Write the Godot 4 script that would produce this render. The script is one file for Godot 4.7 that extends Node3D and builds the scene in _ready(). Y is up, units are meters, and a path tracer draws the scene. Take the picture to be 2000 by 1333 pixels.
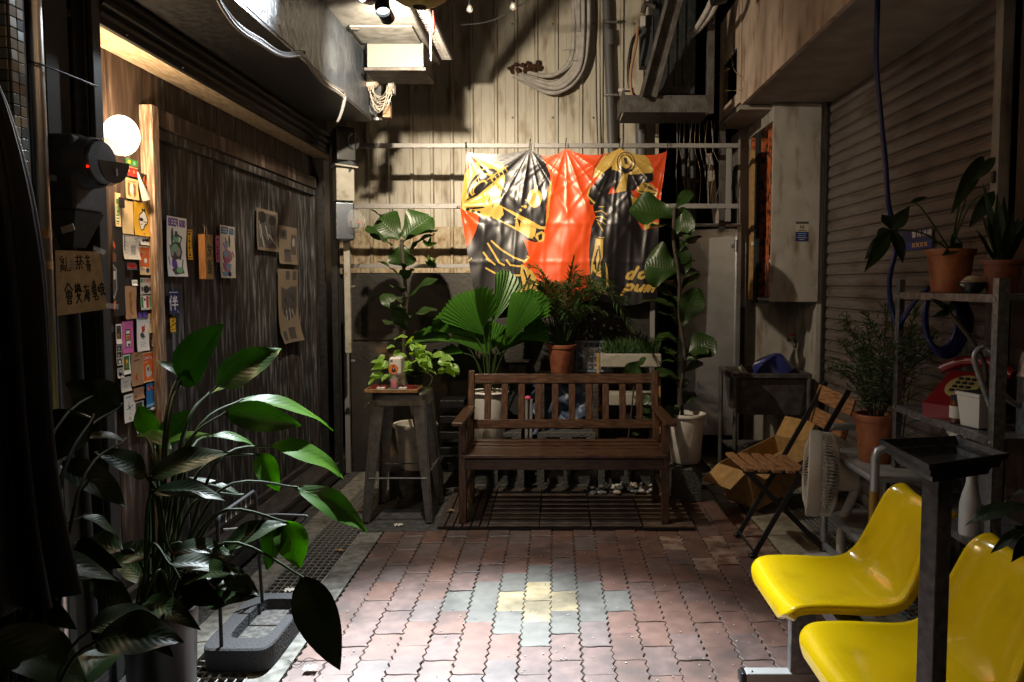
extends Node3D
# A back alley at night: shuttered shops on both sides, a corrugated wall with a satin banner behind a bench, lit by ceiling spots.

const FOCAL := 1600.0
const EYE := 1.36
var tilt := atan(111.5 / 1600.0)
var rng := RandomNumberGenerator.new()
var used := {}
var M := {}

func _ready() -> void:
	rng.seed = 11
	# --- camera
	var cam := Camera3D.new()
	cam.name = "camera"
	cam.projection = Camera3D.PROJECTION_FRUSTUM
	cam.near = 0.1
	cam.far = 200.0
	cam.size = 0.1 * 1333.0 / FOCAL
	cam.frustum_offset = Vector2(-85.0 / FOCAL * 0.1, 0)
	cam.position = Vector3(0, EYE, 0)
	cam.rotation.x = -tilt
	add_child(cam)
	# --- sky: a city night
	var we := WorldEnvironment.new()
	we.name = "world_environment"
	var env := Environment.new()
	env.background_mode = Environment.BG_SKY
	var sm := ProceduralSkyMaterial.new()
	sm.sky_top_color = Color(0.20, 0.20, 0.24)
	sm.sky_horizon_color = Color(0.42, 0.36, 0.32)
	sm.ground_bottom_color = Color(0.12, 0.11, 0.10)
	sm.ground_horizon_color = Color(0.42, 0.36, 0.32)
	var sky := Sky.new()
	sky.sky_material = sm
	env.sky = sky
	env.background_energy_multiplier = 0.035
	env.tonemap_mode = Environment.TONE_MAPPER_LINEAR
	env.tonemap_exposure = 1.0
	env.sdfgi_enabled = true
	env.ssao_enabled = true
	env.ssil_enabled = true
	we.environment = env
	add_child(we)
	make_materials()
	# --- setting
	build_ground()
	build_left_side()
	build_overhead_left()
	build_back_wall()
	build_right_side()
	# --- lamps
	build_lamps()
	# --- things
	build_banner()
	build_left_things()
	build_posters()
	build_bench_area()
	build_plants_centre()
	build_overhead_things()
	build_right_things()
	build_seats()
	build_foreground_plants()
	build_small_things()

# ---------------------------------------------------------------- places
func ray(px: float, py: float) -> Vector3:
	var x := (px - 1085.0) / FOCAL
	var y := (666.5 - py) / FOCAL
	return Vector3(x, y * cos(tilt) - sin(tilt), -(cos(tilt) + y * sin(tilt)))

func at(px: float, py: float, d: float) -> Vector3:
	var r := ray(px, py)
	return Vector3(0, EYE, 0) + r * (d / -r.z)

func gr(px: float, py: float, h := 0.0) -> Vector3:
	var r := ray(px, py)
	return Vector3(0, EYE, 0) + r * ((h - EYE) / r.y)

func onx(px: float, py: float, x: float) -> Vector3:
	var r := ray(px, py)
	return Vector3(0, EYE, 0) + r * (x / r.x)

# ---------------------------------------------------------------- mesh builder
class MB:
	var v := PackedVector3Array()
	var n := PackedVector3Array()
	var t := PackedVector2Array()
	var ix := PackedInt32Array()

	func vert(p: Vector3, nn: Vector3, uv := Vector2.ZERO) -> int:
		v.append(p)
		n.append(nn)
		t.append(uv)
		return v.size() - 1

	func tri(a: int, b: int, c: int) -> void:
		var g := (v[b] - v[a]).cross(v[c] - v[a])
		if g.dot(n[a] + n[b] + n[c]) > 0.0:
			ix.append(a); ix.append(c); ix.append(b)
		else:
			ix.append(a); ix.append(b); ix.append(c)

	func quad(a: Vector3, b: Vector3, c: Vector3, d: Vector3, u0 := Vector2(0, 0), u1 := Vector2(1, 1)) -> void:
		# a b c d counter-clockwise seen from the front, a at the lower left
		var nn := (b - a).cross(d - a).normalized()
		var i := vert(a, nn, Vector2(u0.x, u1.y))
		vert(b, nn, Vector2(u1.x, u1.y))
		vert(c, nn, Vector2(u1.x, u0.y))
		vert(d, nn, Vector2(u0.x, u0.y))
		tri(i, i + 1, i + 2)
		tri(i, i + 2, i + 3)

	func quad_of(a: Vector3, b: Vector3, c: Vector3, d: Vector3) -> MB:
		quad(a, b, c, d)
		return self

	func box(c: Vector3, s: Vector3, bevel := 0.0, b := Basis()) -> MB:
		var h := s * 0.5
		var k := minf(bevel, minf(h.x, minf(h.y, h.z)) * 0.9)
		var at0 := v.size()
		for sx in [-1.0, 1.0]:
			for sy in [-1.0, 1.0]:
				for sz in [-1.0, 1.0]:
					vert(c + b * Vector3(sx * h.x, sy * (h.y - k), sz * (h.z - k)), b * Vector3(sx, 0, 0), Vector2(sz * 0.5 + 0.5, 0.5 - sy * 0.5))
					vert(c + b * Vector3(sx * (h.x - k), sy * h.y, sz * (h.z - k)), b * Vector3(0, sy, 0), Vector2(sx * 0.5 + 0.5, sz * 0.5 + 0.5))
					vert(c + b * Vector3(sx * (h.x - k), sy * (h.y - k), sz * h.z), b * Vector3(0, 0, sz), Vector2(sx * 0.5 + 0.5, 0.5 - sy * 0.5))
		var q := func(a: int, bb: int, cc: int, d: int, f: int) -> void:
			tri(at0 + a * 3 + f, at0 + bb * 3 + f, at0 + cc * 3 + f)
			tri(at0 + a * 3 + f, at0 + cc * 3 + f, at0 + d * 3 + f)
		q.call(0, 1, 3, 2, 0); q.call(4, 5, 7, 6, 0)
		q.call(0, 1, 5, 4, 1); q.call(2, 3, 7, 6, 1)
		q.call(0, 2, 6, 4, 2); q.call(1, 3, 7, 5, 2)
		if k > 0.0:
			var e := func(a: int, bb: int, f: int, g: int) -> void:
				tri(at0 + a * 3 + f, at0 + bb * 3 + f, at0 + bb * 3 + g)
				tri(at0 + a * 3 + f, at0 + bb * 3 + g, at0 + a * 3 + g)
			for p in [[0, 1], [2, 3], [4, 5], [6, 7]]:
				e.call(p[0], p[1], 0, 1)
			for p in [[0, 2], [1, 3], [4, 6], [5, 7]]:
				e.call(p[0], p[1], 0, 2)
			for p in [[0, 4], [1, 5], [2, 6], [3, 7]]:
				e.call(p[0], p[1], 1, 2)
			for i in 8:
				tri(at0 + i * 3, at0 + i * 3 + 1, at0 + i * 3 + 2)
		return self

	# a bar of rectangular section from a to b; up gives the direction of its height h
	func bar(a: Vector3, b: Vector3, w: float, h: float, up := Vector3.UP, bevel := 0.0) -> MB:
		var z := (b - a).normalized()
		var x := up.cross(z)
		if x.length() < 0.01:
			x = Vector3.RIGHT.cross(z)
		x = x.normalized()
		return box((a + b) * 0.5, Vector3(w, h, a.distance_to(b)), bevel, Basis(x, z.cross(x), z))

	# a tapering box between two rectangles that lie across the y axis
	func taper(c0: Vector3, s0: Vector2, c1: Vector3, s1: Vector2, b := Basis()) -> MB:
		var p := []
		for k in 2:
			var c: Vector3 = c1 if k else c0
			var s: Vector2 = (s1 if k else s0) * 0.5
			for q in [Vector2(-1, -1), Vector2(1, -1), Vector2(1, 1), Vector2(-1, 1)]:
				p.append(c + b * Vector3(q.x * s.x, 0, q.y * s.y))
		for i in 4:
			var j := (i + 1) % 4
			quad(p[j], p[i], p[i + 4], p[j + 4])
		quad(p[0], p[1], p[2], p[3])
		quad(p[7], p[6], p[5], p[4])
		return self

	func tube(pts: Array, r: Variant, seg := 8, caps := true) -> MB:
		var m := pts.size()
		var side := Vector3.ZERO
		var rings := []
		var run := 0.0
		for i in m:
			var d: Vector3 = (pts[mini(i + 1, m - 1)] - pts[maxi(i - 1, 0)]).normalized()
			if side == Vector3.ZERO:
				side = d.cross(Vector3.UP if absf(d.y) < 0.9 else Vector3.RIGHT).normalized()
			side = (side - d * side.dot(d)).normalized()
			var other := d.cross(side)
			var rr: float = r[i] if r is Array else r
			if i:
				run += pts[i].distance_to(pts[i - 1])
			var at0 := v.size()
			for k in seg + 1:
				var a := TAU * k / seg
				var o := side * cos(a) + other * sin(a)
				vert(pts[i] + o * rr, o, Vector2(float(k) / seg, run))
			rings.append(at0)
		for i in m - 1:
			for k in seg:
				var a: int = rings[i] + k
				var b: int = rings[i + 1] + k
				tri(a, b, b + 1)
				tri(a, b + 1, a + 1)
		if caps:
			for e in [0, m - 1]:
				var d: Vector3 = (pts[0] - pts[1] if e == 0 else pts[m - 1] - pts[m - 2]).normalized()
				var c := vert(pts[e], d)
				for k in seg + 1:
					vert(v[rings[e] + k], d)
				for k in seg:
					tri(c, c + 1 + k, c + 2 + k)
		return self

	# prof: Vector2(radius, height) points from bottom to top (or as they run); the normal is to the right of the run turned outwards
	func lathe(prof: Array, c: Vector3, seg := 24, b := Basis(), squash := 1.0) -> MB:
		var m := prof.size()
		var nn := []
		for i in m - 1:
			var d: Vector2 = (prof[i + 1] - prof[i]).normalized()
			nn.append(Vector2(d.y, -d.x))
		for i in m - 1:
			var n0: Vector2 = nn[i]
			var n1: Vector2 = nn[i]
			if i > 0 and nn[i - 1].dot(nn[i]) > 0.6:
				n0 = (nn[i - 1] + nn[i]).normalized()
			if i < m - 2 and nn[i + 1].dot(nn[i]) > 0.6:
				n1 = (nn[i + 1] + nn[i]).normalized()
			var at0 := v.size()
			for k in seg + 1:
				var a := TAU * k / seg
				var o := Vector3(cos(a), 0, sin(a) * squash)
				vert(c + b * (o * prof[i].x + Vector3(0, prof[i].y, 0)), b * (o * n0.x + Vector3(0, n0.y, 0)).normalized(), Vector2(float(k) / seg, float(i) / (m - 1)))
				vert(c + b * (o * prof[i + 1].x + Vector3(0, prof[i + 1].y, 0)), b * (o * n1.x + Vector3(0, n1.y, 0)).normalized(), Vector2(float(k) / seg, float(i + 1) / (m - 1)))
			for k in seg:
				var q := at0 + k * 2
				tri(q, q + 1, q + 3)
				tri(q, q + 3, q + 2)
		return self

	func ball(c: Vector3, r: Vector3, seg := 16, b := Basis()) -> MB:
		var rows := seg / 2
		var at0 := v.size()
		for i in rows + 1:
			for k in seg + 1:
				var th := PI * i / rows
				var ph := TAU * k / seg
				var o := Vector3(sin(th) * cos(ph), cos(th), sin(th) * sin(ph))
				vert(c + b * (o * r), b * (o / r).normalized(), Vector2(float(k) / seg, float(i) / rows))
		for i in rows:
			for k in seg:
				var q := at0 + i * (seg + 1) + k
				tri(q, q + 1, q + seg + 2)
				tri(q, q + seg + 2, q + seg + 1)
		return self

	# a smooth sheet; f(u, v) gives its points
	func sheet(nu: int, nv: int, f: Callable, u0 := Vector2(0, 0), u1 := Vector2(1, 1)) -> MB:
		var at0 := v.size()
		for i in nu + 1:
			for k in nv + 1:
				var p := Vector2(float(i) / nu, float(k) / nv)
				vert(f.call(p.x, p.y), Vector3.UP, u0 + (u1 - u0) * p)
		var w := nv + 1
		for i in nu + 1:
			for k in w:
				var a := v[at0 + mini(i + 1, nu) * w + k] - v[at0 + maxi(i - 1, 0) * w + k]
				var b := v[at0 + i * w + mini(k + 1, nv)] - v[at0 + i * w + maxi(k - 1, 0)]
				var g := a.cross(b)
				n[at0 + i * w + k] = g.normalized() if g.length() > 1e-12 else Vector3.UP
		for i in nu:
			for k in nv:
				var q := at0 + i * w + k
				tri(q, q + 1, q + w + 1)
				tri(q, q + w + 1, q + w)
		return self

	# an outline in a plane, pushed out by depth along the plane's z; flat sides
	func prism(poly: Array, xf: Transform3D, depth: float, chamfer := 0.0) -> MB:
		var pv := PackedVector2Array(poly)
		if Geometry2D.is_polygon_clockwise(pv):
			pv.reverse()
		var m := pv.size()
		var top := pv
		if chamfer > 0.0:
			top = PackedVector2Array()
			for i in m:
				var d0 := (pv[i] - pv[(i + m - 1) % m]).normalized()
				var d1 := (pv[(i + 1) % m] - pv[i]).normalized()
				var inw := (Vector2(-d0.y, d0.x) + Vector2(-d1.y, d1.x))
				top.append(pv[i] + inw.normalized() * chamfer)
		var cut := Geometry2D.triangulate_polygon(pv)
		var z := xf.basis.z.normalized()
		for face in 2:
			var at0 := v.size()
			for i in m:
				var q: Vector2 = top[i] if face else pv[i]
				vert(xf * Vector3(q.x, q.y, depth if face else 0.0), z if face else -z, q)
			for i in range(0, cut.size(), 3):
				tri(at0 + cut[i], at0 + cut[i + 1], at0 + cut[i + 2])
		for i in m:
			var j := (i + 1) % m
			quad(xf * Vector3(pv[i].x, pv[i].y, 0), xf * Vector3(pv[j].x, pv[j].y, 0), xf * Vector3(pv[j].x, pv[j].y, depth - chamfer), xf * Vector3(pv[i].x, pv[i].y, depth - chamfer))
			if chamfer > 0.0:
				quad(xf * Vector3(pv[i].x, pv[i].y, depth - chamfer), xf * Vector3(pv[j].x, pv[j].y, depth - chamfer), xf * Vector3(top[j].x, top[j].y, depth), xf * Vector3(top[i].x, top[i].y, depth))
		return self

	# every triangle with its own normal, for pleats and folds
	func faceted() -> MB:
		var o := MB.new()
		for i in range(0, ix.size(), 3):
			var p := [ix[i], ix[i + 1], ix[i + 2]]
			var g := -(v[p[1]] - v[p[0]]).cross(v[p[2]] - v[p[0]]).normalized()
			for q in p:
				o.ix.append(o.vert(v[q], g, t[q]))
		return o

	func done(off := Vector3.ZERO) -> ArrayMesh:
		var a := []
		a.resize(Mesh.ARRAY_MAX)
		if off != Vector3.ZERO:
			for i in v.size():
				v[i] -= off
		a[Mesh.ARRAY_VERTEX] = v
		a[Mesh.ARRAY_NORMAL] = n
		a[Mesh.ARRAY_TEX_UV] = t
		a[Mesh.ARRAY_INDEX] = ix
		var m := ArrayMesh.new()
		m.add_surface_from_arrays(Mesh.PRIMITIVE_TRIANGLES, a)
		return m

# ---------------------------------------------------------------- naming
func numbered(called: String) -> String:
	var k: int = used.get(called, 0)
	used[called] = k + 1
	return called if k == 0 else "%s_%03d" % [called, k]

# a thing with parts, at its base; parts are built in world places unless turned() is used
func thing(called: String, label: String, category: String, base: Vector3, group := "") -> Node3D:
	var o := Node3D.new()
	o.name = numbered(called)
	o.position = base
	add_child(o)
	return tag(o, label, category, group)

func tag(o: Node3D, label: String, category: String, group := "") -> Node3D:
	o.set_meta("label", label)
	o.set_meta("category", category)
	if group:
		o.set_meta("group", group)
	return o

func world_of(o: Node) -> Vector3:
	var p := Vector3.ZERO
	while o is Node3D and o != self:
		p += o.position
		o = o.get_parent()
	return p

# a part in world places under parent (whose own rotation is nil), or in the parent's own axes
func part(parent: Node, called: String, mb: MB, m: Material, local := false) -> MeshInstance3D:
	var o := MeshInstance3D.new()
	o.name = called if parent != self else numbered(called)
	o.mesh = mb.done(Vector3.ZERO if local else world_of(parent))
	o.material_override = m
	parent.add_child(o, true)
	return o

func piece(parent: Node, called: String, mesh: Mesh, m: Material, xf: Transform3D) -> MeshInstance3D:
	var o := MeshInstance3D.new()
	o.name = called
	o.mesh = mesh
	o.material_override = m
	o.transform = xf
	parent.add_child(o, true)
	return o

func single(called: String, label: String, category: String, mb: MB, m: Material, base: Vector3, group := "") -> MeshInstance3D:
	var o := MeshInstance3D.new()
	o.name = numbered(called)
	o.mesh = mb.done(base)
	o.material_override = m
	o.position = base
	add_child(o, true)
	tag(o, label, category, group)
	return o

func struct(called: String, mb: MB, m: Material) -> MeshInstance3D:
	var o := part(self, called, mb, m)
	o.set_meta("kind", "structure")
	return o

func stuff(o: Node3D) -> Node3D:
	o.set_meta("kind", "stuff")
	return o

func V(x: float, y: float, z: float) -> Vector3:
	return Vector3(x, y, z)

# points of a smooth curve through the given ones
func curve(pts: Array, per := 6) -> Array:
	var out := []
	var m := pts.size()
	for i in m - 1:
		var p0: Vector3 = pts[maxi(i - 1, 0)]
		var p1: Vector3 = pts[i]
		var p2: Vector3 = pts[i + 1]
		var p3: Vector3 = pts[mini(i + 2, m - 1)]
		for k in per:
			out.append(p1.cubic_interpolate(p2, p0, p3, float(k) / per))
	out.append(pts[m - 1])
	return out

func turn_to(dir: Vector3, up := Vector3.UP) -> Basis:   # y axis along dir
	var y := dir.normalized()
	var x := up.cross(y)
	if x.length() < 0.01:
		x = Vector3.RIGHT.cross(y)
		if x.length() < 0.01:
			x = Vector3.FORWARD.cross(y)
	x = x.normalized()
	return Basis(x, y, x.cross(y))

# ---------------------------------------------------------------- materials
func lin(r: float, g: float, b: float, a := 1.0) -> Color:
	var c := Color(r, g, b).linear_to_srgb()
	c.a = a
	return c

func noise(seed_: int, freq: float, octaves := 4, kind := FastNoiseLite.TYPE_SIMPLEX_SMOOTH) -> FastNoiseLite:
	var f := FastNoiseLite.new()
	f.seed = seed_
	f.noise_type = kind
	f.frequency = freq
	f.fractal_octaves = octaves
	if kind == FastNoiseLite.TYPE_CELLULAR:
		f.fractal_type = FastNoiseLite.FRACTAL_NONE if octaves < 2 else FastNoiseLite.FRACTAL_FBM
	return f

func ntex(f: FastNoiseLite, stops: Array, side := 512) -> NoiseTexture2D:
	var t := NoiseTexture2D.new()
	t.width = side
	t.height = side
	t.seamless = true
	t.noise = f
	if stops.size():
		var g := Gradient.new()
		g.offsets = PackedFloat32Array()
		var off := PackedFloat32Array()
		var col := PackedColorArray()
		for s in stops:
			off.append(s[0])
			col.append(lin(s[1], s[2], s[3]))
		g.offsets = off
		g.colors = col
		t.color_ramp = g
	return t

func mat(called: String, c: Color, rough := 0.7, o := {}) -> StandardMaterial3D:
	var m := StandardMaterial3D.new()
	m.resource_name = called
	m.albedo_color = c
	m.roughness = rough
	m.metallic = o.get("metal", 0.0)
	m.metallic_specular = o.get("spec", 0.5)
	if o.has("tex"):
		m.albedo_texture = o.tex
	if o.has("rtex"):
		m.roughness_texture = o.rtex
	if o.has("bump"):
		m.heightmap_enabled = true
		m.heightmap_texture = o.bump
		m.heightmap_scale = o.get("bs", 0.2)
	if o.get("tri", 0.0) or o.has("scale"):
		m.uv1_triplanar = true
		m.uv1_world_triplanar = o.get("world", false)
		m.uv1_scale = o.get("scale", Vector3.ONE * o.get("tri", 1.0))
		m.uv1_triplanar_sharpness = 4.0
	if o.has("coat"):
		m.clearcoat_enabled = true
		m.clearcoat = o.coat
		m.clearcoat_roughness = o.get("coat_rough", 0.1)
	if o.has("back"):
		m.backlight_enabled = true
		m.backlight = o.back
	if o.has("emit"):
		m.emission_enabled = true
		m.emission = o.emit
		m.emission_energy_multiplier = o.get("energy", 1.0)
	if c.a < 1.0:
		m.transparency = BaseMaterial3D.TRANSPARENCY_ALPHA
	if o.has("rim"):
		m.rim_enabled = true
		m.rim = o.rim
	M[called] = m
	return m

func stain(m: StandardMaterial3D, t: Texture2D, k: Vector3) -> void:
	m.detail_enabled = true
	m.detail_albedo = t
	m.detail_blend_mode = BaseMaterial3D.BLEND_MODE_MUL
	m.detail_uv_layer = BaseMaterial3D.DETAIL_UV_2
	m.uv2_triplanar = true
	m.uv2_world_triplanar = true
	m.uv2_scale = k
	m.uv2_triplanar_sharpness = 4.0

func make_materials() -> void:
	var grain := ntex(noise(1, 0.02, 5), [], 512)
	var fine := ntex(noise(2, 0.09, 4), [], 512)
	var pits := ntex(noise(3, 0.05, 2, FastNoiseLite.TYPE_CELLULAR), [], 512)
	var rough_mid := ntex(noise(4, 0.012, 5), [[0.0, 0.10, 0.10, 0.10], [0.5, 0.22, 0.22, 0.22], [1.0, 0.5, 0.5, 0.5]], 512)
	# ground
	var pv := func(k: int, a: Array, b: Array, c: Array) -> NoiseTexture2D:
		return ntex(noise(k, 0.014, 6), [[0.2, a[0], a[1], a[2]], [0.5, b[0], b[1], b[2]], [0.85, c[0], c[1], c[2]]], 512)
	mat("paver_red", Color.WHITE, 0.56, {"spec": 0.85, "coat": 0.5, "coat_rough": 0.52, "tex": pv.call(21, [0.105, 0.058, 0.046], [0.135, 0.073, 0.057], [0.165, 0.098, 0.08]), "tri": 1.7, "world": true, "bump": fine, "bs": 0.05})
	mat("paver_rust", Color.WHITE, 0.56, {"spec": 0.85, "coat": 0.5, "coat_rough": 0.52, "tex": pv.call(22, [0.115, 0.052, 0.034], [0.145, 0.064, 0.040], [0.17, 0.085, 0.058]), "tri": 1.3, "world": true, "bump": fine, "bs": 0.05})
	mat("paver_dull", Color.WHITE, 0.56, {"spec": 0.85, "coat": 0.5, "coat_rough": 0.52, "tex": pv.call(23, [0.10, 0.068, 0.058], [0.13, 0.086, 0.074], [0.155, 0.11, 0.098]), "tri": 1.5, "world": true, "bump": fine, "bs": 0.05})
	mat("paver_grey", Color.WHITE, 0.56, {"spec": 0.85, "coat": 0.5, "coat_rough": 0.52, "tex": pv.call(24, [0.105, 0.10, 0.084], [0.125, 0.118, 0.10], [0.145, 0.138, 0.12]), "tri": 1.6, "world": true, "bump": fine, "bs": 0.05})
	mat("paver_yellow", Color.WHITE, 0.56, {"spec": 0.85, "coat": 0.5, "coat_rough": 0.52, "tex": pv.call(25, [0.28, 0.215, 0.11], [0.34, 0.27, 0.14], [0.38, 0.32, 0.19]), "tri": 1.9, "world": true, "bump": fine, "bs": 0.05})
	mat("paver_pale", Color.WHITE, 0.7, {"tex": pv.call(26, [0.15, 0.07, 0.045], [0.30, 0.19, 0.135], [0.36, 0.26, 0.20]), "tri": 1.3, "world": true, "bump": fine, "bs": 0.12})
	mat("joint_sand", Color.WHITE, 0.95, {"tex": ntex(noise(27, 0.05, 4), [[0.2, 0.025, 0.022, 0.017], [0.8, 0.085, 0.075, 0.055]]), "tri": 3.0, "world": true, "bump": fine, "bs": 0.4})
	mat("concrete", Color.WHITE, 0.85, {"tex": ntex(noise(28, 0.018, 6), [[0.1, 0.10, 0.095, 0.08], [0.5, 0.19, 0.185, 0.165], [0.9, 0.27, 0.26, 0.23]]), "tri": 1.6, "world": true, "bump": pits, "bs": 0.25})
	mat("concrete_pale", Color.WHITE, 0.85, {"tex": ntex(noise(29, 0.018, 6), [[0.1, 0.26, 0.22, 0.15], [0.5, 0.36, 0.31, 0.22], [0.9, 0.42, 0.37, 0.28]]), "tri": 1.6, "world": true, "bump": pits, "bs": 0.2})
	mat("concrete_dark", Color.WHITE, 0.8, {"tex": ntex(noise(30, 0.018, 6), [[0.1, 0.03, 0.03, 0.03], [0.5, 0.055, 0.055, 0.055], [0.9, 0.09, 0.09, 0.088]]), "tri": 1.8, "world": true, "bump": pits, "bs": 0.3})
	mat("block", Color.WHITE, 0.95, {"tex": ntex(noise(31, 0.05, 5), [[0.1, 0.05, 0.052, 0.05], [0.9, 0.12, 0.122, 0.118]]), "tri": 2.5, "bump": pits, "bs": 0.5})
	mat("ash_stone", Color.WHITE, 0.9, {"tex": ntex(noise(32, 0.08, 4), [[0.1, 0.022, 0.022, 0.024], [0.9, 0.06, 0.06, 0.063]]), "tri": 3.0, "bump": pits, "bs": 0.3})
	mat("earth", lin(0.02, 0.017, 0.014), 1.0, {"bump": fine, "bs": 0.5, "tri": 4.0})
	mat("void", lin(0.012, 0.012, 0.012), 0.95)
	mat("grate", Color.WHITE, 0.5, {"metal": 0.25, "tex": ntex(noise(33, 0.03, 4), [[0.2, 0.20, 0.20, 0.19], [0.8, 0.42, 0.42, 0.40]]), "tri": 3.0})
	mat("plate", Color.WHITE, 0.45, {"metal": 0.6, "tex": ntex(noise(34, 0.02, 5), [[0.2, 0.07, 0.07, 0.07], [0.8, 0.2, 0.2, 0.2]]), "tri": 3.0})
	# walls
	mat("plank", Color.WHITE, 0.72, {"tex": ntex(noise(41, 0.022, 5), [[0.2, 0.013, 0.011, 0.011], [0.45, 0.024, 0.022, 0.022], [0.58, 0.055, 0.052, 0.053], [0.72, 0.12, 0.125, 0.135], [0.92, 0.22, 0.23, 0.25]]), "scale": Vector3(1.9, 0.30, 1.9), "world": true, "bump": grain, "bs": 0.15})
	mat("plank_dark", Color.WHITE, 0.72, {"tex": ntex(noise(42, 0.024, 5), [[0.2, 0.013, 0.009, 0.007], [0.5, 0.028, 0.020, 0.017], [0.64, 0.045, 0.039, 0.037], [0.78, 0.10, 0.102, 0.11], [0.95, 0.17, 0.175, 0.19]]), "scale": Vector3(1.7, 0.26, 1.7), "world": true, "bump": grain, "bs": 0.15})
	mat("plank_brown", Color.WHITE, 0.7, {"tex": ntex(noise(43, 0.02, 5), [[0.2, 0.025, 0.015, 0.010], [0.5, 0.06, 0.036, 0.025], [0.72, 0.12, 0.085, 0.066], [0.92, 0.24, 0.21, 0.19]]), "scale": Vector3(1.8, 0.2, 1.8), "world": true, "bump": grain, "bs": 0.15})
	mat("frame_wood", Color.WHITE, 0.6, {"tex": ntex(noise(44, 0.02, 5), [[0.15, 0.12, 0.075, 0.048], [0.45, 0.21, 0.135, 0.085], [0.7, 0.34, 0.24, 0.165], [0.92, 0.50, 0.42, 0.33]]), "scale": Vector3(7.0, 0.6, 7.0), "world": true, "bump": grain, "bs": 0.12})
	mat("header_wood", Color.WHITE, 0.7, {"tex": ntex(noise(45, 0.02, 5), [[0.1, 0.30, 0.21, 0.13], [0.6, 0.46, 0.36, 0.24], [0.9, 0.55, 0.46, 0.34]]), "scale": Vector3(5.0, 5.0, 0.8), "world": true, "bump": pits, "bs": 0.2})
	mat("step_wood", Color.WHITE, 0.6, {"tex": ntex(noise(46, 0.02, 5), [[0.2, 0.02, 0.018, 0.018], [0.7, 0.06, 0.056, 0.055], [0.95, 0.13, 0.125, 0.12]]), "scale": Vector3(6.0, 6.0, 0.5), "world": true, "bump": grain, "bs": 0.15})
	mat("black_steel", Color.WHITE, 0.42, {"metal": 0.2, "tex": ntex(noise(47, 0.02, 5), [[0.2, 0.010, 0.010, 0.011], [0.8, 0.026, 0.026, 0.028]]), "tri": 2.0})
	mat("shutter_dark", lin(0.014, 0.014, 0.0145), 0.6, {"spec": 0.3})
	mat("beam_paint", Color.WHITE, 0.42, {"tex": ntex(noise(48, 0.009, 6), [[0.15, 0.030, 0.037, 0.048], [0.5, 0.044, 0.052, 0.065], [0.85, 0.062, 0.071, 0.086]]), "tri": 0.9, "world": true, "bump": grain, "bs": 0.7})
	mat("slab_paint", Color.WHITE, 0.75, {"tex": ntex(noise(49, 0.012, 6), [[0.1, 0.15, 0.145, 0.13], [0.5, 0.21, 0.205, 0.19], [0.9, 0.26, 0.255, 0.235]]), "tri": 1.2, "world": true, "bump": grain, "bs": 0.3})
	mat("cream_sheet", Color.WHITE, 0.5, {"tex": ntex(noise(50, 0.012, 6), [[0.05, 0.38, 0.35, 0.28], [0.35, 0.46, 0.43, 0.355], [0.9, 0.51, 0.48, 0.405]]), "scale": Vector3(2.4, 0.5, 2.4), "world": true, "bump": grain, "bs": 0.06})
	mat("rust_sheet", Color.WHITE, 0.75, {"tex": ntex(noise(51, 0.016, 6), [[0.1, 0.21, 0.14, 0.075], [0.35, 0.33, 0.25, 0.155], [0.65, 0.42, 0.35, 0.24], [0.9, 0.46, 0.41, 0.30]]), "scale": Vector3(2.6, 1.3, 2.6), "world": true, "bump": fine, "bs": 0.1})
	mat("mouldy_board", Color.WHITE, 0.6, {"tex": ntex(noise(52, 0.006, 7), [[0.1, 0.012, 0.0105, 0.009], [0.6, 0.022, 0.019, 0.015], [0.8, 0.038, 0.033, 0.025], [0.9, 0.10, 0.05, 0.022], [1.0, 0.10, 0.085, 0.06]]), "tri": 0.6, "world": true, "bump": fine, "bs": 0.15})
	mat("rail_paint", Color.WHITE, 0.5, {"tex": ntex(noise(53, 0.03, 5), [[0.04, 0.10, 0.055, 0.03], [0.14, 0.20, 0.19, 0.18], [0.9, 0.26, 0.25, 0.245]]), "scale": Vector3(1.3, 4.0, 4.0), "world": true})
	mat("post_paint", lin(0.20, 0.195, 0.19), 0.5)
	mat("steel_door", Color.WHITE, 0.30, {"metal": 0.85, "tex": ntex(noise(54, 0.01, 5), [[0.2, 0.42, 0.425, 0.43], [0.9, 0.52, 0.52, 0.53]]), "scale": Vector3(1.2, 1.2, 1.2), "world": true, "bump": grain, "bs": 0.05})
	mat("white_wall", Color.WHITE, 0.7, {"tex": ntex(noise(55, 0.008, 6), [[0.08, 0.20, 0.18, 0.155], [0.3, 0.29, 0.27, 0.245], [0.9, 0.35, 0.33, 0.305]]), "tri": 1.0, "world": true, "bump": grain, "bs": 0.15})
	mat("fascia_paint", Color.WHITE, 0.75, {"tex": ntex(noise(56, 0.008, 6), [[0.1, 0.36, 0.27, 0.21], [0.5, 0.47, 0.37, 0.30], [0.9, 0.52, 0.42, 0.34]]), "tri": 0.8, "world": true, "bump": grain, "bs": 0.3})
	mat("soffit_paint", Color.WHITE, 0.8, {"tex": ntex(noise(57, 0.008, 6), [[0.1, 0.22, 0.19, 0.165], [0.9, 0.34, 0.30, 0.26]]), "tri": 0.8, "world": true})
	mat("slat_paint", Color.WHITE, 0.5, {"metal": 0.1, "tex": ntex(noise(58, 0.014, 6), [[0.06, 0.09, 0.055, 0.04], [0.2, 0.125, 0.105, 0.098], [0.9, 0.165, 0.145, 0.135]]), "scale": Vector3(2.0, 7.0, 0.6), "world": true})
	mat("orange_paint", Color.WHITE, 0.6, {"tex": ntex(noise(59, 0.02, 5), [[0.25, 0.02, 0.012, 0.01], [0.38, 0.10, 0.03, 0.012], [0.5, 0.42, 0.10, 0.03], [0.9, 0.55, 0.15, 0.04]]), "tri": 1.6, "world": true, "bump": grain, "bs": 0.3})
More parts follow.
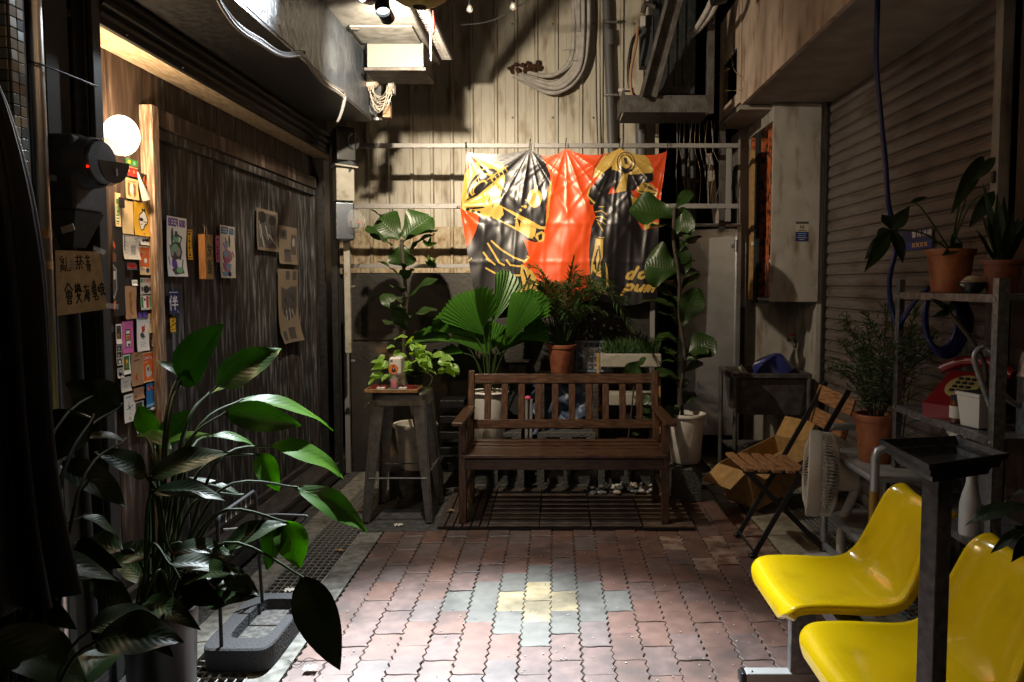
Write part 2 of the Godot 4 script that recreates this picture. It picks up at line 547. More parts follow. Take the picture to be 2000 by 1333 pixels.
	mat("brown_door", Color.WHITE, 0.6, {"tex": ntex(noise(60, 0.02, 5), [[0.2, 0.02, 0.01, 0.006], [0.9, 0.07, 0.035, 0.02]]), "scale": Vector3(6, 0.5, 6), "world": true})
	mat("grout", lin(0.05, 0.046, 0.04), 0.9)
	for k in 5:
		var tc = [[0.32, 0.28, 0.2], [0.16, 0.2, 0.21], [0.22, 0.16, 0.11], [0.09, 0.11, 0.12], [0.28, 0.26, 0.22]][k]
		mat("tile_%d" % k, lin(tc[0], tc[1], tc[2]), 0.18, {"rtex": null})
	# metals, plastics
	mat("steel_pipe", lin(0.5, 0.48, 0.46), 0.28, {"metal": 1.0})
	mat("galv", Color.WHITE, 0.42, {"metal": 0.75, "tex": ntex(noise(61, 0.03, 4), [[0.2, 0.22, 0.23, 0.24], [0.9, 0.40, 0.41, 0.42]]), "tri": 2.0})
	mat("gun_metal", Color.WHITE, 0.38, {"metal": 0.85, "tex": ntex(noise(62, 0.016, 6), [[0.02, 0.14, 0.075, 0.04], [0.16, 0.17, 0.16, 0.15], [0.9, 0.25, 0.245, 0.235]]), "tri": 2.2})
	mat("aluminium", lin(0.50, 0.51, 0.52), 0.4, {"metal": 0.7})
	mat("grey_plastic", lin(0.13, 0.14, 0.15), 0.5)
	mat("grey_box", Color.WHITE, 0.6, {"tex": ntex(noise(63, 0.02, 5), [[0.2, 0.020, 0.0205, 0.021], [0.9, 0.036, 0.037, 0.039]]), "tri": 2.0})
	mat("pale_box", Color.WHITE, 0.6, {"tex": ntex(noise(64, 0.015, 5), [[0.08, 0.20, 0.18, 0.14], [0.3, 0.30, 0.285, 0.24], [0.9, 0.37, 0.355, 0.31]]), "tri": 1.1})
	mat("black_plastic", lin(0.008, 0.008, 0.009), 0.4)
	mat("black_matte", lin(0.016, 0.016, 0.017), 0.75)
	mat("black_cloth", lin(0.007, 0.007, 0.010), 0.5, {"spec": 0.35})
	mat("white_plastic", lin(0.62, 0.60, 0.55), 0.4)
	mat("beige_plastic", lin(0.52, 0.46, 0.36), 0.45)
	mat("bucket", Color.WHITE, 0.45, {"tex": ntex(noise(65, 0.012, 6), [[0.12, 0.42, 0.38, 0.31], [0.35, 0.60, 0.57, 0.51], [0.9, 0.68, 0.66, 0.61]]), "tri": 2.2})
	mat("clean_white", lin(0.74, 0.72, 0.68), 0.35)
	mat("terracotta", Color.WHITE, 0.6, {"tex": ntex(noise(66, 0.012, 5), [[0.15, 0.15, 0.045, 0.022], [0.9, 0.27, 0.085, 0.04]]), "tri": 2.5})
	mat("terracotta_orange", Color.WHITE, 0.55, {"tex": ntex(noise(67, 0.012, 5), [[0.15, 0.28, 0.09, 0.03], [0.9, 0.42, 0.14, 0.05]]), "tri": 2.5})
	mat("soil", lin(0.02, 0.014, 0.01), 1.0, {"bump": fine, "bs": 0.6, "tri": 6.0})
	mat("bench_wood", Color.WHITE, 0.32, {"tex": ntex(noise(68, 0.018, 5), [[0.15, 0.034, 0.015, 0.009], [0.5, 0.07, 0.032, 0.017], [0.9, 0.12, 0.06, 0.035]]), "scale": Vector3(1.0, 6.0, 6.0), "bump": grain, "bs": 0.08})
	mat("bench_wood_up", Color.WHITE, 0.32, {"tex": M.bench_wood.albedo_texture, "scale": Vector3(6.0, 1.0, 6.0), "bump": grain, "bs": 0.08})
	mat("deck_wood", Color.WHITE, 0.6, {"tex": ntex(noise(69, 0.018, 5), [[0.15, 0.02, 0.013, 0.010], [0.5, 0.05, 0.034, 0.027], [0.9, 0.11, 0.08, 0.065]]), "scale": Vector3(1.2, 6.0, 6.0), "bump": grain, "bs": 0.12})
	mat("acacia_worn", Color.WHITE, 0.6, {"tex": ntex(noise(81, 0.018, 5), [[0.15, 0.05, 0.03, 0.018], [0.5, 0.11, 0.07, 0.045], [0.9, 0.18, 0.125, 0.085]]), "scale": Vector3(1.2, 6.0, 6.0), "bump": grain, "bs": 0.12})
	mat("acacia", Color.WHITE, 0.5, {"tex": ntex(noise(70, 0.018, 5), [[0.15, 0.20, 0.085, 0.03], [0.5, 0.36, 0.175, 0.07], [0.9, 0.48, 0.26, 0.115]]), "scale": Vector3(7.0, 7.0, 1.2), "bump": grain, "bs": 0.08})
	mat("tray_wood", Color.WHITE, 0.45, {"tex": ntex(noise(71, 0.018, 5), [[0.15, 0.15, 0.075, 0.03], [0.9, 0.36, 0.21, 0.095]]), "scale": Vector3(1.2, 7.0, 7.0)})
	mat("sign_wood", Color.WHITE, 0.55, {"tex": ntex(noise(72, 0.018, 5), [[0.15, 0.34, 0.13, 0.035], [0.9, 0.52, 0.24, 0.08]]), "scale": Vector3(7.0, 1.0, 7.0)})
	mat("cardboard", Color.WHITE, 0.85, {"tex": ntex(noise(73, 0.015, 5), [[0.15, 0.30, 0.17, 0.06], [0.9, 0.44, 0.27, 0.10]]), "tri": 2.0})
	mat("yellow_shell", lin(0.84, 0.575, 0.004), 0.20, {"coat": 0.5, "coat_rough": 0.05, "bump": grain, "bs": 0.04, "tri": 1.2, "tex": ntex(noise(98, 0.008, 7), [[0.0, 0.70, 0.69, 0.66], [0.14, 0.90, 0.89, 0.87], [0.4, 0.98, 0.98, 0.97], [1.0, 1.0, 1.0, 1.0]]), "rtex": ntex(noise(99, 0.02, 6), [[0.0, 1.0, 1.0, 1.0], [0.5, 0.55, 0.55, 0.55], [1.0, 0.9, 0.9, 0.9]])})
	mat("blue_plastic", lin(0.02, 0.028, 0.16), 0.3)
	mat("blue_hose", lin(0.008, 0.014, 0.10), 0.35)
	mat("red_phone", lin(0.20, 0.008, 0.010), 0.3)
	mat("dial_cream", lin(0.38, 0.28, 0.09), 0.5)
	mat("conduit", Color.WHITE, 0.6, {"tex": ntex(noise(74, 0.02, 5), [[0.05, 0.26, 0.24, 0.22], [0.4, 0.38, 0.36, 0.34], [0.9, 0.46, 0.44, 0.42]]), "tri": 1.0})
	mat("pipe_grey", lin(0.10, 0.10, 0.105), 0.5)
	mat("cable", lin(0.20, 0.18, 0.15), 0.6)
	mat("cable_white", lin(0.20, 0.19, 0.175), 0.7)
	mat("cable_tan", lin(0.40, 0.28, 0.13), 0.7)
	mat("foam_brown", Color.WHITE, 0.9, {"tex": ntex(noise(75, 0.04, 5), [[0.2, 0.04, 0.014, 0.006], [0.9, 0.15, 0.055, 0.022]]), "tri": 6.0, "bump": fine, "bs": 1.0})
	mat("rusty_steel", Color.WHITE, 0.65, {"metal": 0.4, "tex": ntex(noise(76, 0.02, 6), [[0.15, 0.06, 0.048, 0.042], [0.5, 0.085, 0.078, 0.073], [0.9, 0.115, 0.11, 0.105]]), "tri": 1.0, "bump": fine, "bs": 0.2})
	mat("dark_machine", Color.WHITE, 0.5, {"metal": 0.3, "tex": ntex(noise(77, 0.02, 6), [[0.2, 0.018, 0.022, 0.024], [0.9, 0.05, 0.056, 0.06]]), "tri": 2.0})
	mat("chain", lin(0.4, 0.36, 0.3), 0.5, {"metal": 0.5})
	mat("speaker_grey", lin(0.035, 0.042, 0.048), 0.5)
	mat("tan_cover", lin(0.42, 0.36, 0.28), 0.5)
	mat("glass", Color(1, 1, 1, 0.12), 0.05)
	mat("glass_bulb", Color(1, 1, 1, 0.12), 0.03)
	mat("frosted", lin(0.55, 0.56, 0.55), 0.35)
	mat("plastic_film", Color(0.95, 0.95, 0.95, 0.16), 0.18)
	mat("amber_glass", lin(0.10, 0.03, 0.012), 0.2)
	mat("paper", lin(0.6, 0.57, 0.5), 0.8)
	mat("lantern", Color.WHITE, 0.6, {"tex": ntex(noise(78, 0.012, 5), [[0.2, 0.20, 0.15, 0.04], [0.9, 0.36, 0.30, 0.11]]), "tri": 2.0, "back": Color(0.4, 0.35, 0.15)})
	mat("red_cord", lin(0.35, 0.02, 0.015), 0.7)
	mat("pink", lin(0.6, 0.08, 0.16), 0.5)
	mat("tarp_blue", lin(0.05, 0.075, 0.13), 0.45)
	mat("white_pebble", Color.WHITE, 0.6, {"tex": ntex(noise(79, 0.03, 3), [[0.2, 0.42, 0.40, 0.36], [0.9, 0.62, 0.60, 0.55]]), "tri": 8.0})
	mat("tan_pebble", lin(0.42, 0.33, 0.23), 0.6)
	mat("grey_pebble", lin(0.11, 0.11, 0.115), 0.6)
	# old stains laid over the large surfaces, larger than their own grain
	var blotch := ntex(noise(110, 0.007, 6), [[0.0, 0.30, 0.29, 0.27], [0.28, 0.62, 0.61, 0.59], [0.5, 0.95, 0.95, 0.95], [1.0, 1.0, 1.0, 1.0]])
	var drips := ntex(noise(111, 0.012, 6), [[0.0, 0.34, 0.28, 0.22], [0.25, 0.66, 0.60, 0.54], [0.45, 0.94, 0.93, 0.92], [1.0, 1.0, 1.0, 1.0]])
	for k in ["paver_red", "paver_rust", "paver_dull", "paver_grey", "paver_yellow", "paver_pale", "concrete", "concrete_pale"]:
		stain(M[k], blotch, Vector3.ONE * 0.55)
	for k in ["white_wall", "cream_sheet", "fascia_paint", "plank_brown", "clean_white", "galv", "bench_wood", "terracotta", "terracotta_orange"]:
		stain(M[k], drips, Vector3(1.1, 0.35, 1.1))
	stain(M.slat_paint, drips, Vector3(0.9, 0.9, 0.25))
	# leaves
	var leaf_img := leaf_texture(false)
	var vein := leaf_texture(true)
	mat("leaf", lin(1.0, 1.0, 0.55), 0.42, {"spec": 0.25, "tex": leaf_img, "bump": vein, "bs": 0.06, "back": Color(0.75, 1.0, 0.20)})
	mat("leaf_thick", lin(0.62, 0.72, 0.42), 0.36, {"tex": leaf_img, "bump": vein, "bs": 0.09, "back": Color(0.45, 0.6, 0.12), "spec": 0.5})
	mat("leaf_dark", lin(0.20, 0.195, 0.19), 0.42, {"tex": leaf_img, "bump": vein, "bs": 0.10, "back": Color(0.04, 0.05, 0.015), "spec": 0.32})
	mat("leaf_fig", lin(0.34, 0.35, 0.28), 0.42, {"tex": leaf_img, "bump": vein, "bs": 0.25, "back": Color(0.22, 0.28, 0.08)})
	mat("leaf_lime", lin(0.20, 0.36, 0.07), 0.35, {"bump": vein, "bs": 0.05, "back": Color(0.75, 0.9, 0.25)})
	mat("palm_leaf", lin(0.042, 0.125, 0.014), 0.40, {"back": Color(0.22, 0.45, 0.05), "spec": 0.4})
	mat("areca_leaf", lin(0.028, 0.065, 0.016), 0.42, {"back": Color(0.15, 0.28, 0.05)})
	mat("needle", lin(0.045, 0.075, 0.02), 0.5, {"back": Color(0.2, 0.28, 0.05)})
	mat("stem_green", lin(0.022, 0.042, 0.010), 0.6, {"spec": 0.35})
	mat("stem_dark", lin(0.010, 0.012, 0.006), 0.7, {"spec": 0.3})
	mat("bark", Color.WHITE, 0.9, {"tex": ntex(noise(80, 0.04, 4), [[0.2, 0.03, 0.022, 0.016], [0.9, 0.09, 0.07, 0.05]]), "tri": 5.0, "bump": fine, "bs": 0.3})

# one leaf: u runs along it, v across; veins as colour or as relief
func leaf_texture(relief: bool) -> ImageTexture:
	var im := Image.create(256, 256, false, Image.FORMAT_RGB8)
	var f := noise(91, 0.02, 4)
	for y in 256:
		for x in 256:
			var u := x / 256.0
			var s := absf(y / 128.0 - 1.0)
			var rib := exp(-pow(s / 0.028, 2.0))
			var ph := (u * 11.0 - s * 2.6)
			var side := pow(0.5 + 0.5 * cos(TAU * ph), 12.0) * smoothstep(0.0, 0.05, s) * (1.0 - s * 0.6)
			if relief:
				var h := 0.45 + 0.25 * cos(TAU * ph) * (1.0 - s) - 0.35 * rib
				im.set_pixel(x, y, Color(h, h, h))
			else:
				var nz := f.get_noise_2d(x, y) * 0.5 + 0.5
				var c := Color(0.035, 0.095, 0.016).lerp(Color(0.06, 0.135, 0.025), nz)
				c = c.lerp(Color(0.12, 0.20, 0.05), rib * 0.40 + side * 0.07)
				im.set_pixel(x, y, c.linear_to_srgb())
	return ImageTexture.create_from_image(im)

# ---------------------------------------------------------------- ground
func paver_outline(w: float, l: float, flip: bool) -> Array:
	# long sides zigzag, short sides wave
	var p := []
	var k := 8
	for i in k + 1:
		p.append(Vector2(w * 0.5 + (0.0052 if i % 2 == 0 else -0.0052), -l * 0.5 + l * i / k))
	for i in range(1, 6):
		p.append(Vector2(w * 0.5 - w * i / 6.0, l * 0.5 + 0.0032 * sin(TAU * i / 6.0)))
	for i in k + 1:
		p.append(Vector2(-w * 0.5 + (0.0052 if i % 2 == 0 else -0.0052), l * 0.5 - l * i / k))
	for i in range(1, 6):
		p.append(Vector2(-w * 0.5 + w * i / 6.0, -l * 0.5 + 0.0032 * sin(TAU - TAU * i / 6.0)))
	return p

func build_ground() -> void:
	struct("ground", MB.new().box(V(0, -0.22, 0), V(80, 0.04, 80)), M.concrete_dark)
	struct("alley_floor", MB.new().box(V(0.11, -0.1, -2.5), V(2.10, 0.184, 7.6)), M.joint_sand)
	# pavers: columns run away from the camera, every second one shifted by half a stone
	var paving := Node3D.new()
	paving.name = "brick_paving"
	paving.set_meta("kind", "structure")
	add_child(paving)
	var lie := Transform3D(Basis(Vector3.RIGHT, Vector3.FORWARD, Vector3.UP), Vector3.ZERO)
	var forms := []
	for k in 3:
		forms.append(MB.new().prism(paver_outline(0.1110 - 0.0006 * k, 0.2218 - 0.0008 * k, false), lie, 0.05, 0.0016).done())
	var far := Transform3D(Basis(Vector3.RIGHT, Vector3.FORWARD, Vector3.UP), Vector3.ZERO)
	var w := 0.1155
	var l := 0.2245
	var r := RandomNumberGenerator.new()
	r.seed = 5
	var rest := MB.new()
	for c in range(-7, 11):
		for k in range(-18, 9):
			var x := -0.07675 + c * w
			var shift := 0.0 if absi(c) % 2 == 1 else 0.5
			var z := -3.443 - (k + shift) * l
			if z < -6.05 or z > 0.4:
				continue
			var t := int(round((k + shift) * 2.0))
			var ring := absi(c) + absi(t)
			var m: Material = [M.paver_red, M.paver_rust, M.paver_dull, M.paver_red][r.randi() % 4] if x < 0.25 else [M.paver_rust, M.paver_red, M.paver_rust, M.paver_rust][r.randi() % 4]
			if ring == 1:
				m = M.paver_yellow
			elif ring == 3:
				m = M.paver_grey
			elif c >= 6 and [[6, 3], [7, 2], [8, 2], [8, 3], [9, 3], [9, 1], [10, 2], [10, 3], [10, 4]].has([c, t / 2]):
				m = M.paver_pale
			var b := Basis(Vector3.UP, r.randf_range(-0.014, 0.014)) * Basis(Vector3.RIGHT, r.randf_range(-0.010, 0.010)) * Basis(Vector3.FORWARD, r.randf_range(-0.014, 0.014))
			var xf := Transform3D(b, V(x + r.randf_range(-0.0012, 0.0012), -0.0512 + r.randf_range(-0.003, 0.003), z + r.randf_range(-0.0012, 0.0012)))
			if z > -2.2:
				continue
			piece(paving, "paver", forms[r.randi() % 3], m, xf)
	# plain strip of the same stones nearer than the picture shows
	stuff(part(paving, "near_pavers", near_pavers(w, l), M.paver_red))
	# concrete margins and gutter sides
	struct("concrete_margin", MB.new().box(V(-1.008, -0.09, -3.0), V(0.114, 0.176, 8.6)), M.concrete)
	struct("concrete_kerb", MB.new().box(V(-1.364, -0.1, -2.4), V(0.122, 0.19, 7.4)), M.concrete)
	struct("concrete_margin", MB.new().box(V(1.282, -0.09, -2.6), V(0.27, 0.176, 7.8)), M.concrete_pale)
	struct("concrete_strip", MB.new().box(V(2.2, -0.095, -2.6), V(1.16, 0.18, 7.8)), M.concrete_pale)
	struct("rear_floor", MB.new().box(V(0.2, -0.1, -6.9), V(4.0, 0.182, 1.7)), M.concrete_dark)
	grating("drain_grating", "long steel drain grating in the gutter along the dark timber shopfront", -1.182, 0.228, -2.0, -6.0)
	grating("drain_grating", "steel drain grating beside the roller shutter, under the aluminium cart", 1.52, 0.19, -2.0, -6.0)
	# checker plate between the kerb and the step
	var cp := thing("checker_plate", "worn steel checker plate on the floor between step and gutter kerb", "floor plate", V(-1.466, 0, -3.2))
	part(cp, "sheet", MB.new().box(V(-1.466, -0.1, -2.9), V(0.078, 0.196, 3.0), 0.002), M.plate)
	var mm := MB.new()
	for i in 90:
		for k in 3:
			var sgn := 1.0 if (i + k) % 2 == 0 else -1.0
			mm.box(V(-1.466 + (k - 1) * 0.026, -0.001, -1.7 - i * 0.029), V(0.022, 0.0045, 0.006), 0.002, Basis(Vector3.UP, sgn * 0.8))
	stuff(part(cp, "tread_pattern", mm, M.plate))
	struct("kerb_floor", MB.new().box(V(-1.466, -0.1, -5.3), V(0.078, 0.194, 1.78)), M.concrete_dark)
	# step of dark timber under the shopfront
	var st := thing("timber_step", "dark painted timber step running along the foot of the shopfront", "step", V(-1.6, 0, -4.2))
	part(st, "tread", MB.new().box(V(-1.606, 0.108, -4.05), V(0.2, 0.026, 4.3), 0.004), M.step_wood)
	part(st, "riser", MB.new().box(V(-1.53, 0.0475, -4.05), V(0.03, 0.093, 4.3), 0.003), M.step_wood)
	part(st, "kick_rail", MB.new().box(V(-1.674, 0.142, -4.05), V(0.03, 0.04, 4.3), 0.004), M.step_wood)

func near_pavers(w: float, l: float) -> MB:
	var mb := MB.new()
	for c in range(-7, 11):
		for k in 12:
			mb.box(V(-0.07675 + c * w, -0.0245, -2.02 + k * l + (0.0 if absi(c) % 2 == 1 else l * 0.5)), V(w - 0.004, 0.05, l - 0.004), 0.003)
	return mb

func grating(called: String, label: String, x: float, w: float, z0: float, z1: float) -> void:
	var g := thing(called, label, "drain grating", V(x, 0, (z0 + z1) * 0.5), "drain gratings")
	var long := MB.new().box(V(x, -0.012, (z0 + z1) * 0.5), V(0.0052, 0.022, z0 - z1), 0.001).done(V(x, 0, (z0 + z1) * 0.5))
	var n := 8
	for i in n:
		piece(g, "bearing_bar", long, M.grate, Transform3D(Basis(), V(-w * 0.5 + 0.004 + (w - 0.008) * i / (n - 1), 0, 0)))
	var cb := MB.new()
	var k := int((z0 - z1) / 0.043)
	for i in k:
		cb.box(V(x, -0.0045, z0 - 0.016 - i * 0.043), V(w - 0.006, 0.007, 0.006))
	stuff(part(g, "cross_bars", cb, M.grate))
	for s in [-1, 1]:
		part(g, "rim", MB.new().box(V(x + s * (w * 0.5 + 0.002), -0.014, (z0 + z1) * 0.5), V(0.004, 0.03, z0 - z1)), M.grate)
	struct("drain_channel", MB.new().box(V(x, -0.185, (z0 + z1) * 0.5), V(w, 0.02, z0 - z1)), M.void)

# ---------------------------------------------------------------- left: timber shopfront under a rolled-up shutter
func build_left_side() -> void:
	var xw := -1.69
	struct("building_left", MB.new().box(V(-3.2, 1.9, -3.4), V(2.9, 4.4, 5.9)), M.black_matte)
	var sf := thing("timber_shopfront", "weathered dark plank wall and doorway of the shopfront hung with posters", "wall", V(xw, 0, -4.6))
	var r := RandomNumberGenerator.new()
	r.seed = 3
	# door field: tall planks
	var z := -3.442
	while z > -6.0:
		var w := r.randf_range(0.105, 0.165)
		part(sf, "plank", MB.new().box(V(xw - 0.012 + r.randf_range(-0.0025, 0.0025), 1.1, z - w * 0.5), V(0.024, 1.92, w - 0.004), 0.003), [M.plank, M.plank_dark][r.randi() % 2])
		z -= w
	# planks above the frame
	z = -2.84
	while z > -6.0:
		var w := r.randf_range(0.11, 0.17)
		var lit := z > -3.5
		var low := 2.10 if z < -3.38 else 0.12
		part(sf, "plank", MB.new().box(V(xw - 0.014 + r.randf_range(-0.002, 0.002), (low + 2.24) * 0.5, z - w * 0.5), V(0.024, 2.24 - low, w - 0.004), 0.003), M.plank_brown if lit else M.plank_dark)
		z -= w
	part(sf, "door_frame", MB.new().box(V(xw + 0.022, 1.10, -3.412), V(0.056, 1.98, 0.056), 0.004), M.frame_wood)
	part(sf, "door_head", MB.new().box(V(xw + 0.018, 2.052, -4.57), V(0.046, 0.076, 2.29), 0.004), M.plank_brown)
	part(sf, "door_head", MB.new().box(V(xw + 0.012, 1.99, -4.57), V(0.03, 0.045, 2.29), 0.004), M.plank_dark)
	part(sf, "door_leaf_edge", MB.new().box(V(xw + 0.012, 1.04, -5.72), V(0.03, 1.84, 0.08), 0.004), M.plank_dark)
	part(sf, "black_return", MB.new().box(V(xw + 0.03, 1.2, -5.92), V(0.09, 2.4, 0.30), 0.004), M.black_steel)
	# header board, lit from below by the globe
	part(sf, "header_board", MB.new().box(V(-1.62, 2.249, -4.35), V(0.14, 0.024, 3.2), 0.003), M.header_wood)
	# shutter housing: rolled profile
	var ro := thing("shutter_housing", "black rolled shutter housing above the timber shopfront", "roller shutter", V(-1.6, 2.26, -4.3))
	var prof := [V(-1.545, 2.262, 0), V(-1.535, 2.266, 0), V(-1.53, 2.282, 0), V(-1.545, 2.292, 0), V(-1.538, 2.296, 0), V(-1.522, 2.306, 0), V(-1.522, 2.326, 0), V(-1.54, 2.336, 0), V(-1.532, 2.342, 0), V(-1.517, 2.352, 0), V(-1.52, 2.372, 0), V(-1.56, 2.386, 0)]
	part(ro, "front_lath", MB.new().sheet(33, 1, func(u: float, v: float) -> Vector3:
		var p: Vector3 = prof[mini(int(round(u * 33.0)) / 3, 11)].lerp(prof[mini(int(round(u * 33.0)) / 3 + 1, 11)], (int(round(u * 33.0)) % 3) / 3.0)
		return p + V(0, 0, lerpf(-2.83, -5.72, v))), M.shutter_dark)
	part(ro, "bottom_rail", MB.new().box(V(-1.547, 2.252, -4.275), V(0.02, 0.03, 2.9), 0.003), M.shutter_dark)
	part(ro, "inner_box", MB.new().box(V(-1.64, 2.32, -4.3), V(0.16, 0.10, 2.86)), M.black_matte)
	for k in 6:
		part(ro, "rivet", MB.new().ball(V(-1.536, 2.252, -3.0 - k * 0.45), Vector3.ONE * 0.006, 8), M.black_plastic)
	# guide post at the far end and the black pillar at the near end
	var gp := thing("shutter_guide", "slim dark steel guide post at the far end of the shopfront", "post", V(-1.5, 0, -5.62))
	part(gp, "post", MB.new().box(V(-1.515, 1.19, -5.66), V(0.045, 2.38, 0.07), 0.004), M.black_steel)
	part(gp, "groove", MB.new().box(V(-1.491, 1.19, -5.66), V(0.006, 2.30, 0.02)), M.void)
	var pl := thing("black_pillar", "black steel pillar framing the near end of the shopfront", "pillar", V(-1.59, 0, -2.77))
	part(pl, "casing", MB.new().box(V(-1.541, 1.3, -2.735), V(0.045, 2.6, 0.06), 0.004), M.black_steel)
	part(pl, "guide_channel", MB.new().box(V(-1.5085, 1.3, -2.738), V(0.018, 2.6, 0.05), 0.003), M.grey_box)
	part(pl, "back_casing", MB.new().box(V(-1.64, 1.3, -2.79), V(0.12, 2.6, 0.06), 0.004), M.black_steel)
	# mosaic pillar beside the camera
	build_mosaic()

func build_mosaic() -> void:
	var mp := thing("mosaic_pillar", "pillar clad in small square glazed mosaic tiles behind the steel pipe", "pillar", V(-1.7, 0, -2.5))
	part(mp, "core", MB.new().box(V(-1.81, 1.3, -2.62), V(0.50, 2.7, 0.12)), M.grout)
	part(mp, "side_core", MB.new().box(V(-1.712, 1.3, -2.235), V(0.55, 2.7, 0.07)), M.grout)
	var tile := MB.new().box(Vector3.ZERO, V(0.0262, 0.0262, 0.006), 0.0015).done()
	var r := RandomNumberGenerator.new()
	r.seed = 8
	var rest := MB.new()
	var count := 0
	var p := 0.0285
	# front face of the near block, its side face, then the strip beside the pipe
	for face in 3:
		var cols: int = [7, 2, 7][face]
		for i in 90:
			for k in cols:
				var y := 2.62 - i * p
				var pos: Vector3
				var b := Basis()
				if face == 0:
					pos = V(-1.452 - k * p, y, -2.197)
				elif face == 1:
					pos = V(-1.434, y, -2.214 - k * p)
					b = Basis(Vector3.UP, PI * 0.5)
				else:
					pos = V(-1.5755 - k * p, y, -2.557)
				b = b * Basis(Vector3.RIGHT, r.randf_range(-0.05, 0.05)) * Basis(Vector3.UP, r.randf_range(-0.05, 0.05))
				var tone := r.randi() % 5
				var near_view: bool = y > 1.62 and y < 2.2 and ((face == 0 and k < 3) or face == 1 or (face == 2 and k < 3))
				if near_view and count < 300:
					count += 1
					piece(mp, "tile", tile, M["tile_%d" % tone], Transform3D(b, pos - mp.position))
				else:
					rest.box(pos, V(0.0262, 0.0262, 0.006), 0.0, b)
	stuff(part(mp, "lower_tiles", rest, M.tile_1))

# ---------------------------------------------------------------- overhead on the left: beam, slab, hung box
func build_overhead_left() -> void:
	struct("beam_left", MB.new().box(V(-1.50, 2.575, -2.0), V(0.70, 0.375, 6.45), 0.006), M.beam_paint)
	struct("beam_soffit", MB.new().box(V(-1.5, 2.383, -2.0), V(0.692, 0.012, 6.44)), M.black_steel)
	struct("canopy_slab", MB.new().box(V(-1.27, 2.81, -2.05), V(1.06, 0.10, 6.5), 0.004), M.slab_paint)
	struct("storey_above_left", MB.new().box(V(-2.2, 4.4, -2.6), V(2.4, 3.0, 6.0)), M.beam_paint)
	var me := thing("mesh_strip", "dusty wire mesh strip along the canopy's outer edge", "mesh", V(-0.70, 2.77, -3.0))
	part(me, "edge_angle", MB.new().box(V(-0.737, 2.772, -2.5), V(0.012, 0.05, 5.6), 0.002), M.rusty_steel)
	part(me, "outer_angle", MB.new().box(V(-0.655, 2.80, -2.5), V(0.014, 0.05, 5.6), 0.002), M.rusty_steel)
	var wires := MB.new()
	for i in 180:
		wires.box(V(-0.695, 2.776, -0.0 - i * 0.0295), V(0.078, 0.003, 0.003))
	for k in 4:
		wires.box(V(-0.722 + k * 0.018, 2.78, -2.5), V(0.003, 0.003, 5.6))
	stuff(part(me, "wire_mesh", wires, M.conduit))
	var jb := thing("ceiling_box", "white painted box hung under the far end of the canopy", "box", V(-0.92, 2.68, -5.1))
	part(jb, "casing", MB.new().box(V(-0.93, 2.685, -5.0), V(0.33, 0.145, 0.3), 0.006), mat("hung_box", lin(0.17, 0.165, 0.15), 0.7))
	part(jb, "edge_strip", MB.new().box(V(-0.93, 2.602, -5.0), V(0.36, 0.02, 0.33), 0.004), M.rusty_steel)
	# seam and torn patch of the ceiling
	var cp := thing("ceiling_panel", "loose ceiling panel with a torn corner under the canopy", "ceiling panel", V(-1.0, 2.75, -4.4))
	part(cp, "panel", MB.new().box(V(-0.945, 2.751, -4.68), V(0.34, 0.012, 0.30), 0.003), M.slab_paint)
	part(cp, "torn_patch", MB.new().box(V(-1.09, 2.744, -4.56), V(0.05, 0.014, 0.024), 0.003, Basis(Vector3.UP, 0.2)), M.rusty_steel)

# ---------------------------------------------------------------- back: corrugated wall with a rail frame
func rib_sheet(x0: float, x1: float, y0: float, y1: float, z: float, pitch: float, h: float, rise := 0.009, top := 0.017) -> MB:
	var mb := MB.new()
	var pts := [Vector2(x0, 0)]
	var x := x0 + pitch * 0.35
	while x + rise * 2 + top < x1:
		pts.append_array([Vector2(x, 0), Vector2(x + rise, h), Vector2(x + rise + top, h), Vector2(x + rise * 2 + top, 0)])
		# two shallow stiffening grooves between the ribs
		var g := x + pitch * 0.55
		if g + 0.012 < x1 and g < x + pitch:
			pts.append_array([Vector2(g, 0), Vector2(g + 0.004, 0.0022), Vector2(g + 0.008, 0)])
		x += pitch
	pts.append(Vector2(x1, 0))
	for i in pts.size() - 1:
		var a: Vector2 = pts[i]
		var b: Vector2 = pts[i + 1]
		mb.quad(V(a.x, y0, z + a.y), V(b.x, y0, z + b.y), V(b.x, y1, z + b.y), V(a.x, y1, z + a.y))
	return mb

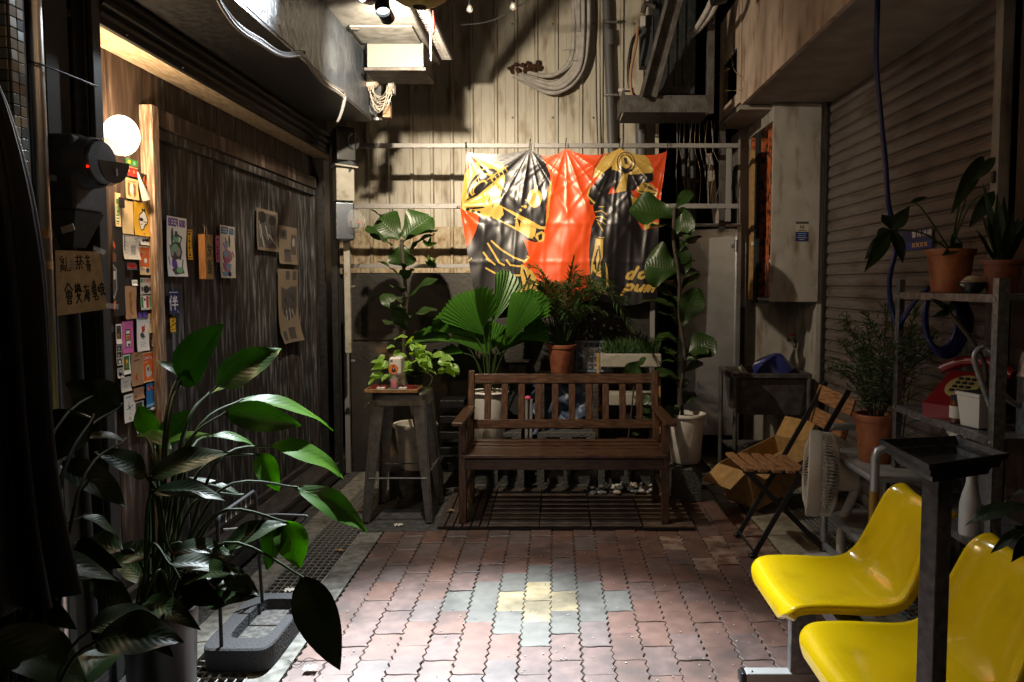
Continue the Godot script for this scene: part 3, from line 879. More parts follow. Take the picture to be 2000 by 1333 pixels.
func build_back_wall() -> void:
	struct("building_rear", MB.new().box(V(0, 3.0, -9.0), V(12, 7.0, 1.0)), M.black_matte)
	struct("building_rear_core", MB.new().box(V(-1.6, 2.9, -7.2), V(4.78, 5.9, 1.1)), M.black_matte)
	var w := thing("corrugated_wall", "cream corrugated steel sheet wall behind the hanging banner", "wall", V(-0.5, 0, -6.6))
	var x := -2.56
	var k := 0
	while x < 0.78:
		var x1 := minf(x + 0.672, 0.805)
		part(w, "steel_sheet", rib_sheet(x, x1 + 0.012, 1.80 + (0.008 if k % 2 else 0.0), 4.9, -6.6 + (0.0025 if k % 2 else 0.0), 0.16, 0.030), M.cream_sheet)
		x = x1
		k += 1
	part(w, "edge_flashing", MB.new().box(V(0.803, 3.2, -6.59), V(0.03, 3.4, 0.05), 0.003), M.cream_sheet)
	var scr := MB.new().box(Vector3.ZERO, V(0.014, 0.014, 0.012), 0.004).done()
	for row in 3:
		for i in 7:
			piece(w, "screw", scr, M.rusty_steel, Transform3D(Basis(), V(-1.30 + i * 0.32, [2.675, 3.40, 1.95][row], -6.592) - w.position))
	# the rusty skirt below the sheets
	var sk := thing("rusty_skirt", "rust-streaked old corrugated skirt below the cream wall sheets", "wall sheet", V(-0.5, 1.5, -6.56))
	part(sk, "steel_sheet", rib_sheet(-2.5, -0.62, 1.44, 1.815, -6.58, 0.16, 0.021), M.rust_sheet)
	part(sk, "steel_sheet", rib_sheet(-0.62, 0.8, 1.44, 1.90, -6.575, 0.16, 0.021), M.rust_sheet)
	# rails and posts standing in front
	var fr := thing("rail_frame", "pale painted steel rail frame that carries the banner", "frame", V(-0.2, 0, -5.83))
	part(fr, "rail", MB.new().box(V(-0.14, 2.328, -5.83), V(2.86, 0.031, 0.03), 0.002), M.rail_paint)
	part(fr, "rail", MB.new().box(V(-0.14, 1.908, -5.83), V(2.86, 0.034, 0.03), 0.002), M.rail_paint)
	part(fr, "rail", MB.new().box(V(-0.6, 1.487, -5.83), V(1.94, 0.028, 0.03), 0.002), M.rail_paint)
	for q in [[-1.493, 0.0, 1.47], [0.69, 0.0, 1.47], [1.22, 1.80, 2.31]]:
		part(fr, "post", MB.new().box(V(q[0], (q[1] + q[2]) * 0.5, -5.834), V(0.034, q[2] - q[1], 0.034), 0.002), M.post_paint)
	part(fr, "hinge_plate", MB.new().box(V(-0.165, 2.308, -5.81), V(0.03, 0.06, 0.012), 0.002), M.rail_paint)
	# mouldy boards that close the lower part
	var bd := thing("mouldy_boards", "dark mould-stained boards closing the fence below the rail frame", "fence", V(-0.4, 0, -5.9))
	var bx := -1.48
	for bw in [0.92, 0.80, 0.50]:
		part(bd, "board", MB.new().box(V(bx + bw * 0.5, 0.72, -5.885), V(bw - 0.006, 1.44, 0.02), 0.002), M.mouldy_board)
		bx += bw
	part(bd, "batten", MB.new().box(V(-0.4, 0.98, -5.868), V(2.1, 0.04, 0.016), 0.002), M.mouldy_board)

# ---------------------------------------------------------------- right: shutter, cabinet, pier, soffit, fascia
func build_right_side() -> void:
	var xs := 1.85
	struct("building_right", MB.new().box(V(3.2, 1.9, -3.0), V(2.5, 4.0, 6.0)), M.black_matte)
	var sh := thing("roller_shutter", "closed grey roller shutter of horizontal slats with rust smears", "roller shutter", V(xs, 0, -4.5))
	var lath := [Vector2(0.010, 0.0), Vector2(0.010, 0.004), Vector2(0.001, 0.009), Vector2(-0.003, 0.014), Vector2(-0.005, 0.036), Vector2(-0.003, 0.056), Vector2(0.0, 0.060), Vector2(0.002, 0.0605), Vector2(0.002, 0.064), Vector2(-0.002, 0.066), Vector2(-0.001, 0.070), Vector2(0.010, 0.0727)]
	var sb := MB.new()
	for i in lath.size() - 1:
		var a: Vector2 = lath[i]
		var b: Vector2 = lath[i + 1]
		sb.quad(V(xs + a.x, a.y, -5.60), V(xs + a.x, a.y, -3.46), V(xs + b.x, b.y, -3.46), V(xs + b.x, b.y, -5.60))
	var slat := sb.done(V(xs, 0, -4.5))
	for i in 36:
		piece(sh, "slat", slat, M.slat_paint, Transform3D(Basis(), V(0, 0.03 + i * 0.0727, 0)))
	part(sh, "bottom_rail", MB.new().box(V(xs - 0.006, 0.016, -4.53), V(0.03, 0.03, 2.14), 0.003), M.galv)
	part(sh, "backing", MB.new().box(V(xs + 0.03, 1.3, -4.53), V(0.02, 2.6, 2.2)), M.void)
	part(sh, "guide", MB.new().box(V(xs - 0.004, 1.29, -5.605), V(0.05, 2.58, 0.03), 0.003), M.black_steel)
	var wp := thing("white_post", "narrow white post at the near end of the right-hand roller shutter", "post", V(xs, 0, -3.43))
	part(wp, "post", MB.new().box(V(xs - 0.01, 1.29, -3.43), V(0.05, 2.58, 0.06), 0.003), M.white_wall)
	part(wp, "latch", MB.new().box(V(xs - 0.04, 1.80, -3.42), V(0.02, 0.05, 0.02), 0.004), M.rusty_steel)
	var bdoor := thing("brown_door", "dark brown timber door beside the white post", "door", V(xs, 0, -2.6))
	for i in 6:
		part(bdoor, "board", MB.new().box(V(xs + 0.01, 1.29, -3.32 - 0.075 + 0.15 - i * -0.155), V(0.03, 2.58, 0.15), 0.003), M.brown_door)
	# pier behind the shutter end, with the niche and the cabinet hung on it
	struct("pier_right", MB.new().box(V(1.635 + 0.25, 1.29, -6.62), V(0.84, 2.58, 0.6)), M.white_wall)
	struct("pier_return", MB.new().box(V(1.86, 1.29, -5.97), V(0.14, 2.58, 0.70)), M.white_wall)
	var cab := thing("meter_cabinet", "tall white metal cabinet hung over the niche with its orange side open", "cabinet", V(1.64, 1.24, -5.9))
	part(cab, "front", MB.new().box(V(1.63, 1.905, -5.61), V(0.325, 1.335, 0.02), 0.003), M.white_wall)
	part(cab, "floor", MB.new().box(V(1.64, 1.252, -5.95), V(0.30, 0.02, 0.66), 0.003), M.white_wall)
	part(cab, "orange_door", MB.new().box(V(1.53, 1.86, -5.80), V(0.015, 1.19, 0.30), 0.003), M.orange_paint)
	part(cab, "orange_back", MB.new().box(V(1.62, 1.86, -6.28), V(0.28, 1.2, 0.02)), M.orange_paint)
	part(cab, "jamb", MB.new().box(V(1.485, 1.80, -6.22), V(0.035, 1.12, 0.09), 0.003), M.cardboard)
	part(cab, "dark_frame", MB.new().box(V(1.49, 1.84, -6.10), V(0.02, 1.24, 0.10), 0.003), M.void)
	part(cab, "head", MB.new().box(V(1.54, 2.52, -5.98), V(0.14, 0.12, 0.72), 0.003), M.white_wall)
	part(cab, "latch", MB.new().box(V(1.474, 1.66, -6.16), V(0.018, 0.03, 0.02), 0.003), M.white_plastic)
	part(cab, "latch", MB.new().box(V(1.518, 1.52, -5.82), V(0.012, 0.022, 0.02), 0.003), M.white_plastic)
	part(cab, "socket", MB.new().box(V(1.519, 1.60, -5.82), V(0.01, 0.07, 0.05), 0.002), M.void)
	var wpn := thing("white_wall_strip", "narrow white panel beside the steel door", "panel", V(1.43, 1.24, -6.3))
	part(wpn, "panel", MB.new().box(V(1.432, 1.86, -6.34), V(0.07, 1.36, 0.03), 0.003), M.white_wall)
	part(wpn, "dark_edge", MB.new().box(V(1.448, 0.6, -6.36), V(0.05, 1.2, 0.03), 0.003), M.rusty_steel)
	# soffit and fascia overhead
	struct("soffit_right", MB.new().box(V(1.95, 2.60, -2.3), V(1.36, 0.04, 7.7)), M.soffit_paint)
	struct("fascia_right", MB.new().box(V(1.262, 3.4, -2.0), V(0.03, 1.68, 7.2), 0.003), M.fascia_paint)
	struct("storey_above_right", MB.new().box(V(2.3, 4.2, -2.4), V(1.9, 3.2, 7.0)), M.black_matte)
	# the hanging board with a square hole at the far end of the fascia
	var hb := thing("holed_panel", "pale board with a square hole fixed at the end of the fascia", "panel", V(1.25, 2.7, -5.75))
	var pl := Transform3D(Basis(Vector3(0, 0, -1), Vector3.UP, Vector3(1, 0, 0)), V(1.236, 0, 0))
	for q in [[5.602, 2.575, 5.68, 3.30], [5.682, 2.575, 6.18, 2.655], [5.682, 2.96, 6.18, 3.30], [6.182, 2.575, 6.27, 3.30]]:
		part(hb, "strip", MB.new().box(V(1.24, (q[1] + q[3]) * 0.5, -(q[0] + q[2]) * 0.5), V(0.014, q[3] - q[1] - 0.002, q[2] - q[0] - 0.002), 0.002), M.fascia_paint)
	part(hb, "hole_lining", MB.new().box(V(1.262, 2.81, -6.172), V(0.03, 0.30, 0.012), 0.002), M.cardboard)
	part(hb, "hole_lining", MB.new().box(V(1.262, 2.661, -5.93), V(0.03, 0.01, 0.48), 0.002), M.cardboard)
	struct("soffit_end", MB.new().box(V(1.415, 2.557, -6.0), V(0.33, 0.03, 0.7)), M.soffit_paint)
	# steel door closing the back passage
	var sd := thing("steel_door", "brushed stainless steel door closing the passage behind the fig tree", "door", V(1.15, 0, -6.2))
	part(sd, "leaf", MB.new().box(V(1.155, 0.99, -6.27), V(0.43, 1.58, 0.03), 0.004, Basis(Vector3.UP, -0.20) * Basis(Vector3.RIGHT, -0.02)), M.steel_door)
	part(sd, "frame", MB.new().box(V(1.375, 0.99, -6.19), V(0.035, 1.62, 0.05), 0.003), M.steel_door)
	part(sd, "frame", MB.new().box(V(1.16, 1.80, -6.19), V(0.46, 0.024, 0.05), 0.003), M.steel_door)
	part(sd, "hinge", MB.new().tube([V(1.352, 1.60, -6.165), V(1.352, 1.69, -6.165)], 0.012, 8), M.galv)
	part(sd, "hinge", MB.new().box(V(1.335, 1.645, -6.175), V(0.035, 0.03, 0.012), 0.003), M.galv)

# ---------------------------------------------------------------- lamps
func spot(from: Vector3, to: Vector3, angle: float, energy: float, c: Color, blend := 0.5, size := 0.03) -> SpotLight3D:
	var l := SpotLight3D.new()
	l.name = numbered("spot_light")
	l.position = from
	add_child(l)
	var z := (from - to).normalized()
	var x := Vector3.UP.cross(z)
	x = x.normalized() if x.length() > 0.01 else Vector3.RIGHT
	l.basis = Basis(x, z.cross(x), z)
	l.spot_angle = angle
	l.spot_angle_attenuation = blend
	l.spot_range = 14.0
	l.spot_attenuation = 2.0
	l.light_energy = energy
	l.light_color = c
	l.light_size = size
	l.shadow_enabled = true
	return l

func omni(p: Vector3, energy: float, c: Color, size := 0.03) -> OmniLight3D:
	var l := OmniLight3D.new()
	l.name = numbered("bulb_light")
	l.position = p
	l.light_energy = energy
	l.light_color = c
	l.light_size = size
	l.omni_range = 12.0
	l.omni_attenuation = 2.0
	l.shadow_enabled = true
	add_child(l)
	return l

const WARM := Color(1.0, 0.925, 0.81)
const COLD := Color(0.93, 0.97, 1.0)

func spot_head(label: String, p: Vector3, to: Vector3, len: float, r: float, body: Material, face_c: Color, face_e: float) -> void:
	# p is the centre of the glowing face
	var d := (to - p).normalized()
	var b := turn_to(d)
	var t := thing("spot_lamp", label, "spotlight", p - d * len * 0.5, "ceiling spotlights")
	part(t, "head", MB.new().lathe([Vector2(0.0, -len), Vector2(r * 0.8, -len), Vector2(r, -len + 0.015), Vector2(r, 0.006), Vector2(r * 0.9, 0.006), Vector2(r * 0.86, -0.012)], p, 24, b), body)
	part(t, "lens", MB.new().lathe([Vector2(r * 0.87, -0.010), Vector2(0.0, -0.008)], p, 24, b), mat("lens_glow_%d" % used.get("spot_lamp", 0), Color(0.9, 0.9, 0.9), 0.3, {"emit": face_c, "energy": face_e}))
	var top := V(p.x - d.x * len, 2.742, p.z - d.z * len)
	part(t, "arm", MB.new().tube([p - d * len * 0.6, V(top.x, p.y - d.y * len * 0.6 + 0.02, top.z), top], 0.008, 8), M.black_plastic)
	part(t, "mount", MB.new().box(V(top.x, 2.734, top.z), V(0.05, 0.024, 0.09), 0.004), M.black_plastic)

func build_lamps() -> void:
	var flag := V(-0.50, 1.95, -5.83)
	var pw := V(-0.80, 2.625, -4.0)
	spot_head("twin track spotlight with warm lit face, farther from the mesh strip", pw, flag, 0.10, 0.034, M.black_plastic, Color(1.0, 0.93, 0.8), 6.0)
	spot(pw + (flag - pw).normalized() * 0.02, flag, 80, 5.6, WARM, 1.0, 0.02)
	spot(pw + (flag - pw).normalized() * 0.021, flag, 27, 6.5, WARM, 1.0, 0.02)
	var pc := at(748, 22, 3.85)
	var floor_spot := V(-0.30, 0, -2.66)
	spot_head("track spotlight with cold white face aimed at the paving", pc, floor_spot, 0.09, 0.034, M.black_plastic, Color(0.92, 0.96, 1.0), 6.0)
	spot(pc + (floor_spot - pc).normalized() * 0.02, floor_spot, 60, 2.2, COLD, 1.0, 0.02)
	spot(pc + (floor_spot - pc).normalized() * 0.021, floor_spot, 28, 44.0, COLD, 1.0, 0.02)
	var pb := at(708, -8, 3.70)
	var bt := V(-1.15, 2.48, -2.85)
	spot_head("small spotlight turned along the painted beam, half above the frame", pb, bt, 0.08, 0.03, M.black_plastic, Color(0.92, 0.96, 1.0), 6.0)
	spot(pb + (bt - pb).normalized() * 0.02, bt, 40, 1.4, COLD, 1.0, 0.02)
	# globe wall lamp
	var gp := V(-1.60, 1.905, -3.06)
	var g := thing("globe_lamp", "glowing white globe lamp on the timber wall above the posters", "lamp", V(-1.66, 1.9, -3.06))
	part(g, "globe", MB.new().ball(gp, V(0.064, 0.074, 0.064), 24), mat("globe_glow", Color(0.95, 0.93, 0.88), 0.4, {"emit": Color(1.0, 0.90, 0.74), "energy": 5.0}))
	part(g, "base", MB.new().lathe([Vector2(0, 0), Vector2(0.045, 0), Vector2(0.045, 0.03), Vector2(0.0, 0.03)], V(-1.69, 1.905, -3.06), 20, turn_to(Vector3.RIGHT)), M.white_plastic)
	omni(gp, 0.62, Color(1.0, 0.86, 0.68), 0.06)
	# festoon of small bulbs across the alley
	var line := thing("festoon_cable", "black festoon cable sagging across the top of the alley", "cable", V(-0.3, 3.0, -4.4))
	var pts := curve([V(-0.55, 2.87, -4.9), V(-0.33, 2.86, -4.75), V(0.0, 2.93, -4.4), V(0.45, 2.93, -3.7), V(0.9, 2.86, -2.6), V(1.1, 2.82, -1.4), V(0.7, 2.8, -0.2), V(0.0, 2.84, 0.6), V(-0.6, 2.80, 0.9), V(-1.2, 2.9, 1.1)], 8)
	part(line, "wire", MB.new().tube(pts, 0.004, 6), M.black_plastic)
	var glow := mat("filament_glow", Color(1, 0.9, 0.75), 0.4, {"emit": Color(1.0, 0.80, 0.5), "energy": 3.0})
	var spots := [at(917, 0, 4.72), at(1002, -6, 4.42), V(0.50, 2.90, -3.6), V(0.92, 2.83, -2.55), V(1.1, 2.78, -1.4), V(0.7, 2.76, -0.2), V(0.02, 2.80, 0.55), V(-0.6, 2.78, 0.9)]
	var names := ["small clear festoon bulb just right of the hanging lantern", "small clear festoon bulb in the middle of the alley top", "festoon bulb above the frame near the grey machine", "festoon bulb above the yellow seats", "festoon bulb over the camera's right shoulder", "festoon bulb behind the camera, on the shutter side", "festoon bulb behind the camera, over the paving", "festoon bulb behind the camera, on the mosaic side"]
	for i in spots.size():
		var b := thing("festoon_bulb", names[i], "light bulb", spots[i], "festoon bulbs")
		var p: Vector3 = spots[i]
		part(b, "socket", MB.new().tube([p + V(0, 0.0, 0), p - V(0, 0.028, 0)], 0.009, 10), M.black_plastic)
		part(b, "glass", MB.new().lathe([Vector2(0.007, -0.028), Vector2(0.012, -0.036), Vector2(0.018, -0.05), Vector2(0.016, -0.062), Vector2(0.0, -0.07)], p, 16), M.glass_bulb)
		part(b, "filament", MB.new().ball(p - V(0, 0.048, 0), V(0.0055, 0.009, 0.0055), 10), glow)
		if i >= 2:
			omni(p - V(0, 0.048, 0), 0.03 if i < 4 else 0.12, Color(1.0, 0.85, 0.68), 0.012)

# ---------------------------------------------------------------- painting flat print
const INK := {"k": Color(0.03, 0.03, 0.035), "w": Color(0.86, 0.85, 0.82), "c": Color(0.80, 0.70, 0.52), "y": Color(0.86, 0.66, 0.14), "o": Color(0.80, 0.36, 0.12), "r": Color(0.70, 0.13, 0.08), "b": Color(0.12, 0.42, 0.66), "n": Color(0.09, 0.12, 0.34), "g": Color(0.20, 0.46, 0.22), "p": Color(0.74, 0.36, 0.58), "v": Color(0.36, 0.20, 0.56), "t": Color(0.62, 0.48, 0.36), "T": Color(0.44, 0.39, 0.33), "a": Color(0.55, 0.54, 0.53), "d": Color(0.24, 0.23, 0.23), "B": Color(0.40, 0.22, 0.12), "l": Color(0.46, 0.66, 0.82), "m": Color(0.42, 0.66, 0.48), "s": Color(0.72, 0.70, 0.66), "e": Color(0.52, 0.34, 0.12)}

func fill_poly(im: Image, p: PackedVector2Array, c: Color) -> void:
	var lo := INF
	var hi := -INF
	for q in p:
		lo = minf(lo, q.y)
		hi = maxf(hi, q.y)
	for y in range(maxi(0, int(floor(lo))), mini(im.get_height(), int(ceil(hi)) + 1)):
		var xs := []
		var yc := y + 0.5
		for i in p.size():
			var a := p[i]
			var b := p[(i + 1) % p.size()]
			if (a.y <= yc) != (b.y <= yc):
				xs.append(a.x + (yc - a.y) / (b.y - a.y) * (b.x - a.x))
		xs.sort()
		for i in range(0, xs.size() - 1, 2):
			var x0 := int(round(xs[i]))
			var x1 := int(round(xs[i + 1]))
			if x1 > x0:
				im.fill_rect(Rect2i(x0, y, x1 - x0, 1), c)

func ellipse(c: Vector2, r: Vector2, turn := 0.0, n := 28) -> PackedVector2Array:
	var p := PackedVector2Array()
	for i in n:
		p.append(c + (Vector2(cos(TAU * i / n), sin(TAU * i / n)) * r).rotated(turn))
	return p

func stroke(im: Image, p: PackedVector2Array, w: float, c: Color) -> void:
	for i in p.size() - 1:
		var d := (p[i + 1] - p[i]).normalized().orthogonal() * w * 0.5
		fill_poly(im, PackedVector2Array([p[i] + d, p[i + 1] + d, p[i + 1] - d, p[i] - d]), c)
	for q in p:
		fill_poly(im, ellipse(q, Vector2.ONE * w * 0.5, 0.0, 10), c)

func points(s: String, k: Vector2, o: Vector2) -> PackedVector2Array:
	var p := PackedVector2Array()
	for w in s.split(" ", false):
		var q := w.split(",")
		p.append(Vector2(float(q[0]), float(q[1])) * k + o)
	return p

# ops divided by «;»: r rectangle, p polygon, l line with width, e ellipse, each with its ink last; in hundredths of the sheet
func paint(im: Image, box: Rect2, ops: String) -> void:
	var k := box.size / 100.0
	for op in ops.split(";", false):
		var w := op.strip_edges().split("|")
		var c: Color = INK[w[2]]
		var p := points(w[1], k, box.position)
		match w[0][0]:
			"r":
				im.fill_rect(Rect2i(Rect2(p[0], p[1] - p[0])), c)
			"p":
				fill_poly(im, p, c)
			"l":
				stroke(im, p, float(w[0].substr(1)) * k.x, c)
			"e":
				fill_poly(im, ellipse(p[0], p[1] - box.position), c)
			"t":
				for i in range(0, p.size()):
					pass

# brush-written characters and block letters as strokes in a hundred-unit square
const GLYPH := {
	"亂": "30,5 8,20;12,27 18,34;28,23 30,32;45,19 38,32;18,42 44,40 30,52 16,60;10,62 10,98;10,62 52,62 52,96 46,92;22,72 40,72;22,72 22,86 40,86 40,72;66,15 66,80 72,92 95,92 96,75",
	"丟": "74,6 26,16;50,12 50,52;20,30 80,28;8,52 92,50;50,52 24,86 76,82;62,66 82,92",
	"菸": "8,18 92,16;34,5 35,28;66,5 65,28;25,32 28,38;6,45 48,43;28,45 8,92;26,60 44,60 40,92 32,88;70,32 50,60;70,32 94,56;64,60 73,68;60,76 76,86",
	"蒂": "10,16 90,14;35,4 35,24;65,4 65,24;50,26 50,36;18,40 82,38;36,43 42,52;66,43 60,52;12,64 12,56 88,56 88,64;28,66 28,90;28,66 72,66 72,88 64,86;50,58 50,100",
	"會": "50,2 6,36;50,2 94,34;36,34 64,34;20,42 80,42 80,66 20,66 20,42;40,42 40,66;60,42 60,66;32,74 68,74 68,98 32,98 32,74;32,86 68,86",
	"變": "50,2 50,8;38,12 62,12;40,19 60,19;40,26 60,26 60,37 40,37 40,26;20,6 10,18 24,18 10,32 28,30;20,32 20,44;8,38 6,44;32,38 34,44;80,6 70,18 84,18 70,32 90,30;80,32 80,44;68,38 66,44;92,38 94,44;40,48 22,66;32,57 80,56;70,57 14,98;38,62 90,98",
	"海": "10,12 22,20;6,36 18,44;6,94 24,62;48,4 32,28;44,17 94,16;46,34 38,84 84,84;46,34 84,34 76,98 66,94;28,58 98,58;58,42 63,50;56,66 61,76",
	"龜": "56,0 36,14;38,10 64,9 56,20;28,22 74,22 74,60 28,60 28,22;28,34 74,34;28,47 74,47;50,22 50,60;10,38 28,40;10,54 28,52;24,68 76,68 76,80 24,80;50,60 50,88 58,97 92,96 94,80",
	"哦": "4,30 22,30 22,62 4,62 4,30;60,8 34,20;30,40 98,38;46,14 46,92 38,86;28,70 60,56;70,4 74,60 96,94 98,78;92,48 64,88;82,12 92,22",
	"放": "28,4 32,14;4,22 54,22;28,22 26,48 4,96;26,46 48,46 42,92 30,86;66,4 52,38;60,26 98,26;86,26 48,96;60,42 98,96",
	"飯": "30,2 4,34;30,2 54,28;22,26 40,26;16,38 44,38 44,62 16,62 16,38;16,50 44,50;16,38 16,92 42,82;30,66 52,90;96,6 60,15;60,15 58,55 46,94;64,38 90,38 82,60 56,96;66,55 98,96",
	"伴": "26,4 6,44;18,26 18,98;48,12 56,28;88,10 80,28;42,40 94,40;36,64 100,64;68,4 68,98",
	"警": "6,10 46,10;18,4 18,16;36,4 36,16;12,20 44,20 40,40;16,26 32,26 32,36 16,36 16,26;64,4 52,20;56,16 92,14;84,16 54,42;62,22 94,42;50,44 50,50;10,54 90,54;22,63 78,63;22,72 78,72;26,80 74,80 74,98 26,98 26,80",
	"民": "20,10 80,10 80,36 20,36;20,10 20,92 46,80;20,58 90,56;54,36 62,70 88,94 92,76",
	"連": "12,10 24,20;10,38 26,38 14,62 26,80 96,94;40,14 92,14;46,26 86,26 86,56 46,56 46,26;46,41 86,41;36,70 96,70;66,4 66,84",
	"線": "24,4 8,22 26,22 8,46 32,42;22,48 22,66;8,56 6,70;34,54 38,64;66,2 58,12;46,14 86,14 86,44 46,44 46,14;46,29 86,29;66,46 66,96 56,92;40,60 58,58 42,82;92,52 74,66 96,92",
	"天": "16,12 84,12;8,42 92,42;50,12 46,50 8,96;52,46 92,96", "發": "30,6 8,34;36,18 20,26;64,6 92,34;66,20 82,14;24,42 44,42 40,60 22,64;60,42 80,42 84,58;50,66 18,98;52,70 86,98", "搬": "20,4 20,96 12,90;4,30 36,28;4,66 36,54;48,14 40,96;48,14 62,14 62,96;40,50 66,50;74,10 88,10 92,34;74,52 94,52 68,98;74,56 98,98", "家": "50,2 50,12;10,26 10,16 90,16 90,26;22,34 78,34;56,34 14,62;46,44 60,70 50,98 40,92;52,58 12,84;84,42 62,56 94,94",
	"A": "5,98 50,2 95,98;22,62 78,62", "B": "10,2 10,98;10,2 70,2 86,14 86,36 70,48 10,48;70,48 92,62 92,86 72,98 10,98", "C": "92,14 66,2 30,2 8,24 8,76 30,98 66,98 92,86", "D": "10,2 10,98 60,98 92,70 92,30 60,2 10,2", "E": "90,2 10,2 10,98 90,98;10,50 74,50", "G": "92,14 66,2 30,2 8,24 8,76 30,98 70,98 92,80 92,54 58,54", "L": "10,2 10,98 88,98", "N": "8,98 8,2 92,98 92,2", "O": "30,2 70,2 92,26 92,74 70,98 30,98 8,74 8,26 30,2", "R": "10,98 10,2 72,2 90,16 90,38 72,50 10,50;56,50 92,98", "S": "90,12 64,2 26,4 10,22 24,44 76,54 92,76 74,96 30,98 8,86", "T": "4,2 96,2;50,2 50,98", "H": "10,2 10,98;90,2 90,98;10,50 90,50", "K": "10,2 10,98;88,2 10,56;36,40 92,98", "I": "50,2 50,98",
	"0": "30,2 70,2 88,26 88,74 70,98 30,98 12,74 12,26 30,2", "1": "30,16 54,2 54,98", "3": "10,8 60,2 86,20 70,46 36,48;70,48 90,72 66,98 10,92", "7": "8,2 92,2 44,98", "8": "50,48 20,30 26,6 74,6 80,30 50,48 14,72 24,96 76,96 86,72 50,48", "-": "16,52 84,52",
	"d": "78,2 58,98;62,50 40,40 14,60 12,90 34,98 60,76", "o": "50,42 20,60 20,90 46,98 76,80 80,54 50,42", "n": "24,44 10,98;18,66 46,42 66,46 56,98", "p": "28,42 4,140;24,58 56,40 76,56 62,90 20,92", "u": "20,44 12,88 32,98 60,74;70,44 56,96", "m": "14,44 2,98;10,62 28,44 40,48 30,94;38,62 62,44 76,50 66,98",
}

func write(im: Image, s: String, o: Vector2, size: Vector2, step: Vector2, w: float, c: Color, slant := 0.0) -> void:
	for ch in s:
		if GLYPH.has(ch):
			for st in GLYPH[ch].split(";"):
				var p := points(st, size / 100.0, o)
				for i in p.size():
					p[i].x += (o.y + size.y - p[i].y) * slant
				stroke(im, p, w, c)
		o += step

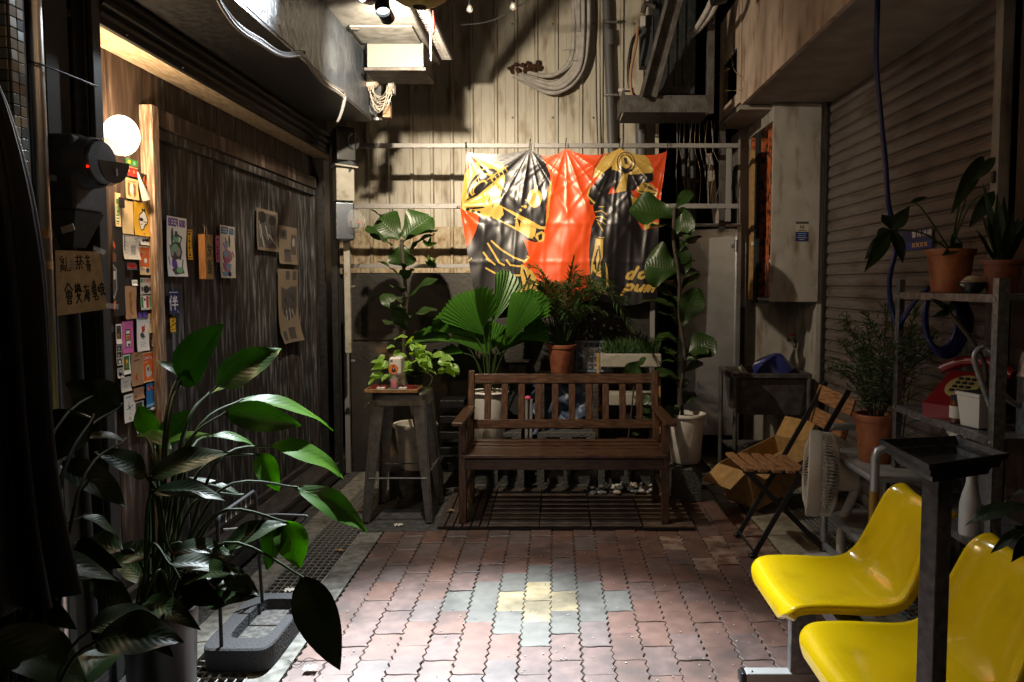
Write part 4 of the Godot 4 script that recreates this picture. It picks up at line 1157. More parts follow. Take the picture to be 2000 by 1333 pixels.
# ---------------------------------------------------------------- the satin banner
func banner_texture() -> ImageTexture:
	var im := Image.create(1024, 800, false, Image.FORMAT_RGB8)
	var org := Color(0.82, 0.285, 0.08)
	var blk := Color(0.075, 0.062, 0.085)
	var gold := Color(0.74, 0.61, 0.29)
	im.fill(org)
	# two measuring grids: the figure with the visor on the one side, the figure with the ball on the other
	var k := Vector2(0.6, 0.6)
	var oa := Vector2(-62.5, -50)
	var ob := Vector2(437.5, -50)
	var A := func(s: String, c: Color) -> void: fill_poly(im, points(s, k, oa), c)
	var B := func(s: String, c: Color) -> void: fill_poly(im, points(s, k, ob), c)
	var la := func(s: String, w: float, c: Color) -> void: stroke(im, points(s, k, oa), w * 0.6, c)
	var lb := func(s: String, w: float, c: Color) -> void: stroke(im, points(s, k, ob), w * 0.6, c)
	A.call("245,120 330,60 620,40 720,120 780,230 815,330 800,420 780,560 775,700 740,830 690,840 590,810 620,880 640,950 610,985 590,1010 640,1100 640,1340 150,1340 120,1180 130,880 165,850 210,760 235,690 235,640 290,640 330,560", blk)
	A.call("720,140 800,260 830,330 800,430 790,560 772,715 800,640 812,500 830,330 770,210", gold)
	# visor ring with straps
	A.call("80,545 110,330 140,280 230,200 258,140 330,130 335,185 420,210 452,255 450,340 420,380 300,440", gold)
	fill_poly(im, ellipse(Vector2(275, 385) * k + oa, Vector2(150, 90) * k, -0.75), blk)
	fill_poly(im, ellipse(Vector2(270, 395) * k + oa, Vector2(120, 74) * k, -0.75), gold)
	fill_poly(im, ellipse(Vector2(265, 395) * k + oa, Vector2(98, 60) * k, -0.75), blk)
	fill_poly(im, ellipse(Vector2(250, 410) * k + oa, Vector2(74, 40) * k, -0.75), gold)
	fill_poly(im, ellipse(Vector2(248, 414) * k + oa, Vector2(60, 28) * k, -0.75), blk)
	A.call("90,545 200,470 455,255 470,290 380,370 230,470", blk)
	A.call("230,470 440,300 452,340 420,460 400,560 330,640 300,645 90,575 80,545", gold)
	la.call("310,350 470,240", 9, gold)
	la.call("330,330 350,360;", 9, gold)
	for i in 5:
		la.call("%d,%d %d,%d" % [335 + i * 28, 330 - i * 20, 355 + i * 28, 362 - i * 20], 9, gold)
	la.call("320,520 360,380;", 5, blk)
	la.call("350,560 400,400", 5, blk)
	A.call("240,200 255,270 290,255 245,235", blk)
	A.call("130,570 270,560 290,570 200,580", blk)
	for q in [Vector2(150, 583), Vector2(192, 596), Vector2(238, 604)]:
		fill_poly(im, ellipse(q * k + oa, Vector2(14, 12) * k), blk)
	# face: lips, chin strap, drops
	A.call("400,540 430,560 520,600 640,660 740,715 780,715 770,740 720,735 600,690 545,650 560,700 580,760 700,830 640,800 440,690 350,650 330,620", gold)
	A.call("430,570 540,640 530,720 400,660 440,620", blk)
	A.call("575,680 700,730 690,790 660,815 560,750", gold)
	A.call("700,770 745,750 768,770 760,830 720,840 690,800", gold)
	A.call("715,785 745,770 745,815 720,825", blk)
	fill_poly(im, ellipse(Vector2(688, 495) * k + oa, Vector2(58, 75) * k, 0.1), gold)
	A.call("680,430 690,388 712,400 705,440", gold)
	for q in [[542, 500, 10], [618, 510, 7], [612, 562, 14], [588, 560, 7], [575, 588, 11]]:
		fill_poly(im, ellipse(Vector2(q[0], q[1]) * k + oa, Vector2.ONE * q[2] * 0.6), gold)
	la.call("525,655 555,640", 7, gold)
	# hair strands and body strokes
	for s in ["340,830 420,900 520,960 600,990", "310,850 360,930 400,1000 440,1020", "275,920 310,970 365,1015", "300,970 330,990", "295,1045 370,1085 470,1105 570,1100", "460,980 490,1020 560,1030 600,1030", "600,1000 640,960 630,950", "560,730 640,800"]:
		la.call(s, 15, gold)
	A.call("580,1010 660,1060 700,1120 740,1200 740,1300 540,1300 520,1260 590,1180 570,1080", gold)
	for s in ["600,1060 640,1180", "650,1100 590,1220", "690,1150 640,1270", "620,1230 560,1290"]:
		la.call(s, 14, blk)
	la.call("145,1000 180,962", 7, gold)
	# the other figure
	B.call("315,330 340,260 400,170 500,95 600,80 700,130 770,190 805,280 800,350 760,380 700,330", gold)
	B.call("480,270 540,290 620,310 800,296 805,350 770,378 720,372 640,440 590,420 500,450 440,330", blk)
	B.call("470,240 400,300 300,420 275,470 300,540 350,560 440,470 480,370", blk)
	B.call("270,470 285,425 310,370 285,480 345,530 350,560 295,510", gold)
	B.call("320,560 345,520 450,460 545,445 600,400 650,480 640,590 690,690 720,740 850,720 870,760 850,1000 850,1360 280,1360 300,1080 290,900 310,720 345,640", blk)
	B.call("560,300 600,310 585,440 495,450", gold)
	fill_poly(im, ellipse(Vector2(585, 215) * k + ob, Vector2(74, 84) * k, -0.2), blk)
	fill_poly(im, ellipse(Vector2(585, 213) * k + ob, Vector2(66, 75) * k, -0.2), gold)
	fill_poly(im, ellipse(Vector2(582, 212) * k + ob, Vector2(54, 62) * k, -0.2), blk)
	fill_poly(im, ellipse(Vector2(582, 210) * k + ob, Vector2(45, 52) * k, -0.2), gold)
	B.call("565,175 590,180 600,230 575,225", blk)
	B.call("525,265 560,250 590,270 640,265 600,290 540,285", blk)
	for s in ["470,250 360,350", "400,150 330,260 320,330", "480,270 450,350 470,400 440,450", "500,100 430,160", "545,320 500,400"]:
		lb.call(s, 6, blk)
	B.call("715,370 790,385 840,450 810,520 700,530 720,470 660,440", gold)
	for s in ["720,380 800,420", "690,440 820,460", "690,460 810,490", "730,400 830,440"]:
		lb.call(s, 8, blk)
	B.call("625,475 690,500 660,590 690,680 660,640 640,560", gold)
	B.call("730,680 830,680 880,690 870,720 800,715 735,748", gold)
	for s in ["340,600 390,590 430,620", "345,640 390,635 425,660", "350,660 400,680 420,700", "360,680 400,750", "370,560 410,560", "365,800 410,805"]:
		lb.call(s, 8, gold)
	B.call("345,810 405,815 400,960 380,1000 390,1120 350,1100 320,1060 300,1130 310,1000 330,900", gold)
	for s in ["370,870 380,960 360,1060", "340,960 345,1050", "360,900 330,1010"]:
		lb.call(s, 13, blk)
	B.call("420,990 440,1050 450,1190 430,1190 425,1080", gold)
	write(im, "don", Vector2(580, 1035) * k + ob, Vector2(95, 95) * k, Vector2(88, -4) * k, 14, gold, 0.35)
	write(im, "pum", Vector2(562, 1140) * k + ob, Vector2(100, 82) * k, Vector2(86, 4) * k, 14, gold, 0.35)
	# woven edge and the creases of its packing
	return ImageTexture.create_from_image(im)

func build_banner() -> void:
	var m := StandardMaterial3D.new()
	m.resource_name = "satin"
	m.albedo_texture = banner_texture()
	m.roughness = 0.37
	m.metallic = 0.1
	m.metallic_specular = 0.6
	m.rim_enabled = true
	m.rim = 0.25
	var hx := [912.0, 1035.0, 1105.0, 1210.0, 1303.0]
	var hy := [297.0, 291.0, 289.0, 289.0, 295.0]
	var sag := [7.0, 15.0, 14.0, 11.0]
	var bn := thing("satin_banner", "orange, black and gold printed satin banner hung from the rail frame", "banner", at(1108, 580, 5.80))
	var cloth := MB.new().sheet(240, 90, func(u: float, v: float) -> Vector3:
		var left := lerpf(912, 899, v / 0.38) if v < 0.38 else lerpf(899, 929, (v - 0.38) / 0.62)
		var right := lerpf(1303, 1290, minf(v * 3.0, 1.0)) if v < 0.34 else lerpf(1290, 1284, v)
		var top_x := lerpf(912, 1303, u)
		var px := lerpf(left, right, u)
		var seg := 0
		while seg < 3 and top_x > hx[seg + 1]:
			seg += 1
		var s: float = (top_x - hx[seg]) / (hx[seg + 1] - hx[seg])
		var ty: float = lerpf(hy[seg], hy[seg + 1], s) + sag[seg] * pow(sin(PI * s), 0.75)
		var py := lerpf(ty, 592.0 + 5.0 * sin(u * 17.0), v)
		var d := 0.0
		for k in 5:
			var dx: float = px - hx[k]
			var dy: float = py - hy[k]
			var r := sqrt(dx * dx + dy * dy)
			var th := atan2(dx, dy)
			d += (0.010 * pow(0.5 + 0.5 * cos(th * (7.0 + k) + k * 1.7), 4.0) + 0.004 * pow(0.5 + 0.5 * cos(th * (16.0 + 2.0 * k) + k * 2.9), 8.0)) * smoothstep(0.0, 70.0, r) * exp(-r / 380.0) * smoothstep(1.4, 0.8, absf(th))
		d += 0.006 * sin(px * 0.075 + sin(py * 0.013) * 1.4) * smoothstep(330.0, 480.0, py)
		d += 0.0030 * pow(0.5 + 0.5 * sin(px * 0.19 + py * 0.012 + 1.3 * sin(px * 0.031)), 4.0) * smoothstep(300.0, 420.0, py)
		# pull from the tie on the second rail
		var tx := px - 900.0
		var tyy := py - 404.0
		var tr := sqrt(tx * tx + tyy * tyy)
		d += 0.014 * exp(-tr / 95.0) * cos(atan2(tyy, tx) * 7.0 + 0.6) * smoothstep(0.0, 25.0, tr)
		# packing creases
		for cy in [437.0, 512.0]:
			d += 0.003 * exp(-absf(py - cy) / 3.0)
		return at(px, py, 5.765 - d * 1.2))
	# texture places by the flat cloth
	for i in cloth.v.size():
		var q := cloth.v[i]
		cloth.t[i] = Vector2(((q.x + 0.652) / 1.442), (2.318 - q.y) / 1.132) * Vector2(0.972, 0.9625)
	part(bn, "cloth", cloth, m)
	for k in 5:
		var p := at(hx[k], hy[k] + 3, 5.79)
		var top := at(hx[k] + (1 if k else -2), hy[k] - 12, 5.81)
		part(bn, "hook", MB.new().tube(curve([p + V(0.008, -0.006, 0.004), p + V(0, -0.012, 0.008), p + V(-0.003, 0.01, 0.014), top + V(0, 0.012, 0.02), top + V(0.002, 0.028, -0.02)], 4), 0.0035, 6), M.black_plastic)
	var tie := at(900, 404, 5.795)
	part(bn, "tie", MB.new().tube([tie, tie + V(-0.02, 0.004, 0.012), tie + V(-0.03, -0.01, -0.03)], 0.004, 6), M.cable_white)

# ---------------------------------------------------------------- paper on the walls

func build_left_things() -> void:
	# steel pipe with its tie wire
	var pp := thing("steel_pipe", "shiny steel down pipe in front of the mosaic pillar", "pipe", V(-1.487, 0, -2.39))
	part(pp, "pipe", MB.new().tube([V(-1.487, 0, -2.39), V(-1.487, 2.75, -2.39)], 0.0225, 20), M.steel_pipe)
	part(pp, "tie_wire", MB.new().tube(curve([V(-1.56, 1.97, -2.5), V(-1.50, 1.985, -2.365), V(-1.455, 1.98, -2.38), V(-1.43, 1.975, -2.6)], 4), 0.003, 6), M.black_plastic)
	for y in [1.505, 1.415]:
		part(pp, "tape", MB.new().tube([V(-1.487, y - 0.012, -2.39), V(-1.487, y + 0.012, -2.39)], 0.0235, 16), M.cardboard)
	# electricity meter in its housing
	var mt := thing("electricity_meter", "dark electricity meter box with round glass meter and two stickers", "electric meter", V(-1.52, 1.5, -2.6))
	part(mt, "box", MB.new().box(V(-1.525, 1.70, -2.60), V(0.125, 0.235, 0.17), 0.012), M.grey_box)
	part(mt, "lower_box", MB.new().taper(V(-1.55, 1.475, -2.63), Vector2(0.06, 0.07), V(-1.525, 1.585, -2.60), Vector2(0.12, 0.16)), M.grey_box)
	var fx := turn_to(V(1, 0.02, 0.12))
	part(mt, "collar", MB.new().lathe([Vector2(0.088, -0.05), Vector2(0.088, 0.0), Vector2(0.08, 0.012), Vector2(0.077, 0.05), Vector2(0.072, 0.056)], V(-1.475, 1.735, -2.585), 28, fx), M.grey_box)
	part(mt, "glass_dome", MB.new().lathe([Vector2(0.072, 0.056), Vector2(0.074, 0.085), Vector2(0.066, 0.10), Vector2(0.0, 0.104)], V(-1.475, 1.735, -2.585), 28, fx), mat("smoked_glass", Color(0.25, 0.25, 0.27, 0.35), 0.08))
	part(mt, "dial_plate", MB.new().lathe([Vector2(0.066, 0.05), Vector2(0.066, 0.07), Vector2(0.0, 0.072)], V(-1.475, 1.735, -2.585), 24, fx), M.grey_plastic)
	var half := []
	for i in 15:
		half.append(Vector2(cos(PI + PI * i / 14.0) * 0.05, sin(PI + PI * i / 14.0) * 0.066))
	part(mt, "name_plate", MB.new().prism(half, Transform3D(Basis(V(0.45, 0, -0.9).normalized(), Vector3.UP, V(0.9, 0, 0.45).normalized()), V(-1.362, 1.735, -2.55)), 0.008), M.grey_plastic)
	part(mt, "white_label", MB.new().box(V(-1.35, 1.702, -2.548), V(0.004, 0.02, 0.03), 0.0, Basis(Vector3.UP, 0.46)), M.paper)
	part(mt, "red_indicator", MB.new().ball(V(-1.418, 1.716, -2.512), Vector3.ONE * 0.0045, 8), mat("red_glow", Color(0.5, 0.05, 0.02), 0.4, {"emit": Color(1.0, 0.12, 0.03), "energy": 3.0}))
	# two printed stickers on the box
	var im := Image.create(192, 176, false, Image.FORMAT_RGB8)
	im.fill(Color(0.55, 0.44, 0.16))
	im.fill_rect(Rect2i(0, 88, 192, 88), Color(0.62, 0.6, 0.55))
	for k in 2:
		var y0 := 6 + k * 88
		for i in 4:
			write(im, ["天", "發", "搬", "家"][i], Vector2(12 + i * 44, y0), Vector2(36, 36), Vector2.ZERO, 4, INK["d"])
		write(im, ["380-3000", "733-0011"][k], Vector2(8, y0 + 42), Vector2(17, 34), Vector2(22.5, 0), 4, INK["d"])
	var sm := StandardMaterial3D.new()
	sm.resource_name = "meter_stickers"
	sm.albedo_texture = ImageTexture.create_from_image(im)
	sm.roughness = 0.6
	for k in 2:
		var y := 1.705 - k * 0.033
		var q := MB.new()
		q.quad(V(-1.567, y, -2.5145), V(-1.515, y, -2.5145), V(-1.515, y + 0.028, -2.5145), V(-1.567, y + 0.028, -2.5145), Vector2(0, 0.5 * k), Vector2(1, 0.5 + 0.5 * k))
		part(mt, "sticker", q, sm)
	part(mt, "old_label", MB.new().box(V(-1.50, 1.53, -2.535), V(0.04, 0.02, 0.003), 0.0, Basis(Vector3.FORWARD, -0.3)), M.tan_cover)
	part(mt, "conduit", MB.new().tube([V(-1.54, 1.48, -2.62), V(-1.54, 0.2, -2.66)], 0.014, 10), M.grey_box)
	# hand-brushed paper sign taped on the pillar
	var si := Image.create(384, 448, false, Image.FORMAT_RGB8)
	var nz := noise(93, 0.012, 4)
	for y in 448:
		for x in 384:
			var k := nz.get_noise_2d(x, y) * 0.5 + 0.5
			si.set_pixel(x, y, Color(0.70, 0.60, 0.46).lerp(Color(0.86, 0.77, 0.63), k))
	var z := func(x: float, y: float) -> Vector2: return Vector2((x - 140.0) / 850.0 * 384.0, (y - 150.0) / 1040.0 * 448.0)
	var put := func(ch: String, x0: float, y0: float, x1: float, y1: float, w: float, c: Color) -> void:
		write(si, ch, z.call(x0, y0), z.call(x1, y1) - z.call(x0, y0), Vector2.ZERO, w, c)
	put.call("亂", 215, 230, 410, 500, 8, INK["k"])
	put.call("丟", 380, 280, 510, 480, 8, INK["a"])
	put.call("菸", 500, 210, 660, 480, 9, INK["k"])
	put.call("蒂", 675, 210, 785, 510, 8, INK["k"])
	put.call("會", 265, 680, 410, 1030, 10, INK["k"])
	put.call("變", 435, 690, 555, 1030, 10, INK["k"])
	put.call("海", 580, 710, 700, 1020, 10, INK["k"])
	put.call("龜", 720, 660, 855, 1010, 10, INK["k"])
	put.call("哦", 855, 700, 985, 950, 9, INK["k"])
	var pm := StandardMaterial3D.new()
	pm.resource_name = "brushed_paper"
	pm.albedo_texture = ImageTexture.create_from_image(si)
	pm.roughness = 0.75
	var zz := 2.545
	var c := [at(107, 489, zz), at(193, 492, zz + 0.1), at(211, 604, zz + 0.1), at(115, 617, zz)]
	var ps := thing("brushed_sign", "tan paper sign with two rows of black brush-written characters on the pillar", "sign", c[3])
	part(ps, "paper", MB.new().sheet(8, 8, func(u: float, v: float) -> Vector3:
		return c[0].lerp(c[1], u).lerp(c[3].lerp(c[2], u), v) + V(0, 0, 0.004 * sin(u * 5.0 + v * 3.0) + 0.01 * pow(v, 4.0) * (1.0 - u))), pm)
	part(ps, "tape", MB.new().box(c[1] + V(0.004, 0.004, 0.006), V(0.04, 0.014, 0.001), 0.0, Basis(Vector3.FORWARD, 0.4)), M.plastic_film)
	part(ps, "tape", MB.new().box(c[2] + V(0.012, 0.01, 0.006), V(0.05, 0.016, 0.001), 0.0, Basis(Vector3.FORWARD, 0.1)), M.plastic_film)
	# closed parasol near the camera
	var um := thing("closed_parasol", "folded black patio parasol hanging in the near corner", "parasol", V(-1.15, 0, -1.72))
	part(um, "pole", MB.new().tube([V(-1.19, 0, -1.74), V(-1.19, 1.84, -1.74)], 0.018, 10), M.black_plastic)
	part(um, "canopy", MB.new().sheet(96, 20, func(u: float, v: float) -> Vector3:
		var a := TAU * u
		var r := lerpf(0.016, 0.10, pow(v, 0.7)) * (1.0 + 0.28 * cos(a * 8.0 + v * 1.5)) + 0.02 * sin(v * 6.0)
		return V(-1.192 + 0.03 * v + cos(a) * r, 1.80 - v * 1.12, -1.74 + sin(a) * r)), M.black_cloth)
	# devices on the guide post
	var sp := thing("black_speaker", "small black loudspeaker under the beam beside the shutter end", "loudspeaker", at(672, 320, 5.45))
	var c0 := at(671, 284, 5.45)
	part(sp, "cabinet", MB.new().box(c0, V(0.13, 0.22, 0.13), 0.01, Basis(Vector3.UP, 0.5)), M.black_plastic)
	part(sp, "cone_ring", MB.new().lathe([Vector2(0.052, 0), Vector2(0.056, 0.008), Vector2(0.046, 0.01), Vector2(0.02, -0.01), Vector2(0, -0.006)], c0 + V(0.066, 0.02, 0.03), 24, turn_to(V(0.88, 0, 0.48))), M.speaker_grey)
	part(sp, "bracket", MB.new().box(c0 + V(0.02, -0.13, 0.02), V(0.10, 0.08, 0.05), 0.006, Basis(Vector3.FORWARD, 0.5)), M.speaker_grey)
	var mb2 := thing("metal_box", "weathered pale metal box with a small lid below the loudspeaker", "box", at(672, 396, 5.45))
	var c1 := at(671, 362, 5.45)
	part(mb2, "casing", MB.new().box(c1, V(0.12, 0.215, 0.12), 0.006, Basis(Vector3.UP, 0.45)), M.pale_box)
	part(mb2, "lid", MB.new().box(c1 + V(0.01, 0.116, 0.01), V(0.15, 0.012, 0.15), 0.003, Basis(Vector3.UP, 0.45) * Basis(Vector3.FORWARD, 0.08)), M.pale_box)
	part(mb2, "keyhole", MB.new().box(c1 + V(0.052, -0.07, 0.03), V(0.004, 0.02, 0.008), 0.0, Basis(Vector3.UP, 0.45)), M.void)
	var mm := thing("small_meter", "dark metal meter box with glass meter and red light by the post", "electric meter", at(672, 470, 5.45))
	var c2 := at(671, 433, 5.45)
	part(mm, "casing", MB.new().box(c2, V(0.125, 0.25, 0.13), 0.012, Basis(Vector3.UP, 0.4)), mat("blue_steel", lin(0.22, 0.25, 0.30), 0.28, {"metal": 0.9}))
	part(mm, "glass_dome", MB.new().lathe([Vector2(0.075, 0), Vector2(0.078, 0.03), Vector2(0.06, 0.055), Vector2(0, 0.06)], c2 + V(0.07, 0, 0.03), 20, turn_to(V(1, 0, 0.3))), M.glass)
	part(mm, "meter_body", MB.new().box(c2 + V(0.085, -0.02, 0.04), V(0.05, 0.06, 0.05), 0.01), M.grey_plastic)
	part(mm, "red_indicator", MB.new().ball(c2 + V(0.112, -0.008, 0.062), Vector3.ONE * 0.004, 8), M.red_glow)
	var cd := thing("grey_conduit", "pale grey conduit running down below the small meter", "pipe", at(680, 690, 5.5))
	part(cd, "conduit", MB.new().box(at(679, 580, 5.52), V(0.042, 0.76, 0.03), 0.004), M.pale_box)
	part(cd, "clamp", MB.new().box(at(690, 560, 5.49), V(0.03, 0.014, 0.03), 0.003), M.galv)
	part(cd, "clamp", MB.new().box(at(690, 705, 5.49), V(0.03, 0.014, 0.03), 0.003), M.galv)
	# ashtray stand: stone tray on the grating with a bent rebar hoop
	var ashb := V(-1.125, 0.0, -3.04)
	var ash := thing("ashtray_stand", "dark cast stone ashtray tray with bent rebar frame standing on the grating", "ashtray", ashb)
	var outer := []
	var inner := []
	for i in 32:
		var a := TAU * i / 32.0
		var q := Vector2(cos(a), sin(a))
		var se := func(hx: float, hy: float, e: float) -> Vector2: return Vector2(signf(q.x) * pow(absf(q.x), e) * hx, signf(q.y) * pow(absf(q.y), e) * hy)
		outer.append(se.call(0.125, 0.265, 0.28))
		inner.append(se.call(0.072, 0.185, 0.36) + Vector2(0.012, 0.012))
	var flat := Basis(Vector3.RIGHT, Vector3.FORWARD, Vector3.UP)
	var h := 0.088
	var tray := MB.new()
	for i in 32:
		var j := (i + 1) % 32
		var pt := func(q: Vector2, y: float, s := 1.0) -> Vector3: return ashb + V(q.x * s, y, -q.y * s)
		tray.quad(pt.call(outer[i], 0.002, 0.97), pt.call(outer[j], 0.002, 0.97), pt.call(outer[j], h - 0.006), pt.call(outer[i], h - 0.006))
		tray.quad(pt.call(outer[i], h - 0.006), pt.call(outer[j], h - 0.006), pt.call(outer[j], h, 0.975), pt.call(outer[i], h, 0.975))
		tray.quad(pt.call(outer[i], h, 0.975), pt.call(outer[j], h, 0.975), pt.call(inner[j], h), pt.call(inner[i], h))
		tray.quad(pt.call(inner[i], h), pt.call(inner[j], h), pt.call(inner[j], 0.045, 0.97), pt.call(inner[i], 0.045, 0.97))
	part(ash, "stone_tray", tray, M.ash_stone)
	var floor_p := []
	for q in inner:
		floor_p.append(q * 0.985)
	part(ash, "sand_bed", MB.new().prism(floor_p, Transform3D(flat, ashb + V(0, 0.03, 0)), 0.016), mat("ash_bed", Color.WHITE, 0.95, {"tex": ntex(noise(94, 0.02, 5), [[0.2, 0.05, 0.048, 0.045], [0.9, 0.14, 0.135, 0.125]]), "tri": 3.0}))
	var f0 := gr(432, 1264, h)
	var f1 := gr(512, 1178, h)
	var t0 := at(424, 1010, -f0.z)
	var t1 := at(498, 958, -f1.z)
	part(ash, "rebar_hoop", MB.new().tube([f0, t0 - V(0, 0.03, 0), t0 + V(0, -0.008, -0.01), t0.lerp(t1, 0.06), t0.lerp(t1, 0.94), t1 + V(0, -0.008, 0.01), t1 - V(0, 0.03, 0), f1], 0.0065, 10), M.black_matte)
	part(ash, "wire_rings", ring_row(t0, t1), M.steel_pipe)
	var bend := at(514, 1010, -f1.z)
	part(ash, "rebar_rest", MB.new().tube(curve([at(508, 1085, -f1.z), bend - V(0, 0.02, 0), bend + V(0.012, 0.006, 0), at(592, 1008, -f1.z), at(597, 1012, -f1.z), at(588, 1022, -f1.z + 0.05)], 5), 0.0055, 8), M.black_matte)
	part(ash, "rebar_tie", MB.new().tube([f1 + V(0, 0.31, 0), f1 + V(-0.13, 0.31, 0.04)], 0.005, 8), M.galv)

func ring_row(a: Vector3, b: Vector3) -> MB:
	var mb := MB.new()
	for i in 6:
		var c := a.lerp(b, 0.2 + i * 0.13)
		var pts := []
		for k in 13:
			var t := TAU * k / 12.0
			pts.append(c + V(0.002 * sin(t * 2.0) + 0.006 * cos(t), -0.018 + 0.024 * sin(t), 0.014 * cos(t)))
		mb.tube(pts, 0.0013, 5, false)
	return mb
func sheet_on_wall(parts_of: Node, called: String, c: Array, uv: Rect2, m: Material, curl: float, out: Vector3) -> MeshInstance3D:
	# c: corners top left, top right, bottom right, bottom left
	var mb := MB.new().sheet(6, 8, func(u: float, v: float) -> Vector3:
		var top: Vector3 = c[0].lerp(c[1], u)
		var low: Vector3 = c[3].lerp(c[2], u)
		return top.lerp(low, v) + out * (0.002 + curl * (pow(absf(u - 0.45) * 2.0, 3.0) * 0.5 + pow(v, 4.0) * 0.7 + 0.25 * sin(v * 9.0 + u * 2.0) * u)), uv.position, uv.position + uv.size)
	# thickness: a second face just behind
	return part(parts_of, called, mb, m)

